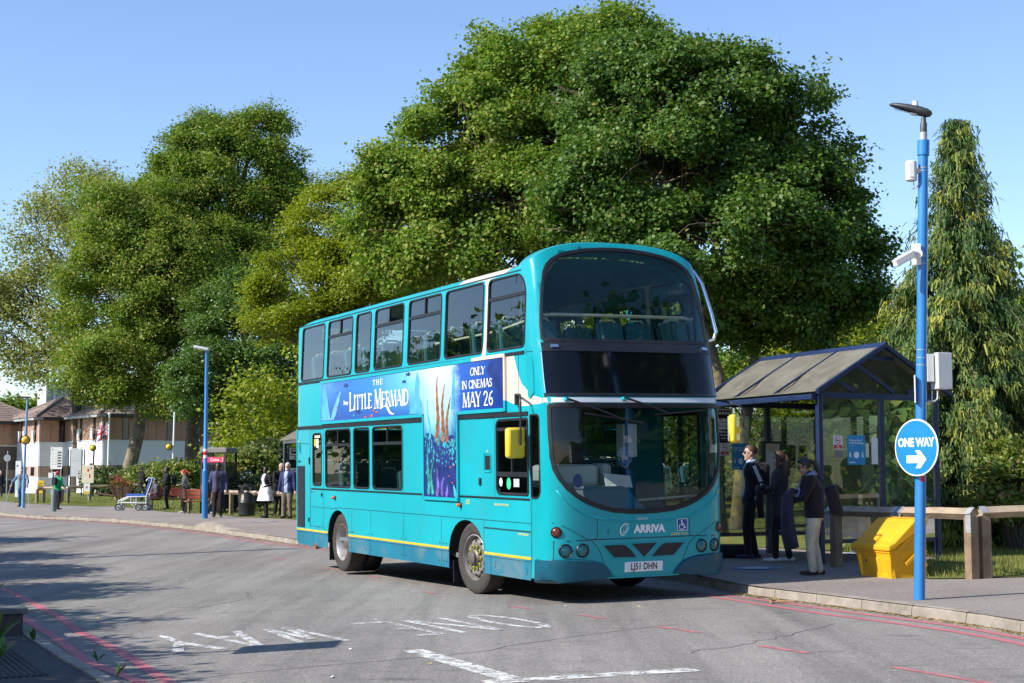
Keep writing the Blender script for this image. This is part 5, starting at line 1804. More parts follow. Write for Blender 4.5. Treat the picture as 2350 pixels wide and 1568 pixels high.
# ------------------------------------------------------------------ trees and shrubs
leafmat("maple_leaf", [(0, (0.0827, 0.163, 0.0213)), (0.45, (0.1405, 0.2317, 0.0274)), (0.8, (0.248, 0.3175, 0.0456)), (1, (0.3307, 0.3157, 0.073))], 0.36, 0.25, 0.55)
leafmat("maple_dark", [(0, (0.0553, 0.119, 0.0209)), (0.5, (0.0943, 0.1735, 0.0267)), (0.9, (0.1544, 0.2313, 0.0386)), (1, (0.2602, 0.2247, 0.0595))], 0.32, 0.32, 0.48)
leafmat("lime_leaf", [(0, (0.0773, 0.1482, 0.0168)), (0.4, (0.1335, 0.2184, 0.0243)), (0.75, (0.2249, 0.2886, 0.0395)), (1, (0.3226, 0.2917, 0.0776))], 0.38, 0.25, 0.55)
leafmat("lime_dark", [(0, (0.0579, 0.1166, 0.0223)), (0.5, (0.0914, 0.172, 0.0298)), (1, (0.1829, 0.2467, 0.0559))], 0.34, 0.4, 0.45)  # darker green leaf of the two-stemmed lime
leafmat("robinia_leaf", [(0, (0.1283, 0.1898, 0.0095)), (0.5, (0.2309, 0.2783, 0.0143)), (1, (0.3719, 0.3668, 0.0298))], 0.42, 0.35, 0.5)
leafmat("plane_leaf", [(0, (0.1539, 0.1971, 0.0491)), (0.5, (0.2437, 0.271, 0.0762)), (1, (0.4104, 0.3819, 0.1525))], 0.4, 0.3, 0.5)
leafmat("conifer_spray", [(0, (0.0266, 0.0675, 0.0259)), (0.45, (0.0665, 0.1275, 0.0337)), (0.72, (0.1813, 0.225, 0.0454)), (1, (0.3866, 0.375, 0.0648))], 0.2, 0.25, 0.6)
leafmat("shrub_leaf", [(0, (0.07, 0.126, 0.02)), (0.5, (0.14, 0.1995, 0.03)), (0.9, (0.26, 0.273, 0.06)), (1, (0.34, 0.231, 0.09))], 0.36, 0.4, 0.45)
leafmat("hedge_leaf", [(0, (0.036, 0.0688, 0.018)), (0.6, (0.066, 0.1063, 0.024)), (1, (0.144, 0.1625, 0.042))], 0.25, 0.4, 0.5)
leafmat("flower_mix", [(0, (0.4, 0.03, 0.05)), (0.35, (0.16, 0.02, 0.05)), (0.6, (0.5, 0.08, 0.10)), (1, (0.6, 0.3, 0.05))], 0.3, 0.3, 0.6)
pmat("bark_brown", (0.10, 0.082, 0.062), 0.95, var=0.4, vs_=5, bump=0.9, bs=14, dirt=((0.22, 0.19, 0.13), 3.0, 0.52))
pmat("bark_mottled", (0.15, 0.12, 0.085), 0.95, var=0.45, vs_=4, bump=0.9, bs=10, dirt=((0.30, 0.24, 0.14), 2.0, 0.5))
pmat("bark_lichen", (0.12, 0.095, 0.065), 0.95, var=0.4, vs_=5, bump=0.9, bs=14, dirt=((0.34, 0.24, 0.07), 2.4, 0.5))
pmat("twig_dark", (0.07, 0.055, 0.042), 0.95, var=0.3, vs_=6)
def unit(a):
 return a / np.maximum(np.linalg.norm(a, axis=-1, keepdims=True), 1e-9)
def leaf_cloud(name, centers, outs, per, spread, size, m, parent, r, shape='leaf', tint_c=None, up=0.55, droop=0.0, origin=(0, 0, 0), flat=0.6):
 """many leaf-sized faces gathered in sprays round the given centres"""
 n = len(centers)
 C = np.repeat(centers, per, 0)
 O = np.repeat(outs, per, 0)
 k = len(C)
 off = r.normal(0, 1, (k, 3)) * spread
 off[:, 2] *= flat
 Pp = C + off
 nn = unit(O * 0.55 + np.array([0, 0, up]) + r.normal(0, 0.62, (k, 3)))
 tdir = unit(off + O * 0.3 + r.normal(0, 0.5, (k, 3)) * spread + np.array([0, 0, -droop * spread]))
 tdir = unit(tdir - nn * (tdir * nn).sum(1, keepdims=True))
 sd = np.cross(nn, tdir)
 L = size * r.uniform(0.6, 1.35, (k, 1))
 if shape == 'maple':
  V = np.stack([Pp - tdir * L * 0.35, Pp + sd * L * 0.62 - nn * L * 0.1, Pp + tdir * L * 0.75, Pp - sd * L * 0.62 - nn * L * 0.1], 1)
  q = np.array([[0, 1, 2, 3]])
  F = (np.arange(k)[:, None, None] * 4 + q[None]).reshape(-1, 4)
  nv = 4
 else:
  V = np.stack([Pp - tdir * L * 0.5, Pp + sd * L * 0.36 - nn * L * 0.08, Pp + tdir * L * 0.6, Pp - sd * L * 0.36 - nn * L * 0.08], 1)
  F = np.arange(k * 4).reshape(-1, 4)
  nv = 4
 if tint_c is None:
  tint_c = r.uniform(0.2, 0.8, n)
 t = np.clip(np.repeat(tint_c, per) + r.normal(0, 0.2, k), 0, 1)
 o = tri_mesh(name, (V - np.array(origin)).reshape(-1, 3), F, m, np.repeat(t, nv), parent)
 return o
def crown_points(lobes, n, r, fill=0.2, rough=0.16, bough=0.30, cover=3.3):
 """spray centres gathered into boughs that sit over the surface of a crown of unequal lobes, with gaps between"""
 area = np.array([(l[3] * l[4] + l[4] * l[5] + l[3] * l[5]) for l in lobes])
 L0 = np.array(lobes)
 mean_r = float(np.mean(L0[:, 3:6]))
 rb = mean_r * bough
 nb = max(8, int(area.sum() * cover / (rb * rb * 3.2)))
 idx = r.choice(len(lobes), nb, p=area / area.sum())
 d = unit(r.normal(0, 1, (nb, 3)) + np.array([0, 0, 0.15]))
 rad = np.where(r.uniform(0, 1, nb) < fill, r.uniform(0.4, 0.75, nb), r.uniform(0.66, 0.88, nb) + r.normal(0, rough * 0.45, nb))
 B = L0[idx, :3] + d * L0[idx, 3:6] * rad[:, None]
 keep = np.ones(nb, bool)
 for l in lobes:
  q = (B - np.array(l[:3])) / np.array(l[3:6])
  keep &= ~((q ** 2).sum(1) < 0.40) | (r.uniform(0, 1, nb) < 0.25)
 B, d = B[keep], d[keep]
 nb = len(B)
 br = rb * r.uniform(0.6, 1.35, nb)
 k = r.integers(0, nb, n)
 e = unit(r.normal(0, 1, (n, 3)) + d[k] * 0.75 + np.array([0, 0, 0.35]))
 P = B[k] + e * (br[k] * r.uniform(0.45, 1.2, n))[:, None] * np.array([1, 1, 0.68]) + r.normal(0, 1, (n, 3)) * (br[k] * 0.16)[:, None]
 return P, unit(e * 0.75 + d[k] * 0.4)
def limbs(mb, p0, p1, r0, r1, r, wob=0.12, n=5):
 p0, p1 = Vector(p0), Vector(p1)
 d = p1 - p0
 pts, rs = [], []
 for i in range(n + 1):
  t = i / n
  w_ = Vector((r.normal(), r.normal(), r.normal())) * (wob * d.length * 0.25 * sin(pi * t))
  sag = Vector((0, 0, 0.10 * d.length * sin(pi * t)))
  pts.append(p0 + d * t + w_ + sag)
  rs.append(r0 + (r1 - r0) * t ** 0.8)
 mb.tube(pts, rs, 6 if r0 < 0.12 else 9, cap=False)
 return pts, rs
def tree(name, label, base, lobes, trunk, leaf, nspray, per, spread, size, seed, bark="bark_brown", group=None, twigs=40, shape='leaf', cat="tree", fill=0.25, up=0.55, tint_lo=0.15, tint_hi=0.7, extra=None, rough=0.16, forks=None, flat=0.6, cover=3.3):
 """trunk: list of (x, y, z, radius) in world space from the ground up"""
 r = np.random.default_rng(seed)
 root = thing(name, label, cat, base, 0, group)
 mb = MB(base)
 tp = [Vector(p[:3]) for p in trunk]
 tr_ = [p[3] for p in trunk]
 mb.tube(tp, tr_, 12, cap=False)
 top = tp[-1]
 fk = [Vector(f) for f in forks] if forks else [top]
 for i, l in enumerate(lobes):
  c = Vector(l[:3])
  s_ = min(fk, key=lambda q: (q - c).length)
  k = min(range(len(tp)), key=lambda j: (tp[j] - s_).length)
  st = tp[k] if k > 0 else top
  if len(tp) > 2 and c.z < st.z:
   st = tp[-2]
  r0 = tr_[-1] * (0.75 if i else 0.9)
  pts, rs = limbs(mb, st, c, r0, r0 * 0.3, r)
  for j in range(max(3, twigs // len(lobes))):
   q = pts[r.integers(2, len(pts))]
   d = unit(r.normal(0, 1, 3) + np.array([0, 0, 0.35]))
   e = Vector(np.array(l[:3]) + d * np.array(l[3:6]) * r.uniform(0.7, 1.0))
   p2, r2 = limbs(mb, q, e, r0 * 0.28, 0.012, r, 0.2, 5)
   for jj in range(2):
    q2 = p2[r.integers(2, 5)]
    e2 = q2 + Vector(unit(r.normal(0, 1, 3) + np.array(d) * 0.8)) * r.uniform(0.5, 1.4) * (l[3] / 2.5)
    limbs(mb, q2, e2, r0 * 0.09, 0.008, r, 0.2, 3)
 mb.build("trunk", bark, root, smooth=180)
 P, O = crown_points(lobes, nspray, r, fill, rough, 0.30, cover)
 if extra is not None:
  P = np.concatenate([P, extra])
  O = np.concatenate([O, np.tile([[0, 0, 1.0]], (len(extra), 1))])
 tint = r.uniform(tint_lo, tint_hi, len(P))
 leaf_cloud("crown", P, O, per, spread, size, leaf, root, r, shape, tint, up, origin=base, flat=flat)
 return root
def lobe(px, py, Y, rx, ry, dy=0.8, rz=None):
 """crown lobe centred on the line of sight through (px, py) at distance Y; radii given in view pixels"""
 c = at(px, py, Y)
 s_ = Y / FPX
 return (c.x, c.y, c.z, rx * s_, rx * s_ * dy, ry * s_)
def ground_at(px, Y):
 x = at(px, 1000, Y).x
 return x, Y, gz(x, Y) + KERB
# sprigs that break the outline, given as view pixels
def sprigs(pts, Y, n=8, r=None, jit=14, h=30):
 out = []
 rr = np.random.default_rng(len(pts) * 7 + int(Y))
 for (x, y) in pts:
  for k in range(n):
   out.append(at(x + rr.normal(0, jit * 0.4), y + rr.uniform(0, h), Y + rr.normal(0, 0.4)))
 return np.array([tuple(p) for p in out])
# the two big maples behind the bus
x, y, z = ground_at(1255, 40)
b1 = (x, y, z)
lob = [lobe(1290, 200, 40, 250, 160), lobe(1120, 330, 39.5, 210, 170), lobe(1010, 430, 40, 150, 120), lobe(1180, 470, 39, 250, 120), lobe(1380, 190, 41, 220, 150), lobe(960, 560, 40, 150, 100), lobe(1080, 590, 39.5, 200, 80), lobe(1420, 330, 40.5, 190, 170)]
ex = sprigs([(1400, 12), (1225, 60), (1105, 65), (1155, 90), (1075, 130), (1000, 195), (1250, 45), (1310, 55), (960, 265), (880, 340), (860, 375), (900, 330), (1050, 160), (1350, 60), (975, 240), (920, 300)], 40)
tree("maple_tree", "tall broad maple with yellowish green crown rising behind the bus roof", b1, lob,
     [(x, y, z, .42), (x, y, z + 1.2, .32), (x + .1, y, z + 3, .28), (x - .1, y, z + 4.6, .24)], "maple_leaf", 5600, 42, 0.20, 0.080, 21, twigs=150, shape='maple', extra=ex, tint_lo=0.2, tint_hi=0.8,
     forks=[(x, y, z + 3), (x - .1, y, z + 4.6)], rough=0.2, bark="bark_lichen", group="broad maples behind the bus")
x, y, z = ground_at(1650, 33)
b2 = (x, y, z)
lob = [lobe(1560, 240, 33, 250, 140), lobe(1700, 330, 33, 220, 170), lobe(1790, 480, 33, 210, 160), lobe(1500, 420, 32.5, 260, 150), lobe(1640, 560, 32, 280, 120), lobe(1880, 640, 33, 140, 130), lobe(1370, 500, 32.5, 150, 110), lobe(1830, 720, 33.5, 150, 90), lobe(1440, 210, 33.5, 200, 120), lobe(1700, 700, 34.5, 170, 90)]
ex = sprigs([(1580, 130), (1500, 95), (1440, 90), (1640, 135), (1665, 145), (1740, 205), (1800, 200), (1890, 225), (1885, 270), (1890, 370), (1900, 390), (1940, 430), (1960, 470), (1985, 560), (2010, 590), (2020, 660), (1560, 110), (1860, 215)], 33, h=26)
tree("maple_tree", "dark green maple with lichened trunk beside the bus shelter", b2, lob,
     [(x - .1, y, z, .30), (x - .12, y, z + 1.0, .2), (x - .02, y, z + 2.2, .16), (x + .02, y, z + 3.4, .14), (x - .35, y, z + 4.7, .12)], "maple_dark", 6000, 42, 0.17, 0.076, 22, twigs=150, shape='maple', extra=ex, tint_lo=0.15, tint_hi=0.7,
     forks=[(x, y, z + 3.4), (x - .35, y, z + 4.7)], rough=0.18, bark="bark_lichen", group="broad maples behind the bus")
x, y, z = ground_at(1745, 35)
tree("maple_tree", "thin lichened maple stem leaning right behind the bus shelter roof", (x, y, z), [lobe(1780, 560, 35, 120, 90), lobe(1850, 500, 35, 90, 80)],
     [(x - .55, y, z, .2), (x - .4, y, z + 2, .14), (x - .1, y, z + 4, .12)], "maple_dark", 500, 36, 0.21, 0.076, 28, twigs=30, shape='maple', bark="bark_lichen", group="broad maples behind the bus")
# bright robinia left of the maples
x, y, z = ground_at(760, 47)
lob = [lobe(790, 520, 47, 130, 110), lobe(700, 640, 46.5, 120, 110), lobe(850, 480, 47, 110, 90), lobe(880, 620, 46, 170, 110), lobe(760, 740, 46.5, 130, 60), lobe(640, 720, 46.5, 70, 60), lobe(980, 640, 46.5, 120, 70)]
tree("robinia_tree", "bright yellow-green tree with layered boughs directly behind the bus rear", (x, y, z), lob, [(x, y, z, .3), (x, y, z + 2, .22), (x + .1, y, z + 4, .18)], "robinia_leaf", 3000, 40, 0.24, 0.085, 23, twigs=70, extra=sprigs([(780, 405), (720, 420), (690, 480), (600, 650), (585, 720), (610, 760), (640, 580)], 47), up=0.9, flat=0.35)
# limes on the far lawn
x, y, z = -24.2, 96.5, 0.49
lob = [lobe(310, 560, 96, 150, 170), lobe(250, 700, 95, 130, 150), lobe(400, 660, 95, 160, 190), lobe(330, 830, 95, 170, 100), lobe(220, 850, 95, 80, 70), lobe(420, 840, 94, 110, 110)]
tree("lime_tree", "leaning mottled lime trunk with dense olive green crown on the lawn", (x, y, z), lob, [(x - .5, y, z, .55), (x - .1, y, z + 2, .45), (x + .35, y, z + 4, .42), (x + .6, y, z + 7, .36)], "lime_leaf", 4400, 40, 0.36, 0.165, 24, cover=5.5, bark="bark_mottled", twigs=60, tint_lo=0.25, tint_hi=0.85, extra=sprigs([(200, 560), (140, 650), (130, 720), (150, 860), (235, 520)], 96, h=40))
x, y = at(445, 1000, 100).x, 100
z = gz(x, y) + KERB
lob = [lobe(540, 420, 100, 150, 130), lobe(430, 480, 99, 110, 140), lobe(600, 540, 100, 110, 150), lobe(500, 640, 98, 160, 140), lobe(590, 330, 100, 70, 80), lobe(470, 340, 100, 80, 70), lobe(660, 470, 101, 60, 90), lobe(380, 440, 100, 60, 70)]
tree("lime_tree", "tallest dense lime on the left with pointed top", (x, y, z), lob, [(x + .2, y, z, .75), (x, y, z + 3, .6), (x + .3, y, z + 8, .5), (x + 1, y, z + 12, .4)], "lime_leaf", 4800, 40, 0.36, 0.165, 25, cover=5.5, twigs=60, tint_lo=0.2, tint_hi=0.75, extra=sprigs([(600, 240), (590, 255), (500, 262), (420, 275), (460, 262), (380, 300), (355, 345), (700, 400), (690, 340), (640, 270)], 100, h=36))
x, y = at(512, 1000, 92).x, 92
z = gz(x, y) + KERB
lob = [lobe(560, 760, 91, 130, 150), lobe(480, 880, 90, 100, 110), lobe(620, 880, 90, 100, 130), lobe(650, 760, 92, 70, 100), lobe(560, 980, 90, 90, 60), lobe(640, 985, 90, 60, 70)]
tree("lime_tree", "glossy dark green lime with two stems beside the phone box", (x, y, z), lob, [(x, y, z, .6), (x + .1, y, z + 2.5, .45), (x + .9, y, z + 6, .36)], "lime_dark", 3200, 38, 0.32, 0.15, 26, cover=5.0, twigs=60, forks=[(x + .1, y, z + 2.5), (x + .9, y, z + 6)])
# pale open-crowned tree on the far left
x, y = at(180, 1000, 108).x, 108
z = gz(x, y) + KERB
lob = [lobe(200, 480, 108, 130, 90), lobe(110, 570, 107, 110, 90), lobe(60, 680, 107, 110, 80), lobe(150, 700, 107, 120, 110), lobe(30, 790, 106, 80, 60), lobe(270, 430, 109, 80, 50), lobe(130, 830, 106, 110, 50), lobe(-60, 700, 107, 90, 120)]
tree("plane_tree", "pale open-crowned tree with sky showing through at the far left", (x, y, z), lob, [(x, y, z, .5), (x, y, z + 4, .4), (x - .4, y, z + 9, .3)], "plane_leaf", 1700, 22, 0.60, 0.20, 27, twigs=120, fill=0.35, bark="twig_dark", tint_lo=0.2, tint_hi=0.8, rough=0.3)
# yellow-green tree seen over the shelter
x, y, z = ground_at(1915, 52)
lob = [lobe(1900, 760, 52, 90, 70), lobe(1960, 730, 52, 70, 60), lobe(1850, 800, 51, 60, 60), lobe(1980, 820, 51, 70, 60), lobe(1900, 900, 51, 130, 90)]
tree("robinia_tree", "small yellow-green tree glimpsed above the bus shelter roof", (x, y, z), lob, [(x, y, z, .25), (x, y, z + 3, .18)], "robinia_leaf", 900, 26, 0.34, 0.17, 31, twigs=25, tint_lo=0.4, tint_hi=0.95)
# weeping conifer on the right
def conifer(name, label, px, Y, ytop, ybase, half, seed, n_wh=42, cat="tree"):
 r = np.random.default_rng(seed)
 x, y, z = ground_at(px, Y)
 base = (x, y, z)
 root = thing(name, label, cat, base)
 ztop = at(px, ytop, Y).z
 Hh = ztop - z
 mb = MB(base)
 mb.tube([(x, y, z), (x, y, z + Hh * .5), (x, y, z + Hh * .97)], [0.28, 0.16, 0.02], 8)
 cs, os_, ti = [], [], []
 for i in range(n_wh):
  t = (i + 0.5) / n_wh
  zz = z + Hh * (0.03 + 0.95 * t)
  R = half * (1 - t) ** 0.80 * (1.0 + 0.16 * sin(i * 2.1)) + 0.08
  k = max(3, int(4 + 9 * (1 - t)))
  for j in range(k):
   a = 2 * pi * (j + r.uniform(-.3, .3)) / k + i * 1.3
   RR = R * r.uniform(0.58, 1.15)
   pts = []
   for s_ in np.linspace(0, 1, 5):
    pts.append(Vector((x + cos(a) * RR * s_, y + sin(a) * RR * s_, zz + 0.16 * RR * sin(pi * s_) - 0.34 * RR * s_ * s_)))
   mb.tube(pts, [0.03, .022, .016, .01, .006], 5, cap=False)
   m_ = max(3, int(RR * 6))
   for q in range(m_):
    s_ = 0.38 + 0.66 * (q + r.uniform(0, 1)) / m_
    p = Vector((x + cos(a) * RR * s_, y + sin(a) * RR * s_, zz + 0.16 * RR * sin(pi * min(s_, 1)) - 0.34 * RR * s_ * s_))
    cs.append((p.x + r.normal(0, .05), p.y + r.normal(0, .05), p.z))
    os_.append((cos(a), sin(a), 0.1))
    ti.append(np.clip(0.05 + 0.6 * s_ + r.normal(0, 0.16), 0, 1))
 mb.build("trunk", "bark_brown", root, smooth=180)
 cs, os_, ti = np.array(cs), np.array(os_), np.array(ti)
 per = 34
 n = len(cs)
 C = np.repeat(cs, per, 0)
 O = np.repeat(os_, per, 0)
 k = len(C)
 C = C + np.stack([r.normal(0, .085, k), r.normal(0, .085, k), -np.abs(r.normal(0, .11, k)) + 0.04], 1)
 drop = r.uniform(0.05, 0.17, (k, 1))
 side = unit(np.stack([-O[:, 1], O[:, 0], np.zeros(k)], 1) + r.normal(0, 0.7, (k, 3)) * np.array([1, 1, 0.3]))
 w_ = r.uniform(0.014, 0.034, (k, 1))
 outv = O * r.uniform(-0.02, 0.10, (k, 1)) + r.normal(0, 0.045, (k, 3))
 dn = np.array([0, 0, -1.0])
 V = np.stack([C - side * w_ * 0.6, C + side * w_ * 0.6, C + outv * 0.8 + dn * drop + side * w_ * 0.35, C + outv * 0.8 + dn * drop - side * w_ * 0.35], 1)
 F = np.arange(k * 4).reshape(-1, 4)
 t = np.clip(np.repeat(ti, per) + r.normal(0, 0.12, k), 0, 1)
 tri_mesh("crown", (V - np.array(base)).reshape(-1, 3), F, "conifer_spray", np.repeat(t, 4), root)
 return root
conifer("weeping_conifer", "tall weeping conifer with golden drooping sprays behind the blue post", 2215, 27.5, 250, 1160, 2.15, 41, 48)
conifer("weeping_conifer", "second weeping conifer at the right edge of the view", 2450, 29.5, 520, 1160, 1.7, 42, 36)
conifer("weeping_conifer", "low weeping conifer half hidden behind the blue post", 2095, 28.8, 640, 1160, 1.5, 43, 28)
# shrubs and hedges: (label, px, py of middle, distance, half width px, half height px, leaf)
def shrub(name, label, px, py, Y, rx, ry, leaf, n, size, seed, group=None, cat="shrub", lobes=None, per=20):
 r = np.random.default_rng(seed)
 x, y, z = ground_at(px, Y)
 base = (x, y, z)
 root = thing(name, label, cat, base, 0, group)
 s_ = Y / FPX
 lob = lobes or [lobe(px, py, Y, rx * .75, ry * .8), lobe(px - rx * .45, py + ry * .25, Y - .2, rx * .5, ry * .65), lobe(px + rx * .45, py + ry * .2, Y + .1, rx * .5, ry * .7)]
 mb = MB(base)
 for k in range(9):
  d = r.normal(0, 1, 3)
  l = lob[k % len(lob)]
  e = Vector((l[0] + d[0] * l[3] * .5, l[1] + d[1] * l[4] * .5, l[2] + abs(d[2]) * l[5] * .5))
  limbs(mb, (x + d[0] * .1, y + d[1] * .1, z), e, 0.03 * max(1, rx * s_), 0.006, r, 0.15, 4)
 mb.build("stem", "twig_dark", root, smooth=180)
 P, O = crown_points(lob, n, r, 0.35, 0.2, 0.4)
 P = P[P[:, 2] > z - 0.02]
 O = O[:len(P)]
 leaf_cloud("foliage", P, O, per, size * 1.9, size, leaf, root, r, 'leaf', r.uniform(0.15, 0.85, len(P)), 0.5, origin=base)
 return root
shrub("laurel_shrub", "rounded shrub with pale and bronze young leaves at the right edge of the lawn", 2330, 1100, 25, 85, 95, "shrub_leaf", 420, 0.085, 51)
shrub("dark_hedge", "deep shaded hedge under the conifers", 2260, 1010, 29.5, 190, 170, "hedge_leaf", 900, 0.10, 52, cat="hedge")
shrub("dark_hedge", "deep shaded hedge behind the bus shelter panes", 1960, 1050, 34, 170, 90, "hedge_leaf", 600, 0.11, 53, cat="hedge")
shrub("viburnum_shrub", "sunlit yellow-green bush seen through the shelter end panes", 1950, 1075, 31, 110, 75, "shrub_leaf", 500, 0.10, 54)
shrub("viburnum_shrub", "sunlit bush seen through the long shelter pane left of the corner post", 1790, 1060, 36, 95, 95, "shrub_leaf", 420, 0.11, 55)
shrub("viburnum_shrub", "bush behind the white-clad wall between the phone box and far shelter", 570, 1090, 58, 55, 70, "shrub_leaf", 420, 0.14, 56)
shrub("viburnum_shrub", "yellowish shrub left of the tall lamp column", 400, 1097, 78, 60, 30, "shrub_leaf", 380, 0.18, 57)
shrub("viburnum_shrub", "rounded green shrub right of the leaning lime trunk", 350, 1094, 84, 45, 26, "shrub_leaf", 300, 0.18, 58)
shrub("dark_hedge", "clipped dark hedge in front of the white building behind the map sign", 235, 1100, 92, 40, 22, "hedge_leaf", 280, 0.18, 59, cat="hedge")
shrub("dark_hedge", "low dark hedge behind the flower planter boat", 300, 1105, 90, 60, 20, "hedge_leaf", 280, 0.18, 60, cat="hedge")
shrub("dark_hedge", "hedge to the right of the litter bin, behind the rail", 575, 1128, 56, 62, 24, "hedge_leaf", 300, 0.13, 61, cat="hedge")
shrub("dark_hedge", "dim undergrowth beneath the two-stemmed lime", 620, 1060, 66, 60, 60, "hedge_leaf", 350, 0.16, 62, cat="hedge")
shrub("distant_tree", "far tree line glimpsed left of the brick gables", 15, 945, 190, 60, 28, "lime_leaf", 300, 0.5, 63, cat="tree")
shrub("distant_tree", "far dark tree top above the brick roof ridge", 130, 925, 200, 30, 20, "lime_leaf", 120, 0.5, 64, cat="tree")
# background greenery seen between the trunks and through the bus windows
for k, (px, Y, hgt, w_) in enumerate(((1050, 62, 7, 6), (1280, 66, 8, 7), (1500, 60, 7, 6), (1700, 58, 6.5, 6), (2080, 48, 6, 5), (2300, 46, 7, 5), (760, 70, 8, 6))):
 x, y, z = ground_at(px, Y)
 lob = [(x, y, z + hgt * .5, w_ * .6, w_ * .5, hgt * .52), (x - w_ * .5, y, z + hgt * .35, w_ * .45, w_ * .4, hgt * .4), (x + w_ * .5, y, z + hgt * .4, w_ * .45, w_ * .4, hgt * .42)]
 lab = ["round green tree behind the bus roof middle", "tall green tree behind the bus front", "green tree between the maple trunks", "green tree behind the bus shelter ridge", "dim green tree behind the weeping conifers", "green tree past the right-hand conifer", "green tree between the limes and the bus rear"][k]
 tree("background_tree", lab, (x, y, z), lob, [(x, y, z, .25), (x, y, z + hgt * .35, .18)], "lime_leaf" if k % 2 else "robinia_leaf", 700, 26, 0.4, 0.19, 70 + k, twigs=12, group="trees at the back of the grounds")
# trees outside the view on the left: they shade the near kerb and show in the side windows
for k, (x, y, h, w_) in enumerate(((-9.3, 9.4, 4.7, 1.6), (-9.5, 11.7, 4.7, 1.6), (-10.6, 14.8, 4.7, 1.7), (-12.2, 19.5, 4.8, 2.0), (-14.1, 24.7, 5.0, 2.3), (-16.6, 29.7, 5.2, 2.4))):
 z = gz(x, y) + 0.05
 lob = [(x, y, z + h * .62, w_, w_ * 1.3, h * .37), (x - .6, y + 1.0, z + h * .45, w_ * .9, w_ * 1.2, h * .36), (x + .3, y - 1.1, z + h * .45, w_ * .9, w_ * 1.2, h * .36), (x, y, z + h * .25, w_, w_ * 1.3, h * .25)]
 lab = ["bushy roadside tree nearest the camera, left of the view", "second bushy roadside tree left of the view", "third bushy roadside tree left of the view", "fourth bushy roadside tree left of the view", "fifth bushy roadside tree left of the view", "farthest bushy roadside tree left of the view"][k]
 tree("roadside_tree", lab, (x, y, z), lob, [(x, y, z, .14), (x, y, z + h * .4, .1)], "maple_leaf", 1500, 24, 0.20, 0.15, 80 + k, twigs=16, fill=.5, cover=6, group="roadside trees on the near kerb")
for k, (x, y, h, w_) in enumerate(((25, 4, 17, 6.0), (33, -6, 18, 6.5), (23.5, 14, 8, 3.6), (30, 9, 10, 4.0), (-22, 36, 7, 3.4), (-26.5, 41, 7.5, 3.6), (-31, 47, 7.5, 3.8), (-37, 54, 8, 4.2))):  # unseen trees added so the bus and shelter glass reflect foliage
 z = gz(x, y)
 lob = [(x, y, z + h * .6, w_, w_, h * .40), (x - w_ * .4, y + 1.0, z + h * .4, w_ * .8, w_, h * .36), (x + w_ * .4, y - 1.1, z + h * .4, w_ * .8, w_, h * .36), (x, y, z + h * .2, w_, w_, h * .2)]
 lab = ["tall broad tree standing right of the camera beyond the pavement", "farther tall tree right of the camera", "bushy tree beyond the pavement right of the view", "second bushy tree beyond the pavement right of the view", "bushy tree across the road on the left", "second bushy tree across the road on the left", "third bushy tree across the road on the left", "farthest bushy tree across the road on the left"][k]
 tree("roadside_tree", lab, (x, y, z), lob, [(x, y, z, .3), (x, y, z + h * .4, .2)], "maple_dark" if k < 4 else "maple_leaf", 900 if k < 2 else 500, 26, 0.7 if k < 2 else .5, 0.5 if k < 2 else .36, 90 + k, twigs=16, group="trees added around the road, out of view", fill=.4)
# ------------------------------------------------------------------ street furniture
pmat("pole_blue", (0.025, 0.19, 0.50), 0.38, var=0.08, vs_=2, coat=0.3, dirt=((0.12, 0.22, 0.36), 4, 0.68))
pmat("pale_blue", (0.16, 0.32, 0.48), 0.45, var=0.1)
pmat("navy_frame", (0.012, 0.024, 0.075), 0.38, var=0.12, vs_=3, coat=0.3)
pmat("lamp_grey", (0.05, 0.052, 0.055), 0.5, var=0.15)
pmat("galvanised", (0.42, 0.43, 0.44), 0.45, metal=0.4, var=0.15, vs_=9)
pmat("white_plastic", (0.72, 0.71, 0.68), 0.4, var=0.05)
pmat("cabinet_grey", (0.55, 0.56, 0.56), 0.5, var=0.06, dirt=((0.4, 0.38, 0.34), 3, 0.66))
pmat("grit_yellow", (0.74, 0.36, 0.006), 0.55, var=0.08, vs_=2, bump=0.15, bs=120, dirt=((0.45, 0.22, 0.02), 2.5, 0.62))
pmat("post_wood", (0.24, 0.165, 0.105), 0.9, var=0.35, vs_=3, bump=0.7, bs=26, dirt=((0.12, 0.085, 0.06), 2.0, 0.55))
pmat("rail_wood", (0.34, 0.26, 0.18), 0.9, var=0.3, vs_=3, bump=0.7, bs=26, dirt=((0.2, 0.15, 0.10), 2.0, 0.55))
pmat("bench_red", (0.42, 0.10, 0.05), 0.6, var=0.2, vs_=6)
pmat("cast_black", (0.02, 0.02, 0.022), 0.6, var=0.2)
pmat("bin_black", (0.022, 0.024, 0.028), 0.42, var=0.2, vs_=5)
pmat("belisha_amber", (0.75, 0.48, 0.02), 0.3, var=0.08, coat=0.4)
pmat("bollard_grey", (0.16, 0.19, 0.19), 0.6, var=0.15)
pmat("sign_grey", (0.30, 0.32, 0.33), 0.5, var=0.06)
pmat("map_print", (0.72, 0.63, 0.44), 0.5, var=0.1, vs_=3)
pmat("print_red", (0.58, 0.025, 0.03), 0.5, var=0.05)
pmat("print_pink", (0.65, 0.04, 0.12), 0.5, var=0.05)
pmat("totem_teal", (0.45, 0.68, 0.66), 0.5, var=0.05)
pmat("timber_brown", (0.12, 0.065, 0.04), 0.9, var=0.3, vs_=6, bump=0.5, bs=30)
pmat("seat_blue", (0.015, 0.11, 0.45), 0.5, var=0.08)
pmat("chair_frame", (0.62, 0.65, 0.68), 0.35, var=0.06)
pmat("cab_wood", (0.2, 0.19, 0.17), 0.7, var=0.1)
pmat("planter_concrete", (0.12, 0.125, 0.13), 0.9, var=0.2, vs_=5, bump=0.5, bs=40)
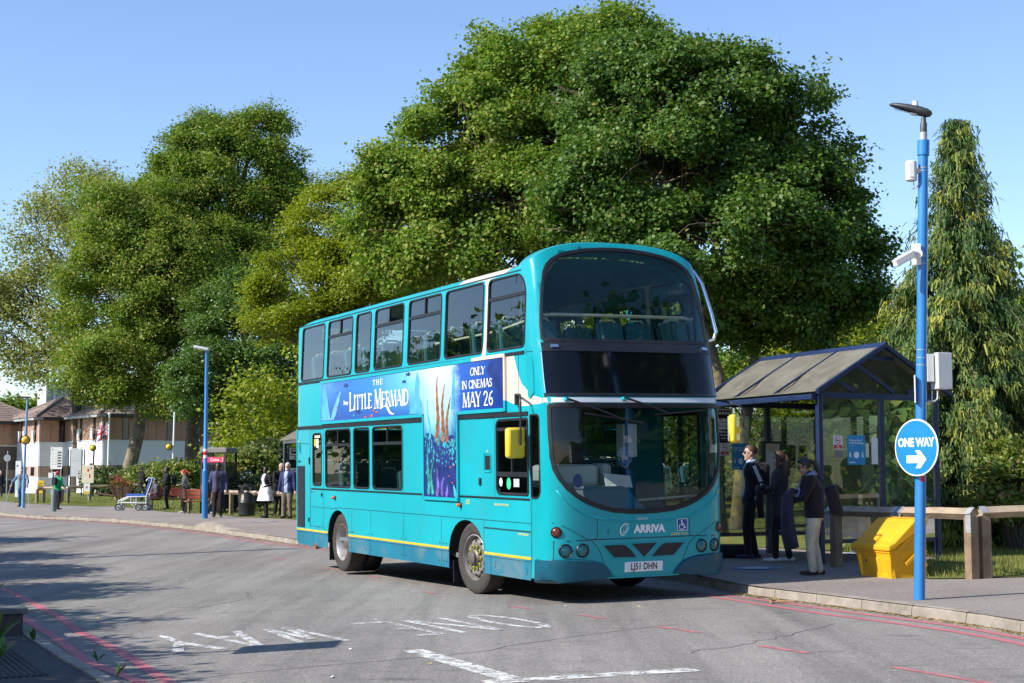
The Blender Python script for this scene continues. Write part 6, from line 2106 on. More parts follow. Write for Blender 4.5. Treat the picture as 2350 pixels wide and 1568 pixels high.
pmat("brick_dark", (0.07, 0.065, 0.07), 0.9, var=0.3, vs_=6, bump=0.4, bs=30)
pmat("soil", (0.05, 0.035, 0.025), 0.95, var=0.3, vs_=12)
pmat("flag_red", (0.45, 0.02, 0.03), 0.7, var=0.1)
pmat("flag_blue", (0.02, 0.035, 0.18), 0.7, var=0.1)
pmat("flag_white", (0.75, 0.75, 0.77), 0.7, var=0.05)
glassmat("shelter_glass", (0.72, 0.76, 0.68), 0.9, milky=0.13, milk=(0.20, 0.21, 0.14))
glassmat("kiosk_glass", (0.5, 0.55, 0.55), 1.0, milky=0.08)
def roofpanel_mat():
 m, t, out = nodes_of("shelter_roof_sheet")
 b = N(t, "ShaderNodeBsdfPrincipled")
 tc = N(t, "ShaderNodeTexCoord")
 n1 = noise(t, 2.2, 6.0, 0.65, tc.outputs["Object"], 0.5)
 c = ramp(t, n1.outputs[0], [(0.3, (0.14, 0.12, 0.085)), (0.6, (0.24, 0.22, 0.175)), (0.8, (0.32, 0.31, 0.27))])
 n2 = noise(t, 38.0, 2.0, 0.5, tc.outputs["Object"])
 sp = ramp(t, n2.outputs[0], [(0.69, (0, 0, 0)), (0.73, (1, 1, 1))])
 t.links.new(mixc(t, sp.outputs[0], c.outputs[0], (0.36, 0.29, 0.16)), b.inputs["Base Color"])
 b.inputs["Roughness"].default_value = 0.6
 tr = N(t, "ShaderNodeBsdfTranslucent")
 tr.inputs[0].default_value = (0.5, 0.46, 0.36, 1)
 mx = N(t, "ShaderNodeMixShader")
 mx.inputs[0].default_value = 0.3
 t.links.new(b.outputs[0], mx.inputs[1])
 t.links.new(tr.outputs[0], mx.inputs[2])
 t.links.new(mx.outputs[0], out.inputs[0])
roofpanel_mat()
def band(mb, a, b, r, z0, z1, n=20):
 """ring round a pole between two fractions of its length"""
 p, q = a.lerp(b, z0), a.lerp(b, z1)
 mb.tube([p, q], r, n)
# --- the blue lamp column on the right
Y0 = 16.34
pb, ptop = at(2110, 1377, Y0), at(2119.5, 285, Y0)
pb.z = gz(pb.x, Y0) + KERB
lp = thing("lamp_column", "bright blue lamp column with cameras and a round one way sign on the right pavement", "lamp post", pb)
o_ = pb
def pz(py):
 """point on the column axis at a height of the view"""
 t = (1377 - py) / (1377 - 285)
 return pb.lerp(ptop, t)
mb = MB(o_)
mb.tube([pz(1377), pz(900), pz(352)], [0.059, 0.058, 0.053], 24)
mb.build("column", "pole_blue", lp, smooth=50)
mb = MB(o_)
mb.tube([pz(1250), pz(1248), pz(1246)], [0.0605, 0.0605, 0.0605], 24)
mb.tube([pz(1120), pz(1118)], [0.0605, 0.0605], 24)
mb.build("column_joint", "pole_blue", lp, smooth=50)
mb = MB(o_)
mb.tube([pz(359), pz(324)], 0.066, 24)
mb.build("collar", "pole_blue", lp, smooth=50)
mb = MB(o_)
mb.tube([pz(326), pz(305)], 0.042, 16)
mb.build("spigot", "galvanised", lp, smooth=50)
mb = MB(o_)
mb.tube([pz(306), pz(284), pz(280), pz(270)], [0.038, 0.038, 0.028, 0.026], 16)
mb.build("bracket", "lamp_grey", lp, smooth=50)
# lantern: a flat streamlined head, tip towards the road
hd0, hd1 = at(2139, 262, Y0), at(2041, 241, Y0 + 0.15)
ax = (hd1 - hd0)
L_ = ax.length
ax.normalize()
sx_ = ax.cross(Vector((0, 0, 1))).normalized()
uz = sx_.cross(ax)
mb = MB(o_)
n_ = 16
rings = []
for t, wd, up_, dn in ((0.0, .01, .01, .01), (0.03, .045, .03, .035), (0.12, .075, .048, .05), (0.3, .095, .055, .048), (0.55, .10, .052, .032), (0.8, .085, .042, .022), (0.95, .05, .026, .014), (1.0, .012, .008, .006)):
 c = hd0 + ax * (L_ * t)
 rings.append([c + sx_ * (wd * cos(a)) + uz * ((up_ if sin(a) > 0 else dn) * sin(a)) for a in np.linspace(0, 2 * pi, n_, endpoint=False)])
mb.add([p for r in rings for p in r], [(i * n_ + k, i * n_ + (k + 1) % n_, (i + 1) * n_ + (k + 1) % n_, (i + 1) * n_ + k) for i in range(len(rings) - 1) for k in range(n_)])
ln = mb.build("lantern", "lamp_grey", lp, smooth=180)
mb = MB(o_)
c = hd0 + ax * (L_ * 0.62) - uz * 0.034
mb.add([c + ax * (a * L_ * 0.24) + sx_ * (b * 0.07) for a, b in ((-1, -1), (1, -.8), (1, .8), (-1, 1))], [(0, 1, 2, 3)])
mb.build("lantern_glass", "lens_glass", ln)
mb = MB(o_)
c = hd0 + ax * (L_ * 0.40) - uz * 0.046
mb.box(c, (0.07, 0.08, 0.012), Matrix((ax, sx_, uz)).transposed())
mb.build("led_plate", "white_plastic", ln)
mb = MB(o_)
c = hd0 + ax * (L_ * 0.42) + uz * 0.05
mb.tube([c, c + Vector((0, 0, 0.05))], [0.034, 0.032], 14)
mb.build("photocell", "white_plastic", ln, smooth=40)
# white sensor box strapped to the left
mb = MB(o_)
c = at(2091, 393, Y0 - 0.02)
mb.tube([c + Vector((0, 0, -.11)), c + Vector((0, 0, -.10)), c + Vector((0, 0, .10)), c + Vector((0, 0, .11))], [.05, .062, .062, .05], 16)
mb.box(c + Vector((-.01, -.06, 0)), (.05, .02, .15))
sb = mb.build("sensor_box", "white_plastic", lp, smooth=40)
mb = MB(o_)
mb.box(c + Vector((.075, 0, 0.0)), (.07, .04, .05))
mb.tube([c + Vector((.02, 0, -.11)), c + Vector((.03, 0, -.18)), c + Vector((.0, 0, -.2)), c + Vector((.05, 0, -.19)), c + Vector((.09, 0, -.13))], .006, 6)
mb.build("sensor_bracket", "galvanised", sb, smooth=40)
mb = MB(o_)
for py in (390, 397, 812, 830, 847, 596, 613):
 mb.tube([pz(py), pz(py - 1.6)], 0.058, 20)
mb.build("steel_bands", "galvanised", lp, smooth=40)
# white camera on a square back plate
mb = MB(o_)
pc = at(2103, 584, Y0 - 0.065)
mb.box(pc, (.10, .02, .235), Rz(radians(-14)))
cm = mb.build("camera", "white_plastic", lp, bevel=0.006)
mb = MB(o_)
mb.tube([pc + Vector((0.01, -.01, 0)), pc + Vector((0.0, -.06, 0))], [.055, .05], 18)
mb.tube([pc + Vector((-.01, -.06, .005)), pc + Vector((-.08, -.09, .012))], .022, 12)
mb.build("camera_mount", "white_plastic", cm, smooth=40)
mb = MB(o_)
a, b = at(2096, 582, Y0 - 0.14), at(2053, 606, Y0 - 0.22)
d = (b - a).normalized()
s2 = d.cross(Vector((0, 0, 1))).normalized()
u2 = s2.cross(d)
mb.box(a.lerp(b, .5), ((b - a).length, .07, .085), Matrix((d, s2, u2)).transposed())
mb.build("camera_housing", "white_plastic", cm, bevel=0.014)
# control cabinet and its conduit on the right
mb = MB(o_)
c = at(2160.5, 852, Y0 + 0.02)
mb.box(c, (.175, .15, .395), Rz(radians(18)))
cb = mb.build("control_cabinet", "cabinet_grey", lp, bevel=0.006)
mb = MB(o_)
mb.box(at(2131, 845, Y0 + 0.01), (.08, .10, .30), Rz(radians(10)))
mb.build("cabinet_bracket", "white_plastic", cb, bevel=0.004)
mb = MB(o_)
q = [at(2152, 897, Y0), at(2152, 915, Y0), at(2146, 921, Y0), at(2128, 922, Y0)]
mb.tube(q, 0.011, 8)
q = [at(2139, 897, Y0), at(2139, 922, Y0)]
mb.tube(q, 0.008, 8)
mb.build("conduit", "galvanised", cb, smooth=60)
mb = MB(o_)
mb.box(at(2099.5, 893, Y0 - .03), (.008, .12, .30), Rz(radians(-12)))
mb.build("sign_plate", "white_metal", lp)
# round sign
sn = Vector((-0.846, -0.533, 0.0)).normalized()
su = Vector((0, 0, 1))
sr = su.cross(sn).normalized()
sc = at(2102.5, 1027.5, Y0 - 0.10)
def onsign(x, y, z=0.0):
 return sc + sr * x + su * y + sn * z
sg = bpy.data.objects.new("one_way_sign", None)
COL.objects.link(sg)
sg.parent = lp
mb = MB(o_)
R3 = Matrix((sr, su, sn)).transposed()
mb.lathe([(0.0001, 0.001), (0.304, 0.001), (0.308, -0.004), (0.304, -0.012), (0.0001, -0.014)], sc, R3, 48)
mb.build("sign_disc", "white_metal", sg, smooth=30)
mb = MB(o_)
mb.add([onsign(.291 * cos(a), .291 * sin(a), .003) for a in np.linspace(0, 2 * pi, 48, endpoint=False)], [tuple(range(48))])
mb.build("sign_face", "sign_blue", sg)
v, f = text_mesh("ONE WAY", 0.125, 0.005, 0.86)
mb = MB(o_)
mb.add([onsign(x, y + 0.052, .005) for x, y in v], f)
mb.build("sign_lettering", "white_print", sg)
mb = MB(o_)
ar = [(-.135, -.085), (.03, -.085), (-.01, -.03), (.055, -.03), (.145, -.125), (.055, -.22), (-.01, -.22), (.03, -.165), (-.135, -.165)]
Pq, Fq = cdt(ccw(ar))
mb.add([onsign(x, y, .005) for x, y in Pq], Fq)
mb.build("sign_arrow", "white_print", sg)
mb = MB(o_)
for z in (-.12, .14):
 mb.box(onsign(.0, z, -.04), (.16, .03, .06), R3)
mb.build("sign_clips", "galvanised", sg)
for nm, y0_, y1_, m_ in (("pole_sticker", 1087, 1099, "white_print"), ("pole_sticker", 1099, 1112, "print_red")):
 mb = MB(o_)
 mb.add([pz(yy) + Vector((0.0605 * sin(a), -0.0605 * cos(a), 0)) for yy in (y1_, y0_) for a in np.linspace(-.2, .55, 6)], [(i, i + 1, i + 7, i + 6) for i in range(5)])
 mb.build(nm, m_, lp)
# --- the far tall column
x, y = -10.10, 49.93
z = gz(x, y) + KERB
p0, p1 = Vector((x, y, z)), at(474.5, 803, y)
lp2 = thing("lamp_column", "tall thin blue lamp column standing on the raised kerb left of the bus", "lamp post", p0)
mb = MB(p0)
mb.tube([p0, p0.lerp(p1, .28)], [0.10, 0.098], 16)
mb.tube([p0.lerp(p1, .28), p0.lerp(p1, .29), p1], [0.098, 0.066, 0.05], 14)
mb.build("column", "pole_blue", lp2, smooth=50)
mb = MB(p0)
a, b = at(480, 803, y), at(446, 796, y)
mb.box(a.lerp(b, .5), ((b - a).length, .26, .10), Ry(radians(11)))
mb.build("lantern", "cabinet_grey", lp2, bevel=0.03)
for k, (t0, t1, m_) in enumerate(((.245, .262, "white_print"), (.262, .285, "print_red"), (.285, .30, "white_print"))):
 mb = MB(p0)
 q0, q1 = p0.lerp(p1, t0 + .11), p0.lerp(p1, t1 + .11)
 mb.add([q + Vector((.075 * sin(a), -.075 * cos(a), 0)) for q in (q0, q1) for a in np.linspace(-.9, .9, 6)], [(i, i + 1, i + 7, i + 6) for i in range(5)])
 mb.build("pole_sticker", m_, lp2)
# --- timber rail fence by the shelter
def rail_fence(name, label, posts, rail_h, runs, post_m="post_wood", rail_m="rail_wood", pw=0.13, caps=True):
 x0, y0 = posts[0]
 base = (x0, y0, gz(x0, y0) + KERB)
 root = thing(name, label, "fence", base)
 for (x, y) in posts:
  z = gz(x, y) + KERB
  mb = MB(base)
  a = atan2(runs[0][1][1] - runs[0][0][1], runs[0][1][0] - runs[0][0][0])
  mb.box((x, y, z + rail_h / 2 - 0.06), (pw, pw, rail_h + 0.04), Rz(a))
  mb.build("post", post_m, root, bevel=0.008)
 for (a, b) in runs:
  za, zb = gz(*a) + KERB + rail_h, gz(*b) + KERB + rail_h
  A3, B3 = Vector((*a, za)), Vector((*b, zb))
  d = (B3 - A3).normalized()
  s_ = d.cross(Vector((0, 0, 1))).normalized()
  u_ = s_.cross(d)
  k = 0.075
  mb = MB(base)
  sec = [(0, k), (k, 0), (0, -k), (-k, 0)]
  n = 7
  vs_ = []
  rr = random.Random(int(a[0] * 10))
  for i in range(n):
   c = A3.lerp(B3, i / (n - 1)) + u_ * rr.uniform(-.004, .004)
   vs_ += [c + s_ * p + u_ * q for p, q in sec]
  mb.add(vs_, [(i * 4 + j, i * 4 + (j + 1) % 4, (i + 1) * 4 + (j + 1) % 4, (i + 1) * 4 + j) for i in range(n - 1) for j in range(4)] + [(3, 2, 1, 0), tuple((n - 1) * 4 + j for j in range(4))])
  mb.build("rail", rail_m, root)
  if caps:
   for c in (A3, B3):
    mb = MB(base)
    cc = c + d * (0.03 if c is A3 else -0.03)
    e = 0.05
    q = [cc + d * sgn * e + s_ * p * 1.09 + u_ * w_ * 1.09 for sgn in (-1, 1) for p, w_ in ((-k, 0), (0, k), (k, 0))]
    mb.add(q, [(0, 3, 4, 1), (1, 4, 5, 2)])
    side_ = -1
    mb.add([cc + s_ * (side_ * 0.068) + d * sgn * e + u_ * h_ for sgn in (-1, 1) for h_ in (-0.24, 0.0)], [(0, 2, 3, 1)])
    mb.build("rail_cap", "galvanised", root)
 return root
rail_fence("rail_fence", "low diamond-rail timber fence running from the shelter corner to the kerbside post", [(5.80, 19.20), (5.22, 20.53), (4.66, 21.86)], 0.82, [((5.82, 19.15), (5.24, 20.48)), ((5.22, 20.53), (4.60, 21.98))])
rail_fence("rail_fence", "low diamond-rail timber fence running to the right edge from the double post", [(5.99, 19.29), (8.1, 19.9), (10.2, 20.5)], 0.83, [((5.94, 19.27), (8.08, 19.9)), ((8.12, 19.9), (10.3, 20.55))])
FL = [(-7.3, 48.6), (-8.1, 50.0), (-8.95, 51.4), (-9.8, 53.0), (-10.6, 54.7), (-11.5, 56.3), (-12.3, 58.0)]
rail_fence("rail_fence", "low timber rail behind the people waiting by the phone box and litter bin", FL, 0.78, [(FL[i], FL[i + 1]) for i in range(len(FL) - 1)], caps=False)
FL = [(-24.3, 77.6), (-23.4, 78.9), (-22.4, 80.4), (-21.3, 81.6), (-19.8, 82.4), (-18.2, 82.9), (-16.6, 83.3), (-15.0, 83.6)]
rail_fence("rail_fence", "distant timber rail behind the wheelbarrow planter on the far lawn", FL, 0.75, [(FL[i], FL[i + 1]) for i in range(len(FL) - 1)], caps=False)
FL = [(-21.7, 74.2), (-22.6, 76.0), (-24.0, 77.8)]
rail_fence("rail_fence", "short timber rail with leaning posts beside the person in green", FL, 0.75, [(FL[i], FL[i + 1]) for i in range(len(FL) - 1)], caps=False)
# --- yellow grit bin
g0 = Vector((4.57, 20.28, 0))
gd = Vector((0.302, -0.953, 0)).normalized()      # along the front, towards the camera
gb = Vector((0.953, 0.302, 0)).normalized()       # from front to back
GL_, GD_ = 0.86, 0.54
g0.z = gz(g0.x, g0.y) + KERB
gr = thing("grit_bin", "yellow plastic grit bin with sloping lid between the fence and the blue column", "grit bin", g0)
def gp(a, b, h):
 return g0 + gd * a + gb * b + Vector((0, 0, h))
mb = MB(g0)
ins = 0.045
secs = [(0.0, ins), (0.09, ins), (0.095, ins * .9), (0.30, 0.008), (0.33, 0.0), (0.335, -0.012), (0.37, -0.012)]
rings = []
for h, e in secs:
 rings.append([gp(e, e, h), gp(GL_ - e, e, h), gp(GL_ - e, GD_ - e * .3, h), gp(e, GD_ - e * .3, h)])
mb.add([p for r in rings for p in r], [(i * 4 + k, (i + 1) * 4 + k, (i + 1) * 4 + (k + 1) % 4, i * 4 + (k + 1) % 4) for i in range(len(rings) - 1) for k in range(4)])
# sides rise to the back under the lid
for a in (0.0, GL_):
 mb.prism([gp(a + (0.004 if a == 0 else -0.004), 0.0, 0.36), gp(a + (0.004 if a == 0 else -0.004), GD_, 0.36), gp(a + (0.004 if a == 0 else -0.004), GD_, 0.72), gp(a + (0.004 if a == 0 else -0.004), GD_ - .14, 0.72)], gd * (0.03 if a == 0 else -0.03))
mb.prism([gp(0, GD_, 0.0), gp(GL_, GD_, 0.0), gp(GL_, GD_, 0.72), gp(0, GD_, 0.72)], -gb * 0.03)
bd_ = mb.build("bin_body", "grit_yellow", gr, bevel=0.015)
# skid feet, front recesses and side flutes stand proud
mb = MB(g0)
for a0, a1 in ((0.03, 0.13), (0.24, 0.60), (0.71, 0.83)):
 mb.hexa([gp(a0 + .02, .05, 0), gp(a1 - .02, .05, 0), gp(a1, .12, 0), gp(a0, .12, 0), gp(a0 + .01, -.002, .27), gp(a1 - .01, -.002, .27), gp(a1, .06, .27), gp(a0, .06, .27)])
mb.build("front_rib", "grit_yellow", bd_, bevel=0.012, kind="stuff")
for k, (b0, h0, w__) in enumerate(((0.10, 0.30, 0.36), (0.25, 0.16, 0.34), (0.42, 0.06, 0.18))):
 mb = MB(g0)
 p = gp(GL_ - .012, b0, h0)
 dvec = (gb * 0.75 + Vector((0, 0, 0.66))).normalized()
 up__ = (Vector((0, 0, .75)) - gb * 0.66).normalized()
 mb.hexa([p, p + dvec * w__, p + dvec * w__ + gd * .03, p + gd * .03, p + up__ * .07, p + dvec * w__ + up__ * .07, p + dvec * w__ + up__ * .06 + gd * .03, p + up__ * .06 + gd * .03])
 mb.build("side_flute", "grit_yellow", bd_, bevel=0.012)
mb = MB(g0)
e = 0.035
lo = [gp(-e, -e, .375), gp(GL_ + e, -e, .375), gp(GL_ + e, GD_ + .01, .735), gp(-e, GD_ + .01, .735)]
P1 = [gp(-e, -e, .36), gp(-e, -e, .43), gp(-e, .05, .47), gp(-e, GD_ - .17, .765), gp(-e, GD_ + .01, .785), gp(-e, GD_ + .01, .70), gp(-e, .02, .37)]
P2 = [q + gd * (GL_ + 2 * e) for q in P1]
n_ = len(P1)
mb.add(P1 + P2, [tuple(range(n_)), tuple(reversed(range(n_, 2 * n_)))] + [(i, i + n_, (i + 1) % n_ + n_, (i + 1) % n_) for i in range(n_)])
lid = mb.build("bin_lid", "grit_yellow", gr, bevel=0.016)
mb = MB(g0)
sl = Vector((0, 0, .295)) + gb * (GD_ - .22)
sl.normalize()
nl = gd.cross(sl)
nl = nl if nl.z > 0 else -nl
c0 = gp(.10, .06, .474)
mb.hexa([c0, c0 + gd * .66, c0 + gd * .66 + sl * .36, c0 + sl * .36, c0 + nl * .012 + gd * .02, c0 + nl * .012 + gd * .64, c0 + nl * .012 + gd * .60 + sl * .34, c0 + nl * .012 + gd * .06 + sl * .34])
mb.build("lid_panel", "grit_yellow", lid, bevel=0.008)
mb = MB(g0)
mb.box(gp(.30, -.012, .22), (.02, .02, .025))
mb.build("hasp_hole", "rubber", gr)
# --- bus shelter beside the bus
P0 = Vector((4.55, 22.37, 0))
P0.z = pv(P0.x, P0.y)
As, Bs = Vector((-0.4325, 0.9016, 0)), Vector((0.9014, 0.4325, 0))
sh = thing("bus_shelter", "navy framed bus shelter with dirty pitched roof right of the bus", "bus shelter", P0)
LA, DB = 2.95, 2.2
def sp(a, b, h):
 return P0 + As * a + Bs * b + Vector((0, 0, h))
RS = Matrix((As, Bs, Vector((0, 0, 1)))).transposed()
def sbox(mb, a0, a1, b0, b1, h0, h1):
 mb.hexa([sp(a0, b0, h0), sp(a1, b0, h0), sp(a1, b1, h0), sp(a0, b1, h0), sp(a0, b0, h1), sp(a1, b0, h1), sp(a1, b1, h1), sp(a0, b1, h1)])
for a, b in ((0, 0), (0, 1.15), (0, DB), (LA, 0), (LA, 1.15), (LA, DB), (.98, DB), (1.97, DB)):
 mb = MB(P0)
 sbox(mb, a - .04, a + .04, b - .04, b + .04, 0, 2.44)
 mb.build("post", "navy_frame", sh, bevel=0.006)
for nm, args in (("eave_beam", (-.05, LA + .05, -.05, .05, 2.44, 2.54)), ("eave_beam", (-.05, LA + .05, DB - .05, DB + .05, 2.44, 2.54)), ("tie_beam", (-.045, .045, .05, DB - .05, 2.44, 2.535)), ("tie_beam", (LA - .045, LA + .045, .05, DB - .05, 2.44, 2.535)), ("bottom_rail", (-.02, .02, .04, DB - .04, .30, .36)), ("bottom_rail", (LA - .02, LA + .02, .04, DB - .04, .30, .36)), ("bottom_rail", (.04, LA - .04, DB - .02, DB + .02, .30, .36))):
 mb = MB(P0)
 sbox(mb, *args)
 mb.build(nm, "navy_frame", sh, bevel=0.004)
mb = MB(P0)
sbox(mb, -.02, LA + .02, -.16, -.06, 2.42, 2.50)
mb.build("gutter", "navy_frame", sh, bevel=0.01)
for a0, a1, b0, b1 in [(-.006, .006, .04, 1.11), (-.006, .006, 1.19, DB - .04), (LA - .006, LA + .006, .04, 1.11), (LA - .006, LA + .006, 1.19, DB - .04), (.04, .94, DB - .006, DB + .006), (1.02, 1.93, DB - .006, DB + .006), (2.01, LA - .04, DB - .006, DB + .006)]:
 mb = MB(P0)
 sbox(mb, a0, a1, b0, b1, .36, 2.44)
 mb.build("pane", "shelter_glass", sh)
def slope(b):
 """roof height over a cross position: pitched, flaring at the front eave"""
 if b <= 1.15:
  t = (b + .14) / 1.29
  return 2.535 + 0.735 * t - 0.10 * sin(pi * min(1, t * 2.2)) * (t < .455) * 0.6
 return 3.27 - 0.735 * (b - 1.15) / 1.29
for k in range(3):
 a0, a1 = -.12 + k * (LA + .24) / 3 + .012, -.12 + (k + 1) * (LA + .24) / 3 - .012
 for b0, b1 in ((-.14, 1.13), (1.17, DB + .24)):
  mb = MB(P0)
  bs_ = np.linspace(b0, b1, 8)
  vs_ = []
  for dz in (0, .012):
   for b in bs_:
    vs_ += [sp(a0, b, slope(b) + dz), sp(a1, b, slope(b) + dz)]
  fs_ = []
  for q in (0, 16):
   fs_ += [(q + 2 * i, q + 2 * i + 1, q + 2 * i + 3, q + 2 * i + 2)[::(1 if q else -1)] for i in range(7)]
  fs_ += [(0, 1, 17, 16), (14, 30, 31, 15)] + [(2 * i, 2 * i + 16, 2 * i + 18, 2 * i + 2) for i in range(7)] + [(2 * i + 1, 2 * i + 3, 2 * i + 19, 2 * i + 17) for i in range(7)]
  mb.add(vs_, fs_)
  mb.build("roof_panel", "shelter_roof_sheet", sh, smooth=40)
for k in range(4):
 a = -.12 + k * (LA + .24) / 3
 for b0, b1 in ((-.12, 1.15), (1.15, DB + .24)):
  mb = MB(P0)
  q0, q1 = sp(a, b0, slope(b0) + .012), sp(a, b1, slope(b1) + .012)
  w_ = .035 if k in (0, 3) else .022
  hh_ = .05 if k in (0, 3) else .012
  mb.hexa([q0 - As * w_ - Vector((0, 0, hh_)), q1 - As * w_ - Vector((0, 0, hh_)), q1 + As * w_ - Vector((0, 0, hh_)), q0 + As * w_ - Vector((0, 0, hh_)), q0 - As * w_ + Vector((0, 0, .016)), q1 - As * w_ + Vector((0, 0, .016)), q1 + As * w_ + Vector((0, 0, .016)), q0 + As * w_ + Vector((0, 0, .016))])
  mb.build("rafter", "navy_frame", sh)
mb = MB(P0)
mb.prism([sp(-.16, 1.07, 3.235), sp(-.16, 1.15, 3.315), sp(-.16, 1.23, 3.235)], As * (LA + .32))
mb.build("ridge_cap", "navy_frame", sh)
# gable: infill sheet with braces
for a in (0.0, LA):
 mb = MB(P0)
 mb.prism([sp(a - .005, -.0, 2.54), sp(a - .005, DB, 2.54), sp(a - .005, 1.15, 3.22)], As * .01)
 gp_ = mb.build("gable_sheet", "shelter_glass", sh)
 for (b0, h0, b1, h1) in ((.72, 2.95, 1.40, 2.56), (.32, 2.72, .64, 2.56), (.93, 3.07, 1.40, 3.07), (1.58, 2.95, .95, 2.57), (1.98, 2.70, 1.66, 2.56)):
  if a == 0.0 and (b0, h0) == (1.58, 2.95):
   continue
  mb = MB(P0)
  q0, q1 = sp(a, b0, h0), sp(a, b1, h1)
  d = (q1 - q0).normalized()
  nn_ = d.cross(As).normalized() * .03
  mb.hexa([q0 - nn_ - As * .03, q1 - nn_ - As * .03, q1 - nn_ + As * .03, q0 - nn_ + As * .03, q0 + nn_ - As * .03, q1 + nn_ - As * .03, q1 + nn_ + As * .03, q0 + nn_ + As * .03])
  mb.build("gable_brace", "navy_frame", sh)
def poster(name, a, b0, b1, h0, h1, m_, off=-.012, label=None):
 mb = MB(P0)
 mb.hexa([sp(a + off, b0, h0), sp(a + off, b1, h0), sp(a + off + .004, b1, h0), sp(a + off + .004, b0, h0), sp(a + off, b0, h1), sp(a + off, b1, h1), sp(a + off + .004, b1, h1), sp(a + off + .004, b0, h1)])
 o = mb.build(name, m_, sh)
 return o
def pprint(par, a, b, h, s, size, m_, bold=0.0, sx=1.0, off=-.0145, align='CENTER', par_s=None):
 v, f = text_mesh(s, size, bold, sx, align)
 mb = MB(P0)
 mb.add([sp(a + off, b + x, h + y) for x, y in v], f)
 return mb.build("print", m_, par)
def pshape(par, a, pts, m_, off=-.0142):
 Pq, Fq = cdt(ccw(pts))
 mb = MB(P0)
 mb.add([sp(a + off, x, y) for x, y in Pq], Fq)
 return mb.build("print", m_, par)
def ringpts(b, h, r0, r1, n=20):
 return [(b + r0 * cos(t), h + r0 * sin(t)) for t in np.linspace(0, 2 * pi, n)] + [(b + r1 * cos(t), h + r1 * sin(t)) for t in np.linspace(2 * pi, 0, n)]
for a, b0, h0 in ((0.0, .24, 1.68), (LA, .20, 1.63)):
 o = poster("no_smoking_notice", a, b0, b0 + .17, h0, h0 + .21, "paper_white")
 pshape(o, a, [(b0 + .008, h0 + .008), (b0 + .162, h0 + .008), (b0 + .162, h0 + .075), (b0 + .008, h0 + .075)], "print_red")
 pprint(o, a, b0 + .085, h0 + .056, "No", .032, "white_print", .0006, off=-.0155)
 pprint(o, a, b0 + .085, h0 + .024, "smoking", .032, "white_print", .0006, off=-.0155)
 cb_, ch_ = b0 + .085, h0 + .142
 mb = MB(P0)
 n_ = 24
 mb.add([sp(a - .0146, cb_ + r * cos(t), ch_ + r * sin(t)) for t in np.linspace(0, 2 * pi, n_, endpoint=False) for r in (.056, .046)], [(2 * k, (2 * k + 2) % (2 * n_), (2 * k + 3) % (2 * n_), 2 * k + 1) for k in range(n_)])
 mb.add([sp(a - .0147, cb_ + x, ch_ + y) for x, y in ((-.04, .033), (-.033, .04), (.04, -.033), (.033, -.04))], [(0, 1, 2, 3)])
 mb.build("print", "print_red", o)
 pshape(o, a, [(cb_ - .035, ch_ - .008), (cb_ + .03, ch_ - .008), (cb_ + .03, ch_ + .005), (cb_ - .035, ch_ + .005)], "text_black")
for a, b0, h0 in ((0.0, .50, 1.46), (LA, .43, 1.40)):
 o = poster("distancing_poster", a, b0, b0 + .33, h0, h0 + .44, "poster_blue")
 pprint(o, a, b0 + .03, h0 + .365, "Please practise", .045, "white_print", .0006, .9, align='LEFT')
 pprint(o, a, b0 + .03, h0 + .325, "social distancing", .045, "white_print", .0006, .9, align='LEFT')
 for k in range(4):
  pshape(o, a, [(b0 + .03, h0 + .285 - k * .022), (b0 + .17 + .03 * (k % 2), h0 + .285 - k * .022), (b0 + .17 + .03 * (k % 2), h0 + .291 - k * .022), (b0 + .03, h0 + .291 - k * .022)], "badge_blue" if k == 9 else "poster_blue" if k == 8 else "ad_pale")
 pshape(o, a, [(b0 + .165 + .05 * cos(t), h0 + .145 + .05 * sin(t)) for t in np.linspace(0, 2 * pi, 20, endpoint=False)], "white_print")
 for bb in (b0 + .05, b0 + .28):
  pshape(o, a, [(bb - .012, h0 + .11), (bb + .012, h0 + .11), (bb + .016, h0 + .16), (bb - .016, h0 + .16)], "white_print")
  pshape(o, a, [(bb + .011 * cos(t), h0 + .178 + .011 * sin(t)) for t in np.linspace(0, 2 * pi, 10, endpoint=False)], "white_print")
 pshape(o, a, [(b0 + .03, h0 + .03), (b0 + .14, h0 + .03), (b0 + .14, h0 + .042), (b0 + .03, h0 + .042)], "white_print")
for (a, b0, b1, h0, h1, m_) in ((0.0, .27, .42, 1.565, 1.665, "cab_wood"), (0.0, .84, .90, 1.57, 1.78, "map_print"), (0.0, .95, 1.07, 1.47, 1.86, "paper_white"), (0.0, 1.2, 1.26, 1.5, 1.82, "paper_white")):
 poster("notice", a, b0, b1, h0, h1, m_, -.012 if b0 < 1 else .02)
# stop flag and timetable case on the far end
o = poster("stop_flag", LA, .10, .44, 1.85, 2.42, "text_black", -.03)
pshape(o, LA, [(.11, 2.19), (.43, 2.19), (.43, 2.41), (.11, 2.41)], "white_print", -.032)
pshape(o, LA, [(.11, 2.07), (.43, 2.07), (.43, 2.18), (.11, 2.18)], "white_print", -.032)
pshape(o, LA, [(.15, 2.25), (.40, 2.25), (.40, 2.37), (.38, 2.385), (.15, 2.385)], "text_black", -.034)
for q in range(4):
 pshape(o, LA, [(.165 + q * .056, 2.315), (.205 + q * .056, 2.315), (.205 + q * .056, 2.36), (.165 + q * .056, 2.36)], "white_print", -.036)
for q in (.20, .34):
 pshape(o, LA, [(q + .025 * cos(t), 2.245 + .025 * sin(t)) for t in np.linspace(0, 2 * pi, 12, endpoint=False)], "text_black", -.034)
 pshape(o, LA, [(q + .011 * cos(t), 2.245 + .011 * sin(t)) for t in np.linspace(0, 2 * pi, 10, endpoint=False)], "white_print", -.036)
pprint(o, LA, .27, 2.125, "Bus Stop", .07, "text_black", .0008, 1.0, -.034)
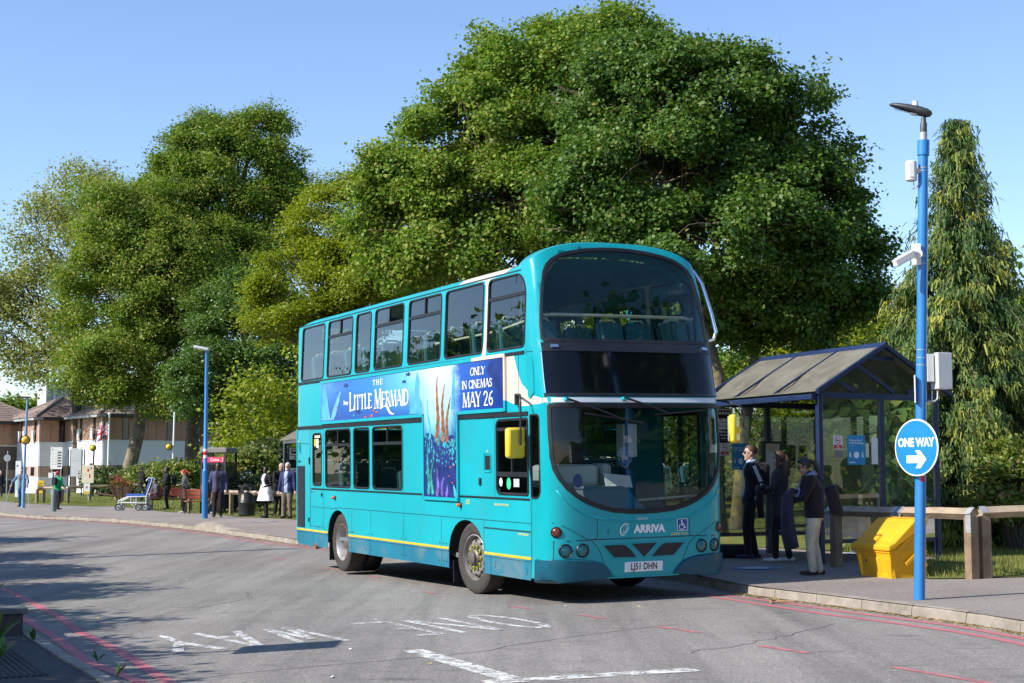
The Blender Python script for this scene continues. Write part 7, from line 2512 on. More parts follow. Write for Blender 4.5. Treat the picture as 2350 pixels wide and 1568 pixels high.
pprint(o, LA, .27, 2.03, "Maidstone", .05, "white_print", .0004, 1.0, -.034)
pprint(o, LA, .27, 1.975, "Hospital", .05, "white_print", .0004, 1.0, -.034)
pprint(o, LA, .27, 1.92, "Services to", .032, "white_print", .0003, 1.0, -.034)
o = poster("timetable_case", LA, 1.02, 1.38, .98, 1.88, "black_trim", -.075)
mb = MB(P0)
sbox(mb, LA - .07, LA + .0, 1.02, 1.38, .98, 1.88)
mb.build("case_back", "black_trim", o)
o2 = poster("timetable_sheet", LA, 1.06, 1.34, 1.03, 1.84, "paper_white", -.08)
o2.parent = o
pshape(o, LA, [(1.06, 1.72), (1.22, 1.70), (1.3, 1.76), (1.3, 1.84), (1.06, 1.84)], "map_print", -.083)
# low perch rail inside
mb = MB(P0)
sbox(mb, .3, LA - .3, DB - .35, DB - .12, .68, .73)
mb.build("perch_seat", "navy_frame", sh, bevel=0.01)
# --- far bus shelter, mostly behind the bus
q0 = Vector((-7.46, 49.75, gz(-7.46, 49.75) + KERB))
s2_ = thing("bus_shelter", "second navy shelter with translucent roof, half hidden behind the rear of the bus", "bus shelter", q0)
def s2p(a, b, h):
 return q0 + As * (-a) + Bs * b + Vector((0, 0, h))
for a, b in ((0, 0), (1.5, 0), (3, 0), (0, 1.4), (1.5, 1.4), (3, 1.4)):
 mb = MB(q0)
 c = s2p(a, b, 1.2)
 mb.box(c, (.09, .09, 2.4), RS)
 mb.build("post", "navy_frame", s2_)
mb = MB(q0)
for b in (0, 1.4):
 mb.hexa([s2p(-.1, b - .05, 2.4), s2p(3.1, b - .05, 2.4), s2p(3.1, b + .05, 2.4), s2p(-.1, b + .05, 2.4), s2p(-.1, b - .05, 2.52), s2p(3.1, b - .05, 2.52), s2p(3.1, b + .05, 2.52), s2p(-.1, b + .05, 2.52)])
mb.build("eave_beam", "navy_frame", s2_)
for k in range(3):
 for (b0, h0, b1, h1) in ((-.15, 2.5, .7, 3.0), (.7, 3.0, 1.55, 2.5)):
  mb = MB(q0)
  a0, a1 = -.15 + k * 1.1, -.15 + (k + 1) * 1.1 - .02
  mb.hexa([s2p(a0, b0, h0), s2p(a1, b0, h0), s2p(a1, b1, h1), s2p(a0, b1, h1), s2p(a0, b0, h0 + .02), s2p(a1, b0, h0 + .02), s2p(a1, b1, h1 + .02), s2p(a0, b1, h1 + .02)])
  mb.build("roof_panel", "shelter_roof_sheet", s2_)
for a0, a1, b in ((.05, 1.45, 1.4), (1.55, 2.95, 1.4)):
 mb = MB(q0)
 mb.hexa([s2p(a0, b - .005, .3), s2p(a1, b - .005, .3), s2p(a1, b + .005, .3), s2p(a0, b + .005, .3), s2p(a0, b - .005, 2.4), s2p(a1, b - .005, 2.4), s2p(a1, b + .005, 2.4), s2p(a0, b + .005, 2.4)])
 mb.build("pane", "shelter_glass", s2_)
mb = MB(q0)
c = s2p(.05, .2, 1.2)
mb.hexa([s2p(-.02, .1, .95), s2p(-.02, .95, .95), s2p(.02, .95, .95), s2p(.02, .1, .95), s2p(-.02, .1, 2.3), s2p(-.02, .95, 2.3), s2p(.02, .95, 2.3), s2p(.02, .1, 2.3)])
sf = mb.build("stop_flag", "text_black", s2_)
def s2shape(pts, m_, off):
 Pq, Fq = cdt(ccw(pts))
 mb = MB(q0)
 mb.add([s2p(.02 + off, x, y) for x, y in Pq], Fq)
 mb.build("print", m_, sf)
s2shape([(.14, 2.02), (.9, 2.02), (.9, 2.27), (.14, 2.27)], "white_print", .004)
s2shape([(.2, 2.07), (.85, 2.07), (.85, 2.23), (.2, 2.23)], "text_black", .008)
for q in range(4):
 s2shape([(.24 + q * .15, 2.14), (.35 + q * .15, 2.14), (.35 + q * .15, 2.21), (.24 + q * .15, 2.21)], "white_print", .012)
s2shape([(.14, 1.88), (.9, 1.88), (.9, 2.0), (.14, 2.0)], "white_print", .004)
v, f = text_mesh("Bus Stop", .11, .001)
mb = MB(q0)
mb.add([s2p(.032, .5 + x, 1.94 + y) for x, y in v], f)
mb.build("print", "text_black", sf)
s2shape([(.16, 1.3), (.5, 1.3), (.5, 1.6), (.16, 1.6)], "white_print", .004)
s2shape([(.33 + .1 * cos(t), 1.45 + .1 * sin(t)) for t in np.linspace(0, 2 * pi, 16, endpoint=False)], "print_red", .008)
s2shape([(.33 + .075 * cos(t), 1.45 + .075 * sin(t)) for t in np.linspace(0, 2 * pi, 16, endpoint=False)], "white_print", .012)
# --- litter bin
x, y = -8.95, 51.2
z = gz(x, y) + KERB
lb = thing("litter_bin", "round black litter bin with open top and gold emblem beside the rail", "litter bin", (x, y, z))
mb = MB((x, y, z))
mb.lathe([(.24, .03), (.275, .05), (.28, .45), (.288, .46), (.288, .47), (.28, .48), (.285, .80), (.27, .80), (.26, .5), (.0001, .5)], (x, y, z), None, 24)
mb.build("bin_drum", "bin_black", lb, smooth=40)
mb = MB((x, y, z))
mb.lathe([(.27, .98), (.29, .98), (.29, 1.04), (.27, 1.045), (.265, 1.0)], (x, y, z), None, 24, close=True)
for a in (0.2, 1.3, 2.9, 4.3):
 mb.box((x + .275 * cos(a), y + .275 * sin(a), z + .89), (.05, .1, .2), Rz(a))
mb.build("bin_hood", "bin_black", lb, smooth=40)
mb = MB((x, y, z))
for a in np.linspace(-2.05, -1.75, 4)[:-1]:
 mb.add([(x + .287 * cos(a + da), y + .287 * sin(a + da), z + hz) for da, hz in ((0, .55), (.09, .55), (.09, .72 + .04 * sin(a * 30)), (0.02, .74))], [(0, 1, 2, 3)])
mb.build("bin_emblem", "map_print", lb)
for dx in (-.18, .18):
 mb = MB((x, y, z))
 mb.box((x + dx, y, z + .02), (.05, .3, .04))
 mb.build("bin_foot", "bin_black", lb)
# --- phone box
x, y = -10.72, 55.4
z = gz(x, y) + KERB
ph = thing("phone_box", "glass phone box with a red band over its door behind the navy-jacketed man", "phone box", (x, y, z), radians(-14))
mb = MB()
for sx_ in (-.46, .46):
 for sy_ in (-.46, .46):
  mb.box((sx_, sy_, 1.1), (.07, .07, 2.2))
mb.build("frame", "cast_black", ph)
mb = MB()
mb.box((0, 0, 2.26), (1.04, 1.04, .16))
mb.box((0, 0, 2.35), (.98, .98, .05))
mb.build("roof", "cab_wood", ph, bevel=0.03)
mb = MB()
mb.box((-.47, 0, 1.1), (.05, .9, 2.2))
mb.build("white_edge", "white_metal", ph)
for nm, c, d in (("door", (0, -.47, 1.0), (.84, .01, 1.7)), ("side_pane", (.48, 0, 1.0), (.01, .84, 1.7)), ("back_pane", (0, .47, 1.0), (.84, .01, 1.7))):
 mb = MB()
 mb.box(c, d)
 mb.build(nm, "kiosk_glass", ph)
mb = MB()
mb.box((0, -.48, 1.93), (.88, .03, .20))
fb = mb.build("red_band", "print_pink", ph)
letters("band_text", "Coins", (.06, -.497, 1.93), (1, 0, 0), (0, 0, 1), .15, "white_print", fb, .002, 1.0)
mb = MB()
mb.tube([(.36, -.499, 2.0), (.39, -.499, 1.95), (.38, -.499, 1.88), (.34, -.499, 1.86)], .016, 6)
mb.build("band_logo", "white_print", fb)
mb = MB()
mb.box((0, -.48, 1.78), (.88, .02, .06))
mb.box((0, .2, 1.25), (.5, .25, .7))
mb.build("telephone", "cast_black", ph)
mb = MB()
mb.box((.0, .06, 1.55), (.3, .02, .35))
mb.build("notice", "paper_white", ph)
mb = MB()
mb.box((-.497, .0, 1.93), (.03, .88, .2))
mb.build("red_band", "print_pink", ph)
mb = MB()
mb.box((-.25, -.50, .75), (.36, .02, .12))
mb.build("pull_bar", "print_red", ph)
# --- benches
def bench(name, label, x, y, rz, back=True):
 z = gz(x, y) + KERB
 b = thing(name, label, "bench", (x, y, z), rz, "red slatted benches on the far pavement")
 for k in range(4):
  mb = MB()
  mb.box((0, -.18 + k * .11, .44), (1.5, .09, .03))
  mb.build("seat_slat", "bench_red", b, bevel=0.006)
 if back:
  for k in range(3):
   mb = MB()
   mb.box((0, .24 + k * .03, .58 + k * .12), (1.5, .03, .10), Rx(radians(-12)))
   mb.build("back_slat", "bench_red", b, bevel=0.006)
 for sx_ in (-.66, .66):
  mb = MB()
  mb.tube([(sx_, -.26, 0), (sx_, -.2, .2), (sx_, -.22, .42), (sx_, .16, .42), (sx_, .22, .5), (sx_, .31, .86)], .025, 6)
  mb.tube([(sx_, .34, 0), (sx_, .24, .2), (sx_, .2, .42)], .025, 6)
  mb.build("leg", "cast_black", b, smooth=60)
 return b
bench("park_bench", "red slatted bench behind the blue transport chair", -14.0, 61.6, radians(28))
bench("park_bench", "red slatted bench half hidden behind the far lamp column", -11.15, 55.2, radians(28))
# --- belisha beacons, posts and signs on the left
def beacon(label, x, y, hgt, pole_m, globe_px, tall=None):
 z = gz(x, y) + KERB
 t = thing("belisha_beacon", label, "crossing beacon", (x, y, z), 0, "amber crossing beacons")
 mb = MB()
 zt = tall or hgt
 mb.tube([(0, 0, 0), (0, 0, 1.2), (0, 0, 1.22), (0.05, 0, zt)], [.09, .085, .055, .05], 12)
 mb.build("pole", pole_m, t, smooth=50)
 mb = MB()
 mb.ell((globe_px, -.10, hgt), (.17, .17, .17), 20, 14)
 g = mb.build("globe", "belisha_amber", t, smooth=180)
 mb = MB()
 R = Rx(radians(90))
 mb.lathe([(.17, -.02), (.21, -.02), (.21, .02), (.17, .02)], (globe_px, -.10, hgt), R, 24, close=True)
 mb.build("globe_ring", "cast_black", g, smooth=40)
 return t
b_ = beacon("crossing beacon with black-ringed amber globe on a tall lamp column at the far left", -21.97, 68.22, 3.05, "pale_blue", .05, 4.95)
mb = MB()
mb.box((-.12, 0, 4.98), (.62, .2, .07))
mb.build("lantern", "lamp_grey", b_, bevel=0.02)
beacon("amber crossing beacon on a short dark post behind the map sign", -25.6, 92.5, 2.95, "cast_black", 0.0)
beacon("amber crossing beacon fixed to a slim white post right of the leaning trunk", -19.5, 87.0, 2.85, "white_metal", -.22, 4.85)
mb = MB()
x, y = -18.6, 61.6
z = gz(x, y) + KERB
t = thing("bollard", "thick grey round bollard in front of the person in green", "bollard", (x, y, z))
mb = MB()
mb.tube([(0, 0, 0), (0, 0, .86), (0, 0, .90), (0, 0, .92)], [.11, .105, .09, .03], 16)
mb.build("bollard_post", "bollard_grey", t, smooth=40)
def sign(name, label, x, y, posts, boards, post_m="sign_grey", cat="sign", rz=0.0):
 """posts: (dx, height); boards: (dx, z, w, h, material, texts)"""
 z = gz(x, y) + KERB
 t = thing(name, label, cat, (x, y, z), rz)
 for dx, h in posts:
  mb = MB()
  mb.tube([(dx, 0.03, 0), (dx, 0.03, h)], .04, 8)
  mb.build("post", post_m, t, smooth=60)
 for dx, zz, w_, h, m_, shapes in boards:
  mb = MB()
  mb.box((dx, -.03, zz), (w_, .03, h))
  b = mb.build("board", m_, t)
  for sh_ in shapes:
   if sh_[0] == 't':
    _, s, px_, pz_, size, mm = sh_
    letters("board_text", s, (dx + px_, -.048, zz + pz_), (1, 0, 0), (0, 0, 1), size, mm, b, .0008, .95)
   else:
    _, px_, pz_, ww, hh, mm = sh_
    mb = MB()
    mb.box((dx + px_, -.047, zz + pz_), (ww, .006, hh))
    mb.build("board_print", mm, b)
 return t
sign("directory_sign", "white hospital directory board with rows of dark text left of the person in green", -31.3, 104.0, [(-.3, 3.3), (.32, 3.3)],
     [(0, 2.45, .80, 1.5, "paper_white", [('r', .22, .40 - .19 * k, .26, .08, "text_black") for k in range(6)] + [('r', -.28, .62, .07, .07, "badge_blue")] + [('r', -.02, .52 - .19 * k, .7, .015, "sign_grey") for k in range(6)])])
sign("notice_sign", "small white and yellow notice below the directory board", -26.6, 88.0, [(0, 1.5)], [(-.15, 1.35, .34, .3, "paper_white", []), (.12, 1.28, .34, .52, "paper_white", [('r', 0, .05, .1, .1, "print_red"), ('r', 0, -.2, .3, .1, "yellow_paint")])])
sign("warning_board", "yellow warning board leaning against the white wall", -31.4, 101.0, [(0, .6)], [(0, .55, .42, .85, "yellow_paint", [('r', 0, .2 - .14 * k, .3, .05, "text_black") for k in range(4)])])
sign("framed_board", "large grey board on two dark posts in front of the white wall", -27.2, 94.5, [(-.5, 2.9), (-.36, 2.9), (.35, 2.9), (.5, 2.9)], [(0, 2.1, .66, 1.75, "cabinet_grey", [('r', 0, 0.1, .66, .01, "sign_grey")])], "cast_black")
sign("map_sign", "cream site map board with a small pictogram notice beneath it", -22.0, 78.6, [(.08, 1.95)], [(0, 1.42, .62, .92, "map_print", [('r', .02, .2, .08, .16, "print_red"), ('r', .1, -.1, .06, .2, "print_red"), ('r', -.1, -.25, .1, .1, "paper_white"), ('r', .18, .3, .08, .1, "sticker_blue")]), (-.03, .66, .32, .56, "paper_white", [('r', 0, .08, .08, .12, "print_red"), ('r', 0, -.2, .3, .12, "yellow_paint")])])
sign("totem_sign", "pale narrow information totem behind the man on crutches", -30.3, 93.0, [(0, 2.2)], [(0, 1.15, .34, 2.2, "paper_white", [('r', 0, -.2, .3, .9, "totem_teal"), ('r', -.06, .8, .1, .1, "badge_blue")])])
sign("traffic_sign", "back of a round grey traffic sign on a pole at the left edge", -31.5, 94.5, [(0, 2.9)], [(0, 2.55, .02, .02, "sign_grey", [])])
o = [k for k in bpy.data.objects if k.name.startswith("traffic_sign")][0]
mb = MB()
mb.lathe([(.0001, .0), (.22, .0), (.22, .02), (.0001, .02)], (0, -.03, 2.45), Rx(radians(90)), 20)
mb.build("sign_back", "sign_grey", o)
# utility cabinet
x, y = -26.0, 97.0
z = gz(x, y) + KERB
t = thing("utility_cabinet", "grey metal service cabinet behind the planter", "cabinet", (x, y, z))
mb = MB()
mb.box((0, 0, .6), (1.05, .5, 1.15))
cb = mb.build("cabinet_body", "cab_wood", t, bevel=0.02)
mb = MB()
mb.box((.25, -.26, .95), (.15, .02, .12))
mb.build("vent", "cast_black", cb)
mb = MB()
mb.box((0, -.255, .6), (.012, .01, 1.1))
mb.build("door_gap", "cast_black", cb)
# wheelbarrow planter with flowers
x, y = -19.9, 77.6
z = gz(x, y) + KERB
wb = thing("barrow_planter", "old wooden wheelbarrow planter full of red and yellow flowers on the lawn", "planter", (x, y, z))
mb = MB()
bot = [(-.35, -.3, .22), (.35, -.3, .18), (.35, .3, .18), (-.35, .3, .22)]
top = [(-.72, -.42, .84), (.62, -.42, .76), (.62, .42, .76), (-.72, .42, .84)]
mb.add(bot + top, [(3, 2, 1, 0), (0, 1, 5, 4), (1, 2, 6, 5), (2, 3, 7, 6), (3, 0, 4, 7)])
mb.build("tub", "timber_brown", wb)
for sx_, k in ((-.5, .6), (0.02, .5), (.45, .48)):
 mb = MB()
 mb.hexa([(sx_ * .6 - .03, -.31, .2), (sx_ * .6 + .03, -.31, .2), (sx_ * .6 + .03, -.29, .2), (sx_ * .6 - .03, -.29, .2), (sx_ - .03, -.44, .8), (sx_ + .03, -.44, .8), (sx_ + .03, -.42, .8), (sx_ - .03, -.42, .8)])
 mb.build("tub_batten", "timber_brown", wb)
mb = MB()
mb.tube([(.7, -.16, .2), (-.3, -.22, .25), (-1.35, -.3, .4)], .04, 6)
mb.tube([(.7, .16, .2), (-.3, .22, .25), (-1.35, .3, .4)], .04, 6)
mb.build("shaft", "timber_brown", wb)
for sx_ in (-.25,):
 for sy_ in (-.22, .22):
  mb = MB()
  mb.box((sx_, sy_, .12), (.07, .05, .25))
  mb.build("leg", "timber_brown", wb)
mb = MB()
mb.lathe([(.24, -.03), (.24, .03), (.2, .03), (.2, -.03)], (.85, 0, .24), Rx(radians(90)), 20, close=True)
for k in range(4):
 a = pi * k / 4
 mb.tube([(.85 - .21 * cos(a), 0, .24 - .21 * sin(a)), (.85 + .21 * cos(a), 0, .24 + .21 * sin(a))], .02, 6)
mb.build("wheel", "timber_brown", wb, smooth=40)
mb = MB()
mb.add([(-.68, -.39, .79), (.58, -.39, .72), (.58, .39, .72), (-.68, .39, .79)], [(0, 1, 2, 3)])
mb.build("soil", "soil", wb)
rr = np.random.default_rng(8)
c = np.stack([rr.uniform(-.65, .55, 60), rr.uniform(-.35, .35, 60), .85 + rr.uniform(-.08, .16, 60)], 1)
leaf_cloud("leaves", c, np.tile([[0, 0, 1.0]], (60, 1)), 10, .08, .09, "shrub_leaf", wb, rr)
c = np.stack([rr.uniform(-.65, .5, 40), rr.uniform(-.4, .3, 40), .92 + rr.uniform(-.08, .1, 40)], 1)
leaf_cloud("blossoms", c, np.tile([[0, -.3, 1.0]], (40, 1)), 7, .06, .08, "flower_mix", wb, rr)
c = np.stack([rr.normal(-.12, .14, 26), rr.uniform(-.3, .3, 26), 1.05 + rr.uniform(-.1, .25, 26)], 1)
leaf_cloud("blossoms", c, np.tile([[0, -.3, 1.0]], (26, 1)), 9, .09, .07, "flower_mix", wb, rr, tint_c=np.full(26, .5))
# flagpole and flag
x, y = -27.6, 103.5
z = gz(x, y) + KERB
fp = thing("flagpole", "white flagpole flying a union flag beside the leaning lime trunk", "flagpole", (x, y, z))
ftop = at(252, 953, y).z - z
mb = MB()
mb.tube([(0, 0, 0), (0, 0, .25), (0, 0, .3), (0, 0, ftop)], [.22, .2, .09, .06], 12)
mb.ell((0, 0, ftop + .08), (.11, .11, .11), 10, 8)
mb.build("pole", "white_metal", fp, smooth=50)
# hanging cloth: a wavy sheet coloured by the pattern of crosses
nu, nv = 40, 24
mb = MB()
fw, fh = 1.5, .95
vs_ = []
for j in range(nv + 1):
 for i in range(nu + 1):
  u, v = i / nu, j / nv
  xx = -u * fw * .62
  zz = ftop - .35 - fh * (1 - v) - u * .75 + .06 * sin(u * 9 + v * 2)
  vs_.append((xx - .03, .12 * sin(u * 8 + v * 1.5) * u - .05, zz))
fs_, ms_ = [], []
for j in range(nv):
 for i in range(nu):
  u, v = (i + .5) / nu * 2 - 1, (j + .5) / nv * 2 - 1
  a, b = abs(u), abs(v)
  d1 = abs(abs(u) - abs(v))
  mi = 1
  if a < .13 or b < .2:
   mi = 0
  elif a < .2 or b < .33:
   mi = 2
  elif d1 < .1:
   mi = 0
  elif d1 < .25:
   mi = 2
  fs_.append((j * (nu + 1) + i, j * (nu + 1) + i + 1, (j + 1) * (nu + 1) + i + 1, (j + 1) * (nu + 1) + i))
  ms_.append(mi)
mb.v, mb.f, mb.m = vs_, fs_, ms_
mb.build("flag", ["flag_red", "flag_blue", "flag_white"], fp, smooth=180)
x, y = -24.8, 93.0
z = gz(x, y) + KERB
t = thing("marker_post", "plain white marker post standing by the service cabinet", "post", (x, y, z))
mb = MB()
mb.tube([(0, 0, 0), (0, 0, 1.9)], .06, 8)
mb.build("post_shaft", "white_metal", t, smooth=50)
# wheeled transport chair
x, y = -14.9, 60.4
z = gz(x, y) + KERB
wc = thing("transport_chair", "blue seated hospital transport chair with pale tubular frame on the far pavement", "wheelchair", (x, y, z), radians(0))
mb = MB()
for sy_ in (-.26, .26):
 mb.tube([(-.72, sy_, .12), (-.7, sy_, .38), (-.35, sy_, .55), (.35, sy_, .56), (.42, sy_, .56)], .024, 8)
 mb.tube([(.4, sy_, .05), (.4, sy_, .56), (.62, sy_, 1.25), (.5, sy_, 1.32), (.38, sy_, 1.18)], .024, 8)
 mb.tube([(-.7, sy_, .32), (.4, sy_, .30)], .02, 8)
 mb.tube([(-.2, sy_, .55), (-.2, sy_, .3), (0, sy_, .1)], .02, 8)
 mb.tube([(.0, sy_, .55), (.02, sy_, .3)], .02, 8)
mb.tube([(-.72, -.26, .12), (-.72, .26, .12)], .02, 8)
mb.tube([(.4, -.26, .3), (.4, .26, .3)], .02, 8)
mb.build("chair_frame", "chair_frame", wc, smooth=60)
mb = MB()
mb.box((-.02, 0, .62), (.75, .46, .09))
mb.build("seat", "seat_blue", wc, bevel=0.03)
mb = MB()
mb.box((.46, 0, .98), (.08, .44, .62), Ry(radians(16)))
mb.build("backrest", "seat_blue", wc, bevel=0.03)
for sy_ in (-.27, .27):
 mb = MB()
 mb.box((.08, sy_, .84), (.5, .05, .04))
 mb.build("armrest", "cast_black", wc, bevel=0.01)
 for sx_, r in ((-.7, .14), (.1, .13), (.36, .14)):
  mb = MB()
  mb.lathe([(r, -.02), (r, .02), (r * .75, .02), (r * .75, -.02)], (sx_, sy_, r), Rx(radians(90)), 16, close=True)
  mb.tube([(sx_, sy_ - .03, r), (sx_, sy_ + .03, r)], .03, 8)
  w_ = mb.build("wheel", "lamp_grey", wc, smooth=40)
  mb = MB()
  mb.lathe([(r * .74, -.005), (.02, -.005), (.02, .005), (r * .74, .005)], (sx_, sy_, r), Rx(radians(90)), 12, close=True)
  mb.build("wheel_disc", "galvanised", w_)
# planter wall and weeds at the lower left
x, y = -5.66, 15.62
z = gz(x, y) + 0.055
pw_ = thing("kerb_planter", "low shaded concrete planter with weeds at the lower left edge", "planter", (x, y, z), radians(22))
mb = MB()
for cx__, cy__, w__, d__ in ((-.38, -.62, 1.92, .2), (.48, .1, .2, 1.3)):
 mb.box((cx__, cy__, .10), (w__, d__, .24))
mb.build("planter_wall", "brick_dark", pw_, bevel=0.012)
mb = MB()
mb.box((-.38, -.62, .25), (2.0, .27, .06))
mb.build("coping", "planter_concrete", pw_, bevel=0.01)
mb = MB()
mb.box((.48, .15, .25), (.27, 1.26, .06))
mb.build("coping", "planter_concrete", pw_, bevel=0.01)
mb = MB()
mb.box((-.45, .1, .1), (1.7, 1.2, .16))
mb.build("soil", "soil", pw_)
rr = np.random.default_rng(18)
def dock(name, label, x, y, n, L, seed, cat="plant", z0=None):
 r = random.Random(seed)
 z = gz(x, y) + (0.055 if z0 is None else z0)
 t = thing(name, label, cat, (x, y, z))
 for k in range(n):
  a = r.uniform(0, 6.28)
  ln_ = L * r.uniform(.6, 1.2)
  w_ = ln_ * .16
  mb = MB()
  pts = []
  bend = r.uniform(.3, .9)
  for i in range(6):
   t_ = i / 5
   rad_ = ln_ * (t_ * bend)
   zz = ln_ * (t_ * (1.1 - .5 * bend * t_))
   ww = w_ * sin(pi * (t_ * .9 + .08))
   cx__, cy__ = rad_ * cos(a), rad_ * sin(a)
   pts += [(cx__ - ww * sin(a), cy__ + ww * cos(a), zz), (cx__, cy__, zz - ww * .35), (cx__ + ww * sin(a), cy__ - ww * cos(a), zz)]
  mb.add(pts, [(3 * i + j, 3 * i + j + 1, 3 * i + j + 4, 3 * i + j + 3) for i in range(5) for j in range(2)])
  mb.build("leaf", "weed_green", t, smooth=180)
 return t
pmat("weed_green", (0.09, 0.17, 0.025), 0.6, var=0.3, vs_=6)
dock("dock_weed", "upright broad-leaved weed growing in the low planter", -5.55, 15.9, 5, .34, 1, z0=.24)
dock("dock_weed", "broad-leaved weed nearest the camera at the left edge", -4.65, 13.6, 9, .34, 2)
dock("dock_weed", "low weed beside the tactile paving", -4.3, 12.75, 7, .22, 3)
dock("dock_weed", "small bright weed on the kerb edge at the bottom left", -3.02, 11.7, 6, .12, 4)
dock("dock_weed", "tiny grass-like weed by the inner red line", -3.45, 12.75, 5, .10, 5)
dock("dock_weed", "flat weed between the planter and the red lines", -4.55, 14.55, 6, .14, 6)
# ribbed tactile paving: each bar of the slab is real
mb = MB()
a_ = Vector((-4.28, 13.3))
d1, d2 = Vector((-.43, .903)), Vector((-.903, -.43))
for k in range(40):
 s_ = a_ + d2 * (k * .05) - d1 * .0
 p, q = s_ - d1 * 1.6, s_ + d1 * 1.2
 w_ = d2 * .016
 mb.add([(p.x - w_.x, p.y - w_.y, gz(p.x, p.y) + .058), (q.x - w_.x, q.y - w_.y, gz(q.x, q.y) + .058), (q.x + w_.x, q.y + w_.y, gz(q.x, q.y) + .058), (p.x + w_.x, p.y + w_.y, gz(p.x, p.y) + .058),
   (p.x - w_.x * .5, p.y - w_.y * .5, gz(p.x, p.y) + .066), (q.x - w_.x * .5, q.y - w_.y * .5, gz(q.x, q.y) + .066), (q.x + w_.x * .5, q.y + w_.y * .5, gz(q.x, q.y) + .066), (p.x + w_.x * .5, p.y + w_.y * .5, gz(p.x, p.y) + .066)],
           [(4, 5, 6, 7), (0, 1, 5, 4), (2, 3, 7, 6)])
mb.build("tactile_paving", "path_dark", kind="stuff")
# sign on a pole and a lamp standing left of the camera: their shadows cross the road
for nm, lab, (sx0, sy0), hh_, brd in (("road_sign", "rectangular road sign on a pole left of the view, its shadow lying on the lettering", (-5.05, 12.72), 2.9, True), ("lamp_column", "lamp column across the road left of the view, its shadow crossing behind the bus", (-16.0, 28.2), 9.2, False)):
 z = gz(sx0, sy0) + 0.05
 t = thing(nm, lab, "road sign" if brd else "lamp post", (sx0, sy0, z))
 mb = MB()
 mb.tube([(0, 0, 0), (0, 0, hh_)], .035 if brd else .13, 10)
 mb.build("post", "galvanised", t, smooth=60)
 mb = MB()
 if brd:
  mb.box((0, 0, hh_ - .37), (.03, .62, .74))
  mb.build("board", "sign_grey", t)
 else:
  mb.box((.3, 0.1, hh_), (.7, .22, .09))
  mb.build("lantern", "lamp_grey", t)
# ------------------------------------------------------------------ buildings on the left
pmat("white_board", (0.74, 0.75, 0.78), 0.55, var=0.04, vs_=2)
pmat("brown_panel", (0.40, 0.235, 0.155), 0.7, var=0.14, vs_=2)
pmat("panel_joint", (0.10, 0.06, 0.045), 0.8, var=0.1)
pmat("window_dark", (0.012, 0.018, 0.025), 0.08, var=0.2)
pmat("roof_tile", (0.25, 0.185, 0.155), 0.9, var=0.3, vs_=3, bump=0.3, bs=20, dirt=((0.24, 0.16, 0.10), 1.2, 0.56))
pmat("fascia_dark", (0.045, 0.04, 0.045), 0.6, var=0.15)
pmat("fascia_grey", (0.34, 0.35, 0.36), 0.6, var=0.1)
pmat("brick_brown", (0.12, 0.085, 0.075), 0.9, var=0.3, vs_=3)
pmat("plinth_pink", (0.42, 0.29, 0.22), 0.85, var=0.12)
pmat("plant_grey", (0.50, 0.53, 0.58), 0.5, var=0.06)
pmat("drain_white", (0.62, 0.64, 0.66), 0.5, var=0.05)
pmat("brick_red", (0.28, 0.14, 0.10), 0.9, var=0.3, vs_=4)
e1, e2 = Vector((0.8, 0.6, 0)), Vector((0.6, -0.8, 0))
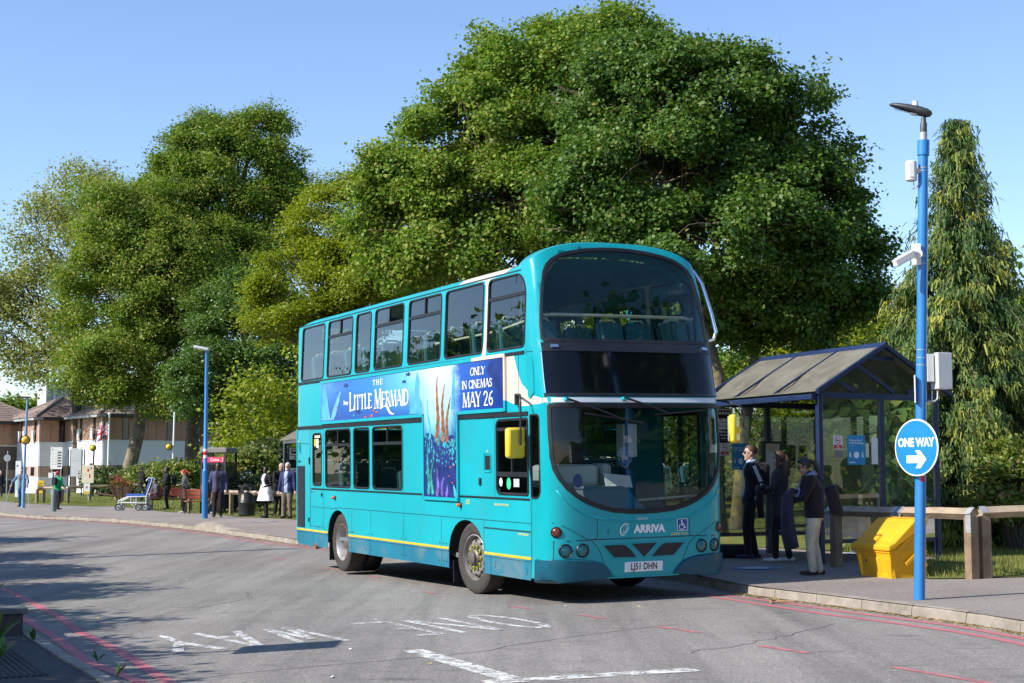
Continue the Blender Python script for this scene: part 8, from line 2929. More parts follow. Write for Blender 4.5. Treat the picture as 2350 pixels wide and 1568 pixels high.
def wing(name, label, C, wid, dep, base_h=0.0, wins1=(), winsl=(), first="white_board", ground_band=True):
 """C: near corner. Shaded face runs along e1 for wid, sunlit face runs back along -e2 for dep"""
 root = thing(name, label, "building", C)
 def W(a, b, h):
  return C + e1 * a - e2 * b + Vector((0, 0, h))
 mb = MB(C)
 mb.hexa([W(.06, .06, -.6), W(wid, .06, -.6), W(wid, dep, -.6), W(.06, dep, -.6), W(.06, .06, 5.3), W(wid, .06, 5.3), W(wid, dep, 5.3), W(.06, dep, 5.3)])
 mb.build("wall_core", "panel_joint", root)
 faces = (("s", wid), ("l", dep))
 for nm, L in faces:
  def F(t, h, o):
   return W(t, -o + .06, h) if nm == "s" else W(-o + .06, t, h)
  def quadbox(mb, t0, t1, h0, h1, o0, o1, o2=None):
   """o: how far proud at bottom and top"""
   o2 = o1 if o2 is None else o2
   mb.hexa([F(t0, h0, o0), F(t1, h0, o0), F(t1, h0, o1), F(t0, h0, o1), F(t0, h1, o0), F(t1, h1, o0), F(t1, h1, o2), F(t0, h1, o2)])
  for (h0, h1) in ((0.0, 1.12), (1.92, 3.60)):
   mb = MB(C)
   n = int((h1 - h0) / .13)
   for k in range(n):
    quadbox(mb, -.05, L, h0 + k * (h1 - h0) / n + .006, h0 + (k + 1) * (h1 - h0) / n, 0.0, .065, .035)
   mb.build("lap_boards", first, root, kind="stuff")
   mb = MB(C)
   quadbox(mb, -.07, L, h1, h1 + .07, 0, .09)
   mb.build("board_trim", "drain_white", root)
  mb = MB(C)
  quadbox(mb, 0, L, 1.20, 1.90, 0, .02)
  mb.build("plinth_band", "plinth_pink", root)
  t = .25
  k = 0
  rr = random.Random(int(L * 10) + len(nm))
  while t < L - .5:
   if k % 2:
    mb = MB(C)
    quadbox(mb, t, t + .75, 1.25, 1.86, 0, .025)
    mb.build("window", "window_dark", root)
   t += .8
   k += 1
  t = 0.0
  k = 0
  ws = wins1 if nm == "s" else winsl
  while t < L - .05:
   w_ = min(.62 if k % 3 else .8, L - t)
   if k in ws:
    mb = MB(C)
    quadbox(mb, t + .03, t + .42, 3.70, 5.22, 0, .01)
    wn = mb.build("window", "window_dark", root)
    mb = MB(C)
    quadbox(mb, t + .0, t + .035, 3.70, 5.22, 0, .05)
    mb.build("window_post", "fascia_dark", wn)
    if nm == "l":
     mb = MB(C)
     quadbox(mb, t + .06, t + .40, 3.72, 4.5, .26, .28, .03)
     mb.build("tilted_sash", "drain_white", wn)
    t += .45
   else:
    mb = MB(C)
    quadbox(mb, t + .012, t + w_ - .012, 3.68, 5.25, 0, .03)
    mb.build("cladding_panel", "brown_panel", root)
    t += w_
   k += 1
  mb = MB(C)
  quadbox(mb, -.45, L + .2, 5.22, 5.42, 0, .5)
  mb.build("fascia", "fascia_dark" if nm == "s" else "fascia_grey", root)  # shade painted in: dark fascia on the shaded face, grey on the sunlit
 mb = MB(C)
 mb.tube([W(-.02, .12, 0), W(-.02, .12, 5.2)], .05, 8)
 mb.build("drainpipe", "drain_white", root, smooth=60)
 ov = .5
 rise = .52
 m_ = min(wid, dep) / 2 + ov
 q = [W(-ov, -ov, 5.42), W(wid + ov, -ov, 5.42), W(wid + ov, dep + ov, 5.42), W(-ov, dep + ov, 5.42)]
 if wid >= dep:
  r0, r1 = W(-ov + m_, dep / 2, 5.42 + rise * m_), W(wid + ov - m_, dep / 2, 5.42 + rise * m_)
  planes = [(q[0], q[1], r0, r1), (q[2], q[3], r1, r0), (q[3], q[0], r0, r0), (q[1], q[2], r1, r1)]
 else:
  r0, r1 = W(wid / 2, -ov + m_, 5.42 + rise * m_), W(wid / 2, dep + ov - m_, 5.42 + rise * m_)
  planes = [(q[0], q[1], r0, r0), (q[1], q[2], r0, r1), (q[2], q[3], r1, r1), (q[3], q[0], r1, r0)]
 mb = MB(C)
 up = Vector((0, 0, 1))
 for (a, b, c, d) in planes:
  n = 16
  for k in range(n):
   t0, t1 = k / n, (k + 1) / n
   p0, p1 = a.lerp(c, t0), b.lerp(d, t0)
   p2, p3 = a.lerp(c, t1), b.lerp(d, t1)
   lift = up * .045
   mb.add([p0, p1, p1 + lift, p0 + lift, p2 + up * .012, p3 + up * .012], [(0, 1, 2, 3), (3, 2, 5, 4)])
 mb.build("roof", "roof_tile", root, kind="stuff")
 for (a, b) in ((q[0], r0), (q[3], r0 if wid >= dep else r1), (q[1], r1 if wid >= dep else r0), (r0, r1)):
  if (a - b).length > .1:
   mb = MB(C)
   mb.tube([a + up * .05, b + up * .05], .10, 6)
   mb.build("ridge_tiles", "roof_tile", root, smooth=60)
 return root
def corner(x, y):
 return Vector((x, y, gz(x, y) + KERB))
wing("hospital_wing", "white boarded and brown panelled wing with tiled roof, its lit side behind the map sign", corner(-28.1, 103.8), 17.5, 7.2, wins1=(2, 7, 13, 18, 22), winsl=(2, 6))
wing("hospital_wing", "narrower white boarded bay at the left with dark window in its brown panels", corner(-33.74, 108.0), 5.2, 4.9, wins1=(2,), winsl=(1, 4, 6))
wing("hospital_wing", "shaded brick and brown panelled block at the far left edge", corner(-42.5, 107.4), 9.0, 8.0, wins1=(3, 8), winsl=(2,), first="brick_brown")
# rooftop plant room with pale fins
C = at(106, 912, 121)
pr = thing("plant_room", "grey rooftop plant room with white upright fins above the tiled roofs", "plant room", C)
mb = MB(C)
w_ = 2.6
mb.hexa([C + e1 * 0 + Vector((0, 0, -.6)), C + e1 * w_ + Vector((0, 0, -.6)), C + e1 * w_ - e2 * 2 + Vector((0, 0, -.6)), C - e2 * 2 + Vector((0, 0, -.6)), C + Vector((0, 0, 1.25)), C + e1 * w_ + Vector((0, 0, 1.25)), C + e1 * w_ - e2 * 2 + Vector((0, 0, 1.25)), C - e2 * 2 + Vector((0, 0, 1.25))])
mb.build("wall", "plant_grey", pr)
for k in range(5):
 mb = MB(C)
 c = C + e1 * (k * .64) + e2 * .06 + Vector((0, 0, .35))
 mb.box(c, (.14, .16, 1.95), Matrix((e1, e2, Vector((0, 0, 1)))).transposed())
 mb.build("fin", "white_board", pr)
# house glimpsed at the far right
x, y = 23.6, 62
z = gz(x, y) + KERB
hs = thing("brick_house", "brick house with a tiled gable glimpsed at the right edge above the hedge", "house", (x, y, z), radians(-20))
mb = MB()
mb.box((0, 0, 2.7), (6, 6, 5.4))
mb.build("wall", "brick_red", hs)
mb = MB()
mb.prism([(-3.3, -3.3, 5.4), (3.3, -3.3, 5.4), (0, -3.3, 8.2)], (0, 6.6, 0))
mb.build("roof", "roof_tile", hs)
for sx_ in (-1.6, 1.2):
 for zz in (1.5, 4.2):
  mb = MB()
  mb.box((sx_, -3.02, zz), (1.1, .08, 1.2))
  fr = mb.build("window_frame", "white_metal", hs)
  mb = MB()
  mb.box((sx_, -3.07, zz), (.9, .02, 1.0))
  mb.build("pane", "window_dark", fr)
# parked cars and a low white building beside the camera, out of view: seen only in reflections
bb = thing("clinic_building", "pale clinic block right of the camera, out of view", "building", (30, -16, gz(30, -16)))
mb = MB()
mb.box((0, 0, 2.5), (26, 8, 5))
mb.build("wall", "white_board", bb)
for k in range(8):
 mb = MB()
 mb.box((-11 + k * 3.1, 4.02, 2.9), (1.6, .06, 1.4))
 mb.build("window", "window_dark", bb)
mb = MB()
mb.box((0, 0, 5.15), (27, 9, .3))
mb.build("roof", "fascia_grey", bb)
# ------------------------------------------------------------------ people
CLOTH = {}
def cloth(col, rough=0.85, var=0.18, name=None):
 key = "cloth_%02x%02x%02x" % tuple(int(255 * min(1, c) ** 0.4545) for c in col)
 if key not in MATS:
  pmat(key, col, rough, var=var, vs_=9, bump=0.35, bs=28, spec=0.25, sheen=0.1)
 return key
pmat("skin_pale", (0.55, 0.33, 0.25), 0.55, var=0.08, vs_=14)
pmat("skin_tan", (0.42, 0.24, 0.16), 0.55, var=0.08, vs_=14)
pmat("skin_deep", (0.085, 0.045, 0.03), 0.5, var=0.12, vs_=14)
pmat("skin_brown", (0.15, 0.08, 0.05), 0.5, var=0.12, vs_=14)
pmat("eye_dark", (0.02, 0.015, 0.013), 0.3, var=0.1)
pmat("lip", (0.32, 0.11, 0.09), 0.5, var=0.1)
pmat("hair_dark", (0.016, 0.012, 0.010), 0.5, var=0.4, vs_=30, bump=0.6, bs=90)
pmat("hair_brown", (0.06, 0.030, 0.018), 0.5, var=0.4, vs_=30, bump=0.6, bs=90)
pmat("hair_red", (0.46, 0.045, 0.02), 0.5, var=0.3, vs_=30, bump=0.6, bs=90)
pmat("hair_white", (0.62, 0.60, 0.57), 0.6, var=0.15, vs_=30, bump=0.6, bs=90)
pmat("hair_grey", (0.32, 0.31, 0.30), 0.6, var=0.2, vs_=30, bump=0.6, bs=90)
def two_bone(a, b, l1, l2, hint):
 """middle joint of a two-bone limb from a to b"""
 a, b = Vector(a), Vector(b)
 d = b - a
 L = min(d.length, (l1 + l2) * 0.999)
 dn = d.normalized()
 b2 = a + dn * L
 x = (l1 * l1 - l2 * l2 + L * L) / (2 * L)
 h = sqrt(max(l1 * l1 - x * x, 0))
 hv = Vector(hint) - dn * Vector(hint).dot(dn)
 hv = hv.normalized() if hv.length > 1e-6 else dn.orthogonal().normalized()
 return a + dn * x + hv * h, b2
def person(label, xy, face, H=1.75, top=(.02, .02, .025), bottom=(.02, .02, .025), shoe=(.02, .02, .02), skin="skin_pale", hair=("short", "hair_dark"), hem=0.86, build=1.0, bust=0.0, lean=0.0, back=0.0,
           head_pitch=0.0, head_yaw=0.0, lh=None, rh=None, lf=(-.10, .02), rf=(.10, -.02), hip=None, loose=1.0, leg_bare=False, sleeve=True, vox=0.014, skirt=None, collar=None, beard=None, glasses=False, glove=False, group=None, zoff=None, inner=None, hood=False, sole=None):
 """face: compass angle of the direction looked at, 0 = +x, 90 = away from the camera"""
 k = H / 1.75
 x0, y0 = xy
 z0 = pv(x0, y0)
 root = thing("person", label, "person", (x0, y0, z0), radians(face - 90), group)
 hz = 0.92 if hip is None else hip
 sit = hip is not None
 S = MB()
 bones = []          # (a, b, radius, kind)
 def V(x, y, z):
  return Vector((x * k, y * k, z * k))
 def sy(z):
  """forward shift of the trunk"""
  t = max(0, z - hz)
  return lean * t - back * sin(pi * min(1, t / .55)) * 0.1
 dz = hz - 0.92
 W_ = build
 secs = [(.80, .135, .105), (.86, .165, .12), (.94, .172, .122), (1.02, .158, .112), (1.10, .145 + .015 * (loose - 1) * 4, .106), (1.20, .158, .115 + bust * .4), (1.28, .172, .122 + bust), (1.36, .178, .116 + bust * .3), (1.42, .158, .098), (1.455, .105, .075), (1.48, .062, .06)]
 n = 18
 rings = []
 for (z, rx, ry) in secs:
  zz = z + dz
  f_ = loose if z > .9 else 1 + (loose - 1) * .6
  rings.append([V(rx * W_ * f_ * cos(a), sy(zz) + ry * W_ * f_ * sin(a) + (0.012 if z > 1.2 else 0), zz) for a in np.linspace(0, 2 * pi, n, endpoint=False)])
 S.add([p for r in rings for p in r], [(i * n + j, i * n + (j + 1) % n, (i + 1) * n + (j + 1) % n, (i + 1) * n + j) for i in range(len(rings) - 1) for j in range(n)] + [tuple(range(n - 1, -1, -1)), tuple((len(rings) - 1) * n + j for j in range(n))])
 bones.append((V(0, sy(hz - .1), hz - .1), V(0, sy(hz + .5), hz + .48), .14 * k, 'torso'))
 bones.append((V(-.10, sy(hz + .3), hz + .42), V(.10, sy(hz + .3), hz + .42), .09 * k, 'torso'))
 def limb(a, b, r0, r1, kind, nseg=10, flat=None):
  S.tube([a, a.lerp(b, .3), a.lerp(b, .7), b], [r0, r0 * .97 + r1 * .05, r0 * .45 + r1 * .55, r1], nseg, flat=flat)
  S.ell(a, (r0, r0, r0), 10, 7)
  S.ell(b, (r1, r1, r1), 10, 7)
  bones.append((a, b, (r0 + r1) / 2, kind))
 for sgn, ft in ((-1, lf), (1, rf)):
  hp = V(sgn * .088 * W_, sy(hz), hz - .03)
  fx, fy = ft[0], ft[1]
  fz = ft[2] if len(ft) > 2 else 0.0
  an = V(fx, fy - .02, fz + .085)
  kn, an2 = two_bone(hp, an, .408 * k, .405 * k, (sgn * .08, 1, 0))
  lw = (1.0 if leg_bare else loose) * W_
  limb(hp, kn, .085 * k * lw, .058 * k * lw, 'thigh', 12)
  limb(kn, an2, .056 * k * lw, (.038 if leg_bare else .046 * loose) * k * W_, 'shin', 12)
  toe = an2 + V(sgn * .02, .155, -.045)
  heel = an2 + V(0, -.055, -.045)
  S.tube([heel, an2 + V(0, .0, -.035), an2 + V(sgn * .01, .08, -.045), toe], [.036 * k, .045 * k, .043 * k, .028 * k], 10, flat=.85)
  S.ell(toe, (.036 * k, .05 * k, .03 * k), 10, 7)
  S.ell(heel, (.036 * k, .036 * k, .036 * k), 10, 7)
  bones.append((heel, toe, .045 * k, 'shoe'))
 hands = []
 for sgn, tgt in ((-1, lh), (1, rh)):
  sh_ = V(sgn * .178 * W_ * (loose * .5 + .5), sy(hz + .48) + .0, hz + .485)
  if tgt is None:
   tgt = (sgn * .25 * W_, .03 + sy(hz + .2), hz - .05)
  hint = tgt[3] if len(tgt) > 3 else (sgn * .5, -1.0, -.3)
  wr = V(*tgt[:3])
  el, wr = two_bone(sh_, wr, .285 * k, .25 * k, hint)
  lw = (loose * 1.0) * W_
  limb(sh_, el, .056 * k * lw, .045 * k * lw, 'uarm', 12)
  limb(el, wr, .044 * k * lw, .030 * k * (loose if sleeve else 1), 'farm', 12)
  d = (wr - el).normalized()
  side = d.cross(Vector((0, 0, 1)) if abs(d.z) < .85 else Vector((0, 1, 0))).normalized()
  nrm_ = side.cross(d).normalized()
  R = Matrix((side, nrm_, d)).transposed()
  S.ell(wr + d * .055 * k, (.040 * k, .017 * k, .052 * k), 12, 8, R)
  S.tube([wr - d * .01, wr + d * .04 * k], [.026 * k, .028 * k], 10, flat=.8)
  for q, (off, ln) in enumerate(((-.03, .062), (-.010, .075), (.011, .070), (.031, .055))):
   b0 = wr + d * .088 * k + side * off * k
   b1 = b0 + (d * .93 + nrm_ * -.25).normalized() * ln * .5 * k
   b2 = b1 + (d * .70 - nrm_ * .70).normalized() * ln * .5 * k
   S.tube([b0 - d * .02 * k, b0, b1, b2], [.0098 * k, .0098 * k, .009 * k, .0075 * k], 7)
  t0 = wr + d * .035 * k + side * (-.034 * k)
  t1 = t0 + (d * .6 - side * .7 - nrm_ * .2).normalized() * .032 * k
  t2 = t1 + (d * .9 - side * .2 - nrm_ * .3).normalized() * .03 * k
  S.tube([t0, t1, t2], [.013 * k, .0115 * k, .009 * k], 8)
  bones.append((wr + d * .02 * k, wr + d * .14 * k, .034 * k, 'hand'))
  hands.append((wr, d, side, nrm_, el, sh_))
 nb = V(0, sy(hz + .55) + .0, hz + .54)
 hc = nb + V(0, .022 + lean * .12, .165)
 RH = Matrix.Rotation(-head_yaw, 3, 'Z') @ Matrix.Rotation(-head_pitch, 3, 'X')
 hc = nb + RH @ (V(0, .02, .155))
 def Hd(x, y, z):
  return hc + RH @ V(x, y, z)
 S.tube([nb + V(0, 0, -.03), nb + (hc - nb) * .55], [.062 * k, .052 * k], 12)
 bones.append((nb, nb + (hc - nb) * .45, .05 * k, 'neck'))
 S.ell(Hd(0, -.012, .03), (.077 * k, .096 * k, .093 * k), 18, 12, RH)
 S.ell(Hd(0, .022, -.035), (.063 * k, .073 * k, .088 * k), 16, 10, RH)
 S.ell(Hd(0, .068, -.098), (.03 * k, .024 * k, .024 * k), 10, 8, RH)
 S.tube([Hd(0, .084, .018), Hd(0, .102, -.012), Hd(0, .106, -.030)], [.010 * k, .013 * k, .016 * k], 8)
 S.ell(Hd(0, .082, .028), (.05 * k, .014 * k, .010 * k), 10, 6, RH)
 S.ell(Hd(0, .083, -.064), (.027 * k, .012 * k, .011 * k), 10, 6, RH)
 for sgn in (-1, 1):
  S.ell(Hd(sgn * .077, -.008, -.008), (.010 * k, .02 * k, .032 * k), 8, 6, RH)
  S.ell(Hd(sgn * .043, .062, -.03), (.022 * k, .02 * k, .022 * k), 8, 6, RH)
 bones.append((Hd(0, 0, .04), Hd(0, .03, -.07), .08 * k, 'head'))
 me0 = bpy.data.meshes.new("tmp_body")
 me0.from_pydata(S.v, [], S.f)
 tmp = bpy.data.objects.new("tmp_body", me0)
 COL.objects.link(tmp)
 rm = tmp.modifiers.new("r", 'REMESH')
 rm.mode = 'VOXEL'
 rm.voxel_size = vox
 rm.use_smooth_shade = True
 sm = tmp.modifiers.new("s", 'SMOOTH')
 sm.factor = 0.5
 sm.iterations = 2
 dg = bpy.context.evaluated_depsgraph_get()
 me = bpy.data.meshes.new_from_object(tmp.evaluated_get(dg))
 bpy.data.objects.remove(tmp)
 bpy.data.meshes.remove(me0)
 me.name = "body"
 top_m, bot_m, shoe_m = cloth(top), cloth(bottom), cloth(shoe, .6)
 inner_m = cloth(inner) if inner else top_m
 mats = [skin, top_m, bot_m, shoe_m, "eye_dark", "lip", inner_m]
 me.materials.clear()
 for m_ in mats:
  me.materials.append(MATS[m_])
 nf = len(me.polygons)
 c = np.zeros(nf * 3, np.float32)
 me.polygons.foreach_get("center", c)
 c = c.reshape(-1, 3).astype(float)
 best = np.full(nf, 1e9)
 kind = np.zeros(nf, int)
 names = ['torso', 'thigh', 'shin', 'shoe', 'uarm', 'farm', 'hand', 'neck', 'head']
 for a, b, r, kn_ in bones:
  a, b = np.array(a), np.array(b)
  ab_ = b - a
  t = np.clip(((c - a) @ ab_) / max(ab_ @ ab_, 1e-9), 0, 1)
  dd = np.linalg.norm(c - (a + t[:, None] * ab_), axis=1) - r
  m_ = dd < best
  best[m_] = dd[m_]
  kind[m_] = names.index(kn_)
 mi = np.ones(nf, int)
 mi[(kind == 1) | (kind == 2)] = 0 if leg_bare else 2
 mi[kind == 3] = 3
 mi[(kind == 4) & (not sleeve) & False] = 0
 if not sleeve:
  mi[kind == 5] = 0
 mi[kind == 6] = 0
 mi[(kind == 7) | (kind == 8)] = 0
 zc = c[:, 2] / k
 if not sit:
  mi[(kind == 0) & (zc < hem)] = 2
  mi[(kind == 1) & (zc > hem)] = 1
 else:
  mi[(kind == 0) & (zc < hz + .02)] = 2
 if inner:
  mi[(kind == 0) & (np.abs(c[:, 0]) < .055 * k) & (c[:, 1] > 0.02 * k) & (zc > hem - .0)] = 6
 inv = np.array(RH.transposed())
 loc = (c - np.array(hc)) @ inv.T / k
 hd = kind == 8
 for sgn in (-1, 1):
  e = hd & (((loc[:, 0] - sgn * .031) / .017) ** 2 + ((loc[:, 2] - .006) / .009) ** 2 < 1) & (loc[:, 1] > .05)
  mi[e] = 4
  e = hd & (((loc[:, 0] - sgn * .032) / .022) ** 2 + ((loc[:, 2] - .029) / .006) ** 2 < 1) & (loc[:, 1] > .05)
  mi[e] = 4 if hair[1] in ("hair_dark", "hair_brown") else mi[e]
 e = hd & ((loc[:, 0] / .026) ** 2 + ((loc[:, 2] + .064) / .009) ** 2 < 1) & (loc[:, 1] > .05)
 mi[e] = 5
 me.polygons.foreach_set("material_index", mi.astype(np.int32))
 me.polygons.foreach_set("use_smooth", np.ones(nf, bool))
 me.update()
 body = bpy.data.objects.new("body", me)
 COL.objects.link(body)
 body.parent = root
 style, hm = hair
 if style != 'bald':
  mb = MB()
  nu, nv = 24, 16
  rx, ry, rz = .086, .106, .104
  vs_ = []
  rr = random.Random(int(H * 1000) + int(face))
  for j in range(nv + 1):
   th = pi * j / nv
   for i in range(nu):
    a = 2 * pi * i / nu
    p = Vector((rx * sin(th) * cos(a), ry * sin(th) * sin(a), rz * cos(th)))
    face_z = .045 if style != 'rim' else .2
    low = -.055 if style in ('short', 'rim') else -.075
    s_ = 1 + rr.uniform(-.02, .03)
    if (p.y > .035 and p.z < face_z - .3 * max(0, abs(p.x) - .05)) or p.z < low or (style == 'rim' and p.z > .035):
     s_ = .80
    elif abs(p.x) > .07 and p.y > -.03 and p.z < -.02 and style in ('short', 'rim'):
     s_ = .84
    if style in ('curly',):
     s_ *= 1.08 + .06 * sin(a * 6) * sin(th * 7)
    vs_.append(Hd(p.x * s_, p.y * s_ - .012, p.z * s_ + .030))
  mb.add(vs_, [(j * nu + i, (j + 1) * nu + i, (j + 1) * nu + (i + 1) % nu, j * nu + (i + 1) % nu) for j in range(nv) for i in range(nu)])
  if style == 'long':
   mb.tube([Hd(0, -.07, .06), Hd(0, -.10, -.03), Hd(0, -.10, -.13), Hd(0, -.095, -.24), Hd(0, -.10, -.33)], [.06 * k, .085 * k, .088 * k, .08 * k, .03 * k], 12, flat=.55)
   for sgn in (-1, 1):
    mb.tube([Hd(sgn * .06, .03, .06), Hd(sgn * .085, .0, -.03), Hd(sgn * .085, .005, -.14), Hd(sgn * .08, .03, -.25), Hd(sgn * .07, .04, -.31)], [.02 * k, .032 * k, .034 * k, .03 * k, .01 * k], 8)
  if style == 'ponytail':
   mb.ell(Hd(0, -.115, .035), (.035 * k, .035 * k, .035 * k), 10, 8)
   mb.tube([Hd(0, -.12, .03), Hd(0, -.165, -.01), Hd(0, -.165, -.09), Hd(0, -.15, -.17)], [.03 * k, .04 * k, .036 * k, .012 * k], 10)
  if style == 'bun':
   mb.ell(Hd(0, -.12, .02), (.05 * k, .045 * k, .05 * k), 12, 8)
  mb.build("hair", hm, root, smooth=180)
 if beard:
  mb = MB()
  mb.ell(Hd(0, .052, -.088), (.056 * k, .052 * k, .055 * k), 14, 10, RH)
  mb.ell(Hd(0, .095, -.05), (.036 * k, .014 * k, .010 * k), 10, 6, RH)
  mb.build("beard", beard, root, smooth=180)
 if glasses:
  mb = MB()
  for sgn in (-1, 1):
   mb.ell(Hd(sgn * .032, .098, .004), (.026 * k, .006 * k, .018 * k), 12, 8, RH)
   mb.tube([Hd(sgn * .056, .094, .008), Hd(sgn * .08, .04, .008), Hd(sgn * .08, -.01, .004)], .004 * k, 5)
  mb.tube([Hd(-.01, .1, .006), Hd(.01, .1, .006)], .004 * k, 5)
  mb.build("sunglasses", "black_gloss", root, smooth=180)
 if skirt:
  zt, zb, flare, colr = skirt
  mb = MB()
  rows = 7
  nn = 28
  vs_ = []
  rr = random.Random(5)
  for j in range(rows):
   t = j / (rows - 1)
   z = zt + (zb - zt) * t
   rx = (.165 + flare * t) * W_ * (loose * .5 + .5) + .012
   ry = (.122 + flare * t * .9) * W_ * (loose * .5 + .5) + .012
   for i in range(nn):
    a = 2 * pi * i / nn
    f_ = 1 + .05 * t * sin(a * 7 + 1.3)
    vs_.append(V(rx * f_ * cos(a), sy(z) + ry * f_ * sin(a), z))
  mb.add(vs_, [(j * nn + i, (j + 1) * nn + i, (j + 1) * nn + (i + 1) % nn, j * nn + (i + 1) % nn) for j in range(rows - 1) for i in range(nn)])
  mb.build("coat_skirt" if colr == top else "skirt", cloth(colr), root, smooth=180)
 if collar:
  mb = MB()
  nn = 16
  vs_ = []
  for z, r in ((1.43, .088), (1.475, .076), (1.51, .078), (1.505, .066)):
   for i in range(nn):
    a = 2 * pi * i / nn
    vs_.append(V(r * 1.1 * cos(a), sy(z + dz) + r * sin(a) + .006, z + dz + .012 * sin(a) * -1))
  mb.add(vs_, [(j * nn + i, j * nn + (i + 1) % nn, (j + 1) * nn + (i + 1) % nn, (j + 1) * nn + i) for j in range(3) for i in range(nn)])
  mb.build("collar", cloth(collar), root, smooth=180)
 if hood:
  mb = MB()
  mb.ell(V(0, sy(1.45) - .085, 1.45 + dz), (.12 * k, .07 * k, .075 * k), 14, 8)
  mb.build("hood", top_m, root, smooth=180)
 return root, V, hands, Hd, k
def local_world(root, p):
 return Matrix.Translation(root.location) @ Matrix.Rotation(root.rotation_euler.z, 4, 'Z') @ Vector(p)
def bag(name, label, cat, root, p, dims, col, straps=(), rz=0.0, tilt=0.0, bevel=0.03, m=None, handle=None):
 """a bag of its own; p in the wearer's own frame"""
 w = local_world(root, p) if root is not None else Vector(p)
 t = thing(name, label, cat, w, (root.rotation_euler.z if root is not None else 0) + rz)
 mb = MB()
 mb.box((0, 0, 0), dims, Rx(tilt))
 mb.build("bag_body", m or cloth(col, .8), t, bevel=bevel)
 if straps:
  for pts in straps:
   mb = MB()
   mb.tube([Vector(q) - Vector(p) for q in pts], .013, 6, flat=.5)
   mb.build("strap", m or cloth(col, .8), t, smooth=60)
 return t
BLK = (.013, .013, .016)
# ---- three people at the shelter
r1, V1, h1, Hd1, k1 = person("man in black tracksuit top with white sleeve stripes and sunglasses, facing the bus", (3.76, 23.95), 178, 1.80, top=(.012, .012, .018), bottom=(.010, .011, .016), shoe=(.02, .03, .09), skin="skin_pale", hair=("short", "hair_brown"), hem=.92, lean=-.06, back=.2,
                             lh=(-.27, -.13, .90, (-.6, -1, -.2)), rh=(.25, .0, .92), lf=(-.09, .07), rf=(.10, -.06), loose=1.12, inner=(.35, .42, .62), collar=(.35, .42, .62), glasses=True, vox=.0085, head_pitch=.02)
# sleeve stripes down the arm that faces the camera
wr, d, side, nn_, el, sh0 = h1[0]
for q in (-1, 0, 1):
 mb = MB()
 for (a, b, ra, rb) in ((sh0, el, .071, .058), (el, wr, .058, .040)):
  dd = (b - a).normalized()
  outv = Vector((-1, 0, 0)) - dd * dd.dot(Vector((-1, 0, 0)))
  outv.normalize()
  tv = dd.cross(outv)
  vs_ = []
  for t in np.linspace(.02, .96, 8):
   c = a.lerp(b, t)
   r_ = (ra + (rb - ra) * t) * k1
   for e in (-.006, .006):
    an = (q * .019 + e) / r_
    vs_.append(c + outv * (r_ * cos(an)) + tv * (r_ * sin(an)))
  mb.add(vs_, [(2 * i, 2 * i + 1, 2 * i + 3, 2 * i + 2) for i in range(7)])
 mb.build("sleeve_stripe", "white_print", r1)
bag("backpack", "black rucksack worn by the man in the striped tracksuit top", "backpack", r1, (.02, -.22, 1.30), (.30, .17, .42), BLK, [[(-.13, -.18, 1.48), (-.13, .0, 1.53), (-.13, .13, 1.38)], [(.13, -.18, 1.48), (.13, .0, 1.53), (.13, .13, 1.38)]], bevel=.06)
r2, V2, h2, Hd2, k2 = person("young woman with long brown hair in dark grey coat, black leggings and white trainers", (4.06, 22.95), 165, 1.68, top=(.028, .028, .032), bottom=(.010, .010, .012), shoe=(.55, .55, .53), skin="skin_pale", hair=("long", "hair_brown"), hem=.70, bust=.012,
                             lh=(-.10, .26, 1.12, (-1, -.3, -.6)), rh=(.03, .30, 1.06, (1, -.3, -.6)), lf=(-.09, .10), rf=(.10, -.10), loose=1.08, skirt=(1.04, .74, .035, (.028, .028, .032)), vox=.0085, inner=(.25, .24, .24))
mb = MB()
mb.tube([Hd2(-.07, .04, .10), Hd2(-.03, .07, .118), Hd2(.03, .07, .118), Hd2(.07, .04, .10)], .010, 6)
t = thing("head_sunglasses", "sunglasses pushed up on the head of the long-haired woman", "sunglasses", local_world(r2, (0, 0, 0)), r2.rotation_euler.z)
mb.build("frame", "black_gloss", t, smooth=60)
# coat carried over the arm and a brown purse
t = thing("carried_coat", "black jacket hanging over the forearm of the long-haired woman", "jacket", local_world(r2, (-.13, .20, 1.08)), r2.rotation_euler.z)
mb = MB()
mb.tube([(-.0, -.10, .02), (.0, .04, .05), (.0, .10, .0), (-.01, .10, -.18), (0.02, .08, -.40)], [.05, .075, .085, .10, .085], 12, flat=.6)
mb.build("cloth", cloth((.010, .010, .012)), t, smooth=180)
bag("purse", "small brown purse held in the hands of the long-haired woman", "purse", r2, (-.02, .34, 1.10), (.20, .04, .12), (.12, .045, .03), bevel=.02, rz=.2)
r3, V3, h3, Hd3, k3 = person("woman with dark tied hair, patterned blue scarf, black jumper and cream trousers looking down", (4.05, 20.35), 172, 1.59, top=(.010, .010, .013), bottom=(.44, .41, .33), shoe=(.035, .02, .018), skin="skin_tan", hair=("ponytail", "hair_dark"), hem=.84, bust=.02, lean=.10, build=1.08,
                             lh=(-.06, .30, 1.08, (-1, -.4, -.6)), rh=(.05, .32, 1.10, (1, -.4, -.6)), lf=(-.10, .06), rf=(.10, -.05), loose=1.15, head_pitch=.42, glasses=True, vox=.0085)
t = thing("scarf", "blue and white patterned scarf round the neck of the woman in cream trousers", "scarf", local_world(r3, (0, 0, 0)), r3.rotation_euler.z)
pmat("scarf_print", (0.20, 0.24, 0.42), 0.9, var=0.75, vs_=34)
mb = MB()
pts = [V3(.085 * cos(a), .05 + .075 * sin(a), 1.47 + .012 * sin(2 * a) - .02 * sin(a)) for a in np.linspace(0, 2 * pi, 17)]
mb.tube(pts, .034, 10, cap=False)
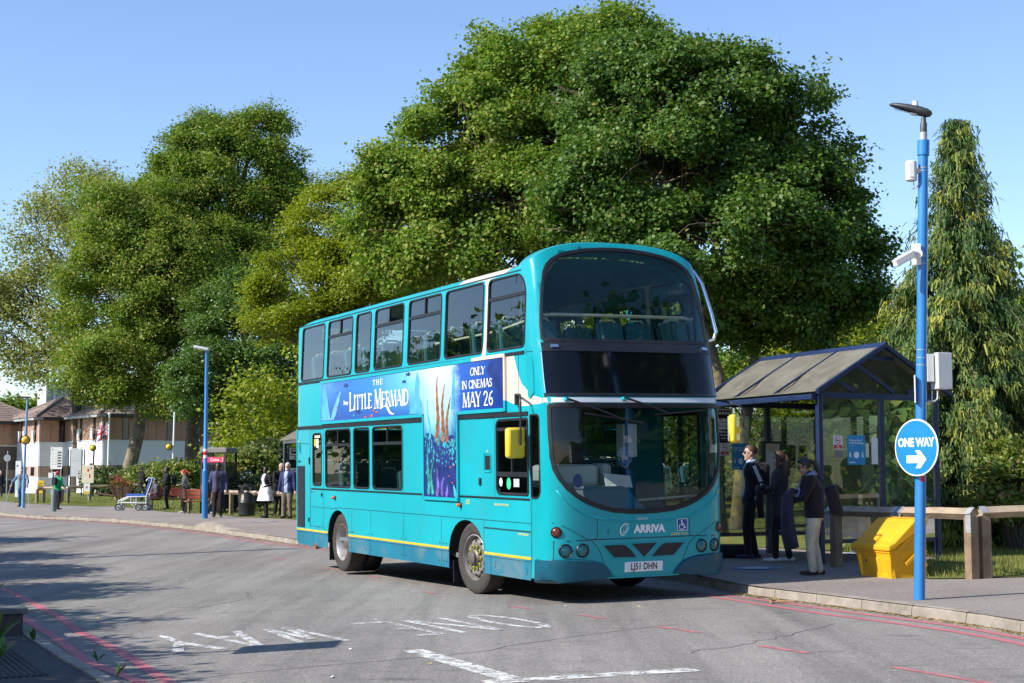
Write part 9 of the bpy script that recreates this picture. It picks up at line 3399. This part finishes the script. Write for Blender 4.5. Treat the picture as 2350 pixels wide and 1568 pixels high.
mb.tube([V3(.0, .13, 1.45), V3(-.02, .19, 1.36), V3(-.02, .22, 1.24), V3(-.03, .26, 1.14)], [.035, .04, .045, .05], 10, flat=.6)
mb.build("cloth", "scarf_print", t, smooth=180)
t = thing("carried_coat", "long navy coat hanging over the arms of the woman with the scarf", "coat", local_world(r3, (-.05, .27, 1.05)), r3.rotation_euler.z)
mb = MB()
mb.tube([(.10, -.12, .05), (.02, .02, .07), (0, .08, .0), (-.01, .09, -.28), (.0, .06, -.58), (.0, .02, -.70)], [.05, .085, .11, .13, .15, .13], 14, flat=.55)
mb.build("cloth", cloth((.022, .026, .05)), t, smooth=180)
bag("backpack", "black backpack slung low behind the woman with the scarf", "backpack", r3, (.04, -.26, 1.00), (.30, .17, .42), BLK, [[(-.13, -.18, 1.16), (-.13, .03, 1.47), (-.13, .16, 1.30)], [(.13, -.18, 1.16), (.13, .03, 1.47), (.13, .16, 1.30)]], tilt=-.25, bevel=.06)
# bag on the ground and brown carrier bag behind the bus corner
x, y = 3.52, 24.4
bag("holdall", "black holdall lying on the pavement beside the bus corner", "bag", None, (x, y, gz(x, y) + KERB + .13), (.62, .34, .26), BLK, bevel=.09)
x, y = 3.12, 23.6  # short dark bollard standing under the paper bag
z = gz(x, y) + KERB
t = thing("kerb_bollard", "short dark bollard by the kerb, mostly behind the bus corner", "litter bin", (x, y, z))
mb = MB()
mb.box((0, 0, .39), (.12, .12, .78))
mb.build("post", "cast_black", t, bevel=.01)
t = thing("carrier_bag", "brown paper carrier bag standing on the dark post beside the bus corner", "bag", (x + .02, y, z + .78))
mb = MB()
mb.hexa([(-.15, -.08, 0), (.15, -.08, 0), (.15, .08, 0), (-.15, .08, 0), (-.13, -.05, .40), (.13, -.05, .40), (.13, .05, .40), (-.13, .05, .40)])
mb.build("bag_body", cloth((.26, .13, .08), .8), t, bevel=.01)
mb = MB()
mb.box((0, 0, .43), (.16, .07, .10))
mb.build("wrapping", cloth((.7, .7, .72), .8), t, bevel=.03)
# ---- people on the far pavement
far = dict(vox=.017)
r4 = person("tall man in open navy jacket and black trousers facing the camera by the phone box", (-9.86, 50.9), 272, 1.84, top=(.065, .065, .13), bottom=(.013, .013, .017), skin="skin_deep", hair=("short", "hair_dark"), hem=.80, loose=1.22, inner=(.012, .016, .035), collar=(.03, .03, .07), lh=(-.29, .05, .84), rh=(.30, .06, .82), lf=(-.10, .04), rf=(.10, .12), head_yaw=.35, **far)
bag("shoulder_bag", "dark shoulder bag hanging at the hip of the man in navy", "bag", r4[0], (.34, -.05, 1.0), (.12, .3, .36), (.02, .012, .012), [[(.30, -.05, 1.15), (.2, .05, 1.50), (.17, -.1, 1.47)]], bevel=.04)
person("seated person in a brown jacket bending forward behind the lamp column", (-11.0, 54.75), 285, 1.72, top=(.17, .07, .025), bottom=(.03, .04, .07), shoe=(.4, .4, .4), skin="skin_tan", hair=("short", "hair_dark"), hip=.50, lean=.75, lf=(-.12, .42), rf=(.13, .48), lh=(-.1, .55, .35), rh=(.12, .55, .4), loose=1.2, head_pitch=.3, **far)
person("person in a pale denim jacket turned away beside the phone box", (-10.05, 57.3), 70, 1.76, top=(.22, .33, .45), bottom=(.03, .04, .07), skin="skin_brown", hair=("short", "hair_dark"), hem=.86, loose=1.2, **far)
r7 = person("woman in a white dress with black cardigan and black tights", (-7.98, 49.15), 232, 1.68, top=(.012, .012, .014), bottom=(.010, .010, .012), shoe=(.01, .01, .012), skin="skin_deep", hair=("bun", "hair_dark"), hem=.90, bust=.02, loose=1.05, inner=(.75, .75, .77), lh=(-.17, .22, 1.05), rh=(.26, .02, .9), skirt=(1.12, .58, .13, (.78, .78, .80)), head_yaw=-.2, lf=(-.10, .06), rf=(.12, -.1), **far)
person("bald man in black leather jacket looking down at his hands", (-7.72, 50.1), 318, 1.80, top=(.008, .008, .010), bottom=(.014, .014, .018), skin="skin_pale", hair=("bald", "hair_dark"), hem=.82, lean=.10, loose=1.2, head_pitch=.45, lh=(-.1, .3, 1.05, (-1, -.3, -.5)), rh=(.12, .3, 1.05, (1, -.3, -.5)), collar=(.008, .008, .01), **far)
r9 = person("white-bearded man in navy quilted jacket and grey trousers at the rear of the bus", (-7.15, 48.35), 250, 1.78, top=(.022, .035, .11), bottom=(.16, .13, .105), shoe=(.015, .012, .012), skin="skin_pale", hair=("short", "hair_white"), beard="hair_white", hem=.80, loose=1.25, inner=(.35, .42, .6), lh=(-.3, .08, .82), rh=(.3, .05, .82), lf=(-.12, .05), rf=(.13, .0), **far)
bag("strap_bag", "narrow black strap bag across the chest of the white-bearded man", "bag", r9[0], (.24, -.05, .95), (.08, .2, .24), BLK, [[(-.17, .03, 1.47), (-.05, .19, 1.3), (.1, .19, 1.12), (.24, .05, 1.02)]], bevel=.03)
person("red-haired woman in grey top, dark skirt and white trainers looking at her phone", (-12.05, 55.9), 195, 1.62, top=(.085, .085, .095), bottom=(.012, .012, .015), shoe=(.6, .6, .6), skin="skin_pale", hair=("ponytail", "hair_red"), hem=.88, bust=.02, lh=(-.06, .24, 1.12, (-1, -.3, -.6)), rh=(.08, .24, 1.12, (1, -.3, -.6)), skirt=(1.0, .62, .05, (.015, .015, .02)), head_pitch=.35, lf=(-.08, .08), rf=(.08, -.03), **far)
r11 = person("bearded man in black standing behind the blue transport chair", (-13.85, 60.95), 200, 1.72, top=(.012, .012, .013), bottom=(.016, .018, .03), skin="skin_brown", hair=("curly", "hair_dark"), beard="hair_dark", hem=.80, loose=1.25, lean=.05, lh=(-.12, .26, 1.12, (-1, -.3, -.5)), rh=(.05, .28, 1.1, (1, -.3, -.5)), **far)
bag("backpack", "black backpack on the bearded man behind the transport chair", "backpack", r11[0], (.0, -.26, 1.2), (.3, .18, .42), BLK, [[(-.13, -.18, 1.4), (-.13, .03, 1.47), (-.13, .14, 1.3)]], bevel=.06)
person("seated person in a mauve-grey top on the bench behind the transport chair", (-14.35, 61.55), 200, 1.66, top=(.10, .085, .095), bottom=(.02, .022, .03), skin="skin_pale", hair=("bun", "hair_dark"), hip=.52, lean=.18, lf=(-.12, .45), rf=(.12, .42), lh=(-.1, .3, .68), rh=(.1, .3, .68), head_pitch=.4, loose=1.15, **far)
person("person in black hooded jacket and dark jeans standing right of the planter, back turned", (-18.9, 77.3), 35, 1.76, top=(.012, .013, .017), bottom=(.018, .022, .035), skin="skin_tan", hair=("short", "hair_dark"), hem=.76, loose=1.3, hood=True, **far)
r14 = person("red-haired person in a bright green jacket with back turned beside the bollard", (-19.3, 64.4), 60, 1.64, top=(.01, .30, .10), bottom=(.012, .012, .016), skin="skin_pale", hair=("bun", "hair_red"), hem=.84, loose=1.2, lh=(-.30, .06, .88), rh=(.24, .2, 1.0), **far)
bag("backpack", "small black rucksack on the back of the person in green", "backpack", r14[0], (.03, -.22, 1.2), (.26, .14, .34), (.02, .022, .03), [[(-.1, -.16, 1.36), (-.12, .02, 1.46), (-.12, .13, 1.3)]], bevel=.05)
r15 = person("man in denim jacket and blue jeans walking on two crutches behind the beacon pole", (-22.75, 70.4), 255, 1.80, top=(.13, .19, .30), bottom=(.03, .075, .20), shoe=(.03, .03, .03), skin="skin_tan", hair=("short", "hair_dark"), hem=.84, loose=1.25, inner=(.07, .07, .08), lh=(-.42, .22, .98, (-1, -.6, 0)), rh=(.40, .22, .98, (1, -.6, 0)), lf=(-.12, .1), rf=(.12, -.05), **far)
for sgn, lab in ((-1, "grey crutch in the right-hand side of the picture, held by the man in denim"), (1, "grey crutch on the road side, held by the man in denim")):
 p = local_world(r15[0], (sgn * .42, .24, 0))
 t = thing("crutch", lab, "crutch", (p.x, p.y, gz(p.x, p.y) + KERB), r15[0].rotation_euler.z)
 mb = MB()
 mb.tube([(sgn * .22, .12, 0), (0, .02, .98), (-sgn * .03, -.05, 1.25)], .014, 6)
 mb.tube([(0, .02, .96), (0, .12, .97)], .016, 6)
 mb.build("shaft", "galvanised", t, smooth=60)
person("grey-haired man in dark jacket walking at the left edge of the view", (-32.4, 96.0), 285, 1.66, top=(.02, .025, .04), bottom=(.02, .02, .025), skin="skin_pale", hair=("short", "hair_white"), hem=.84, loose=1.2, lf=(-.1, .15), rf=(.1, -.12), **far)
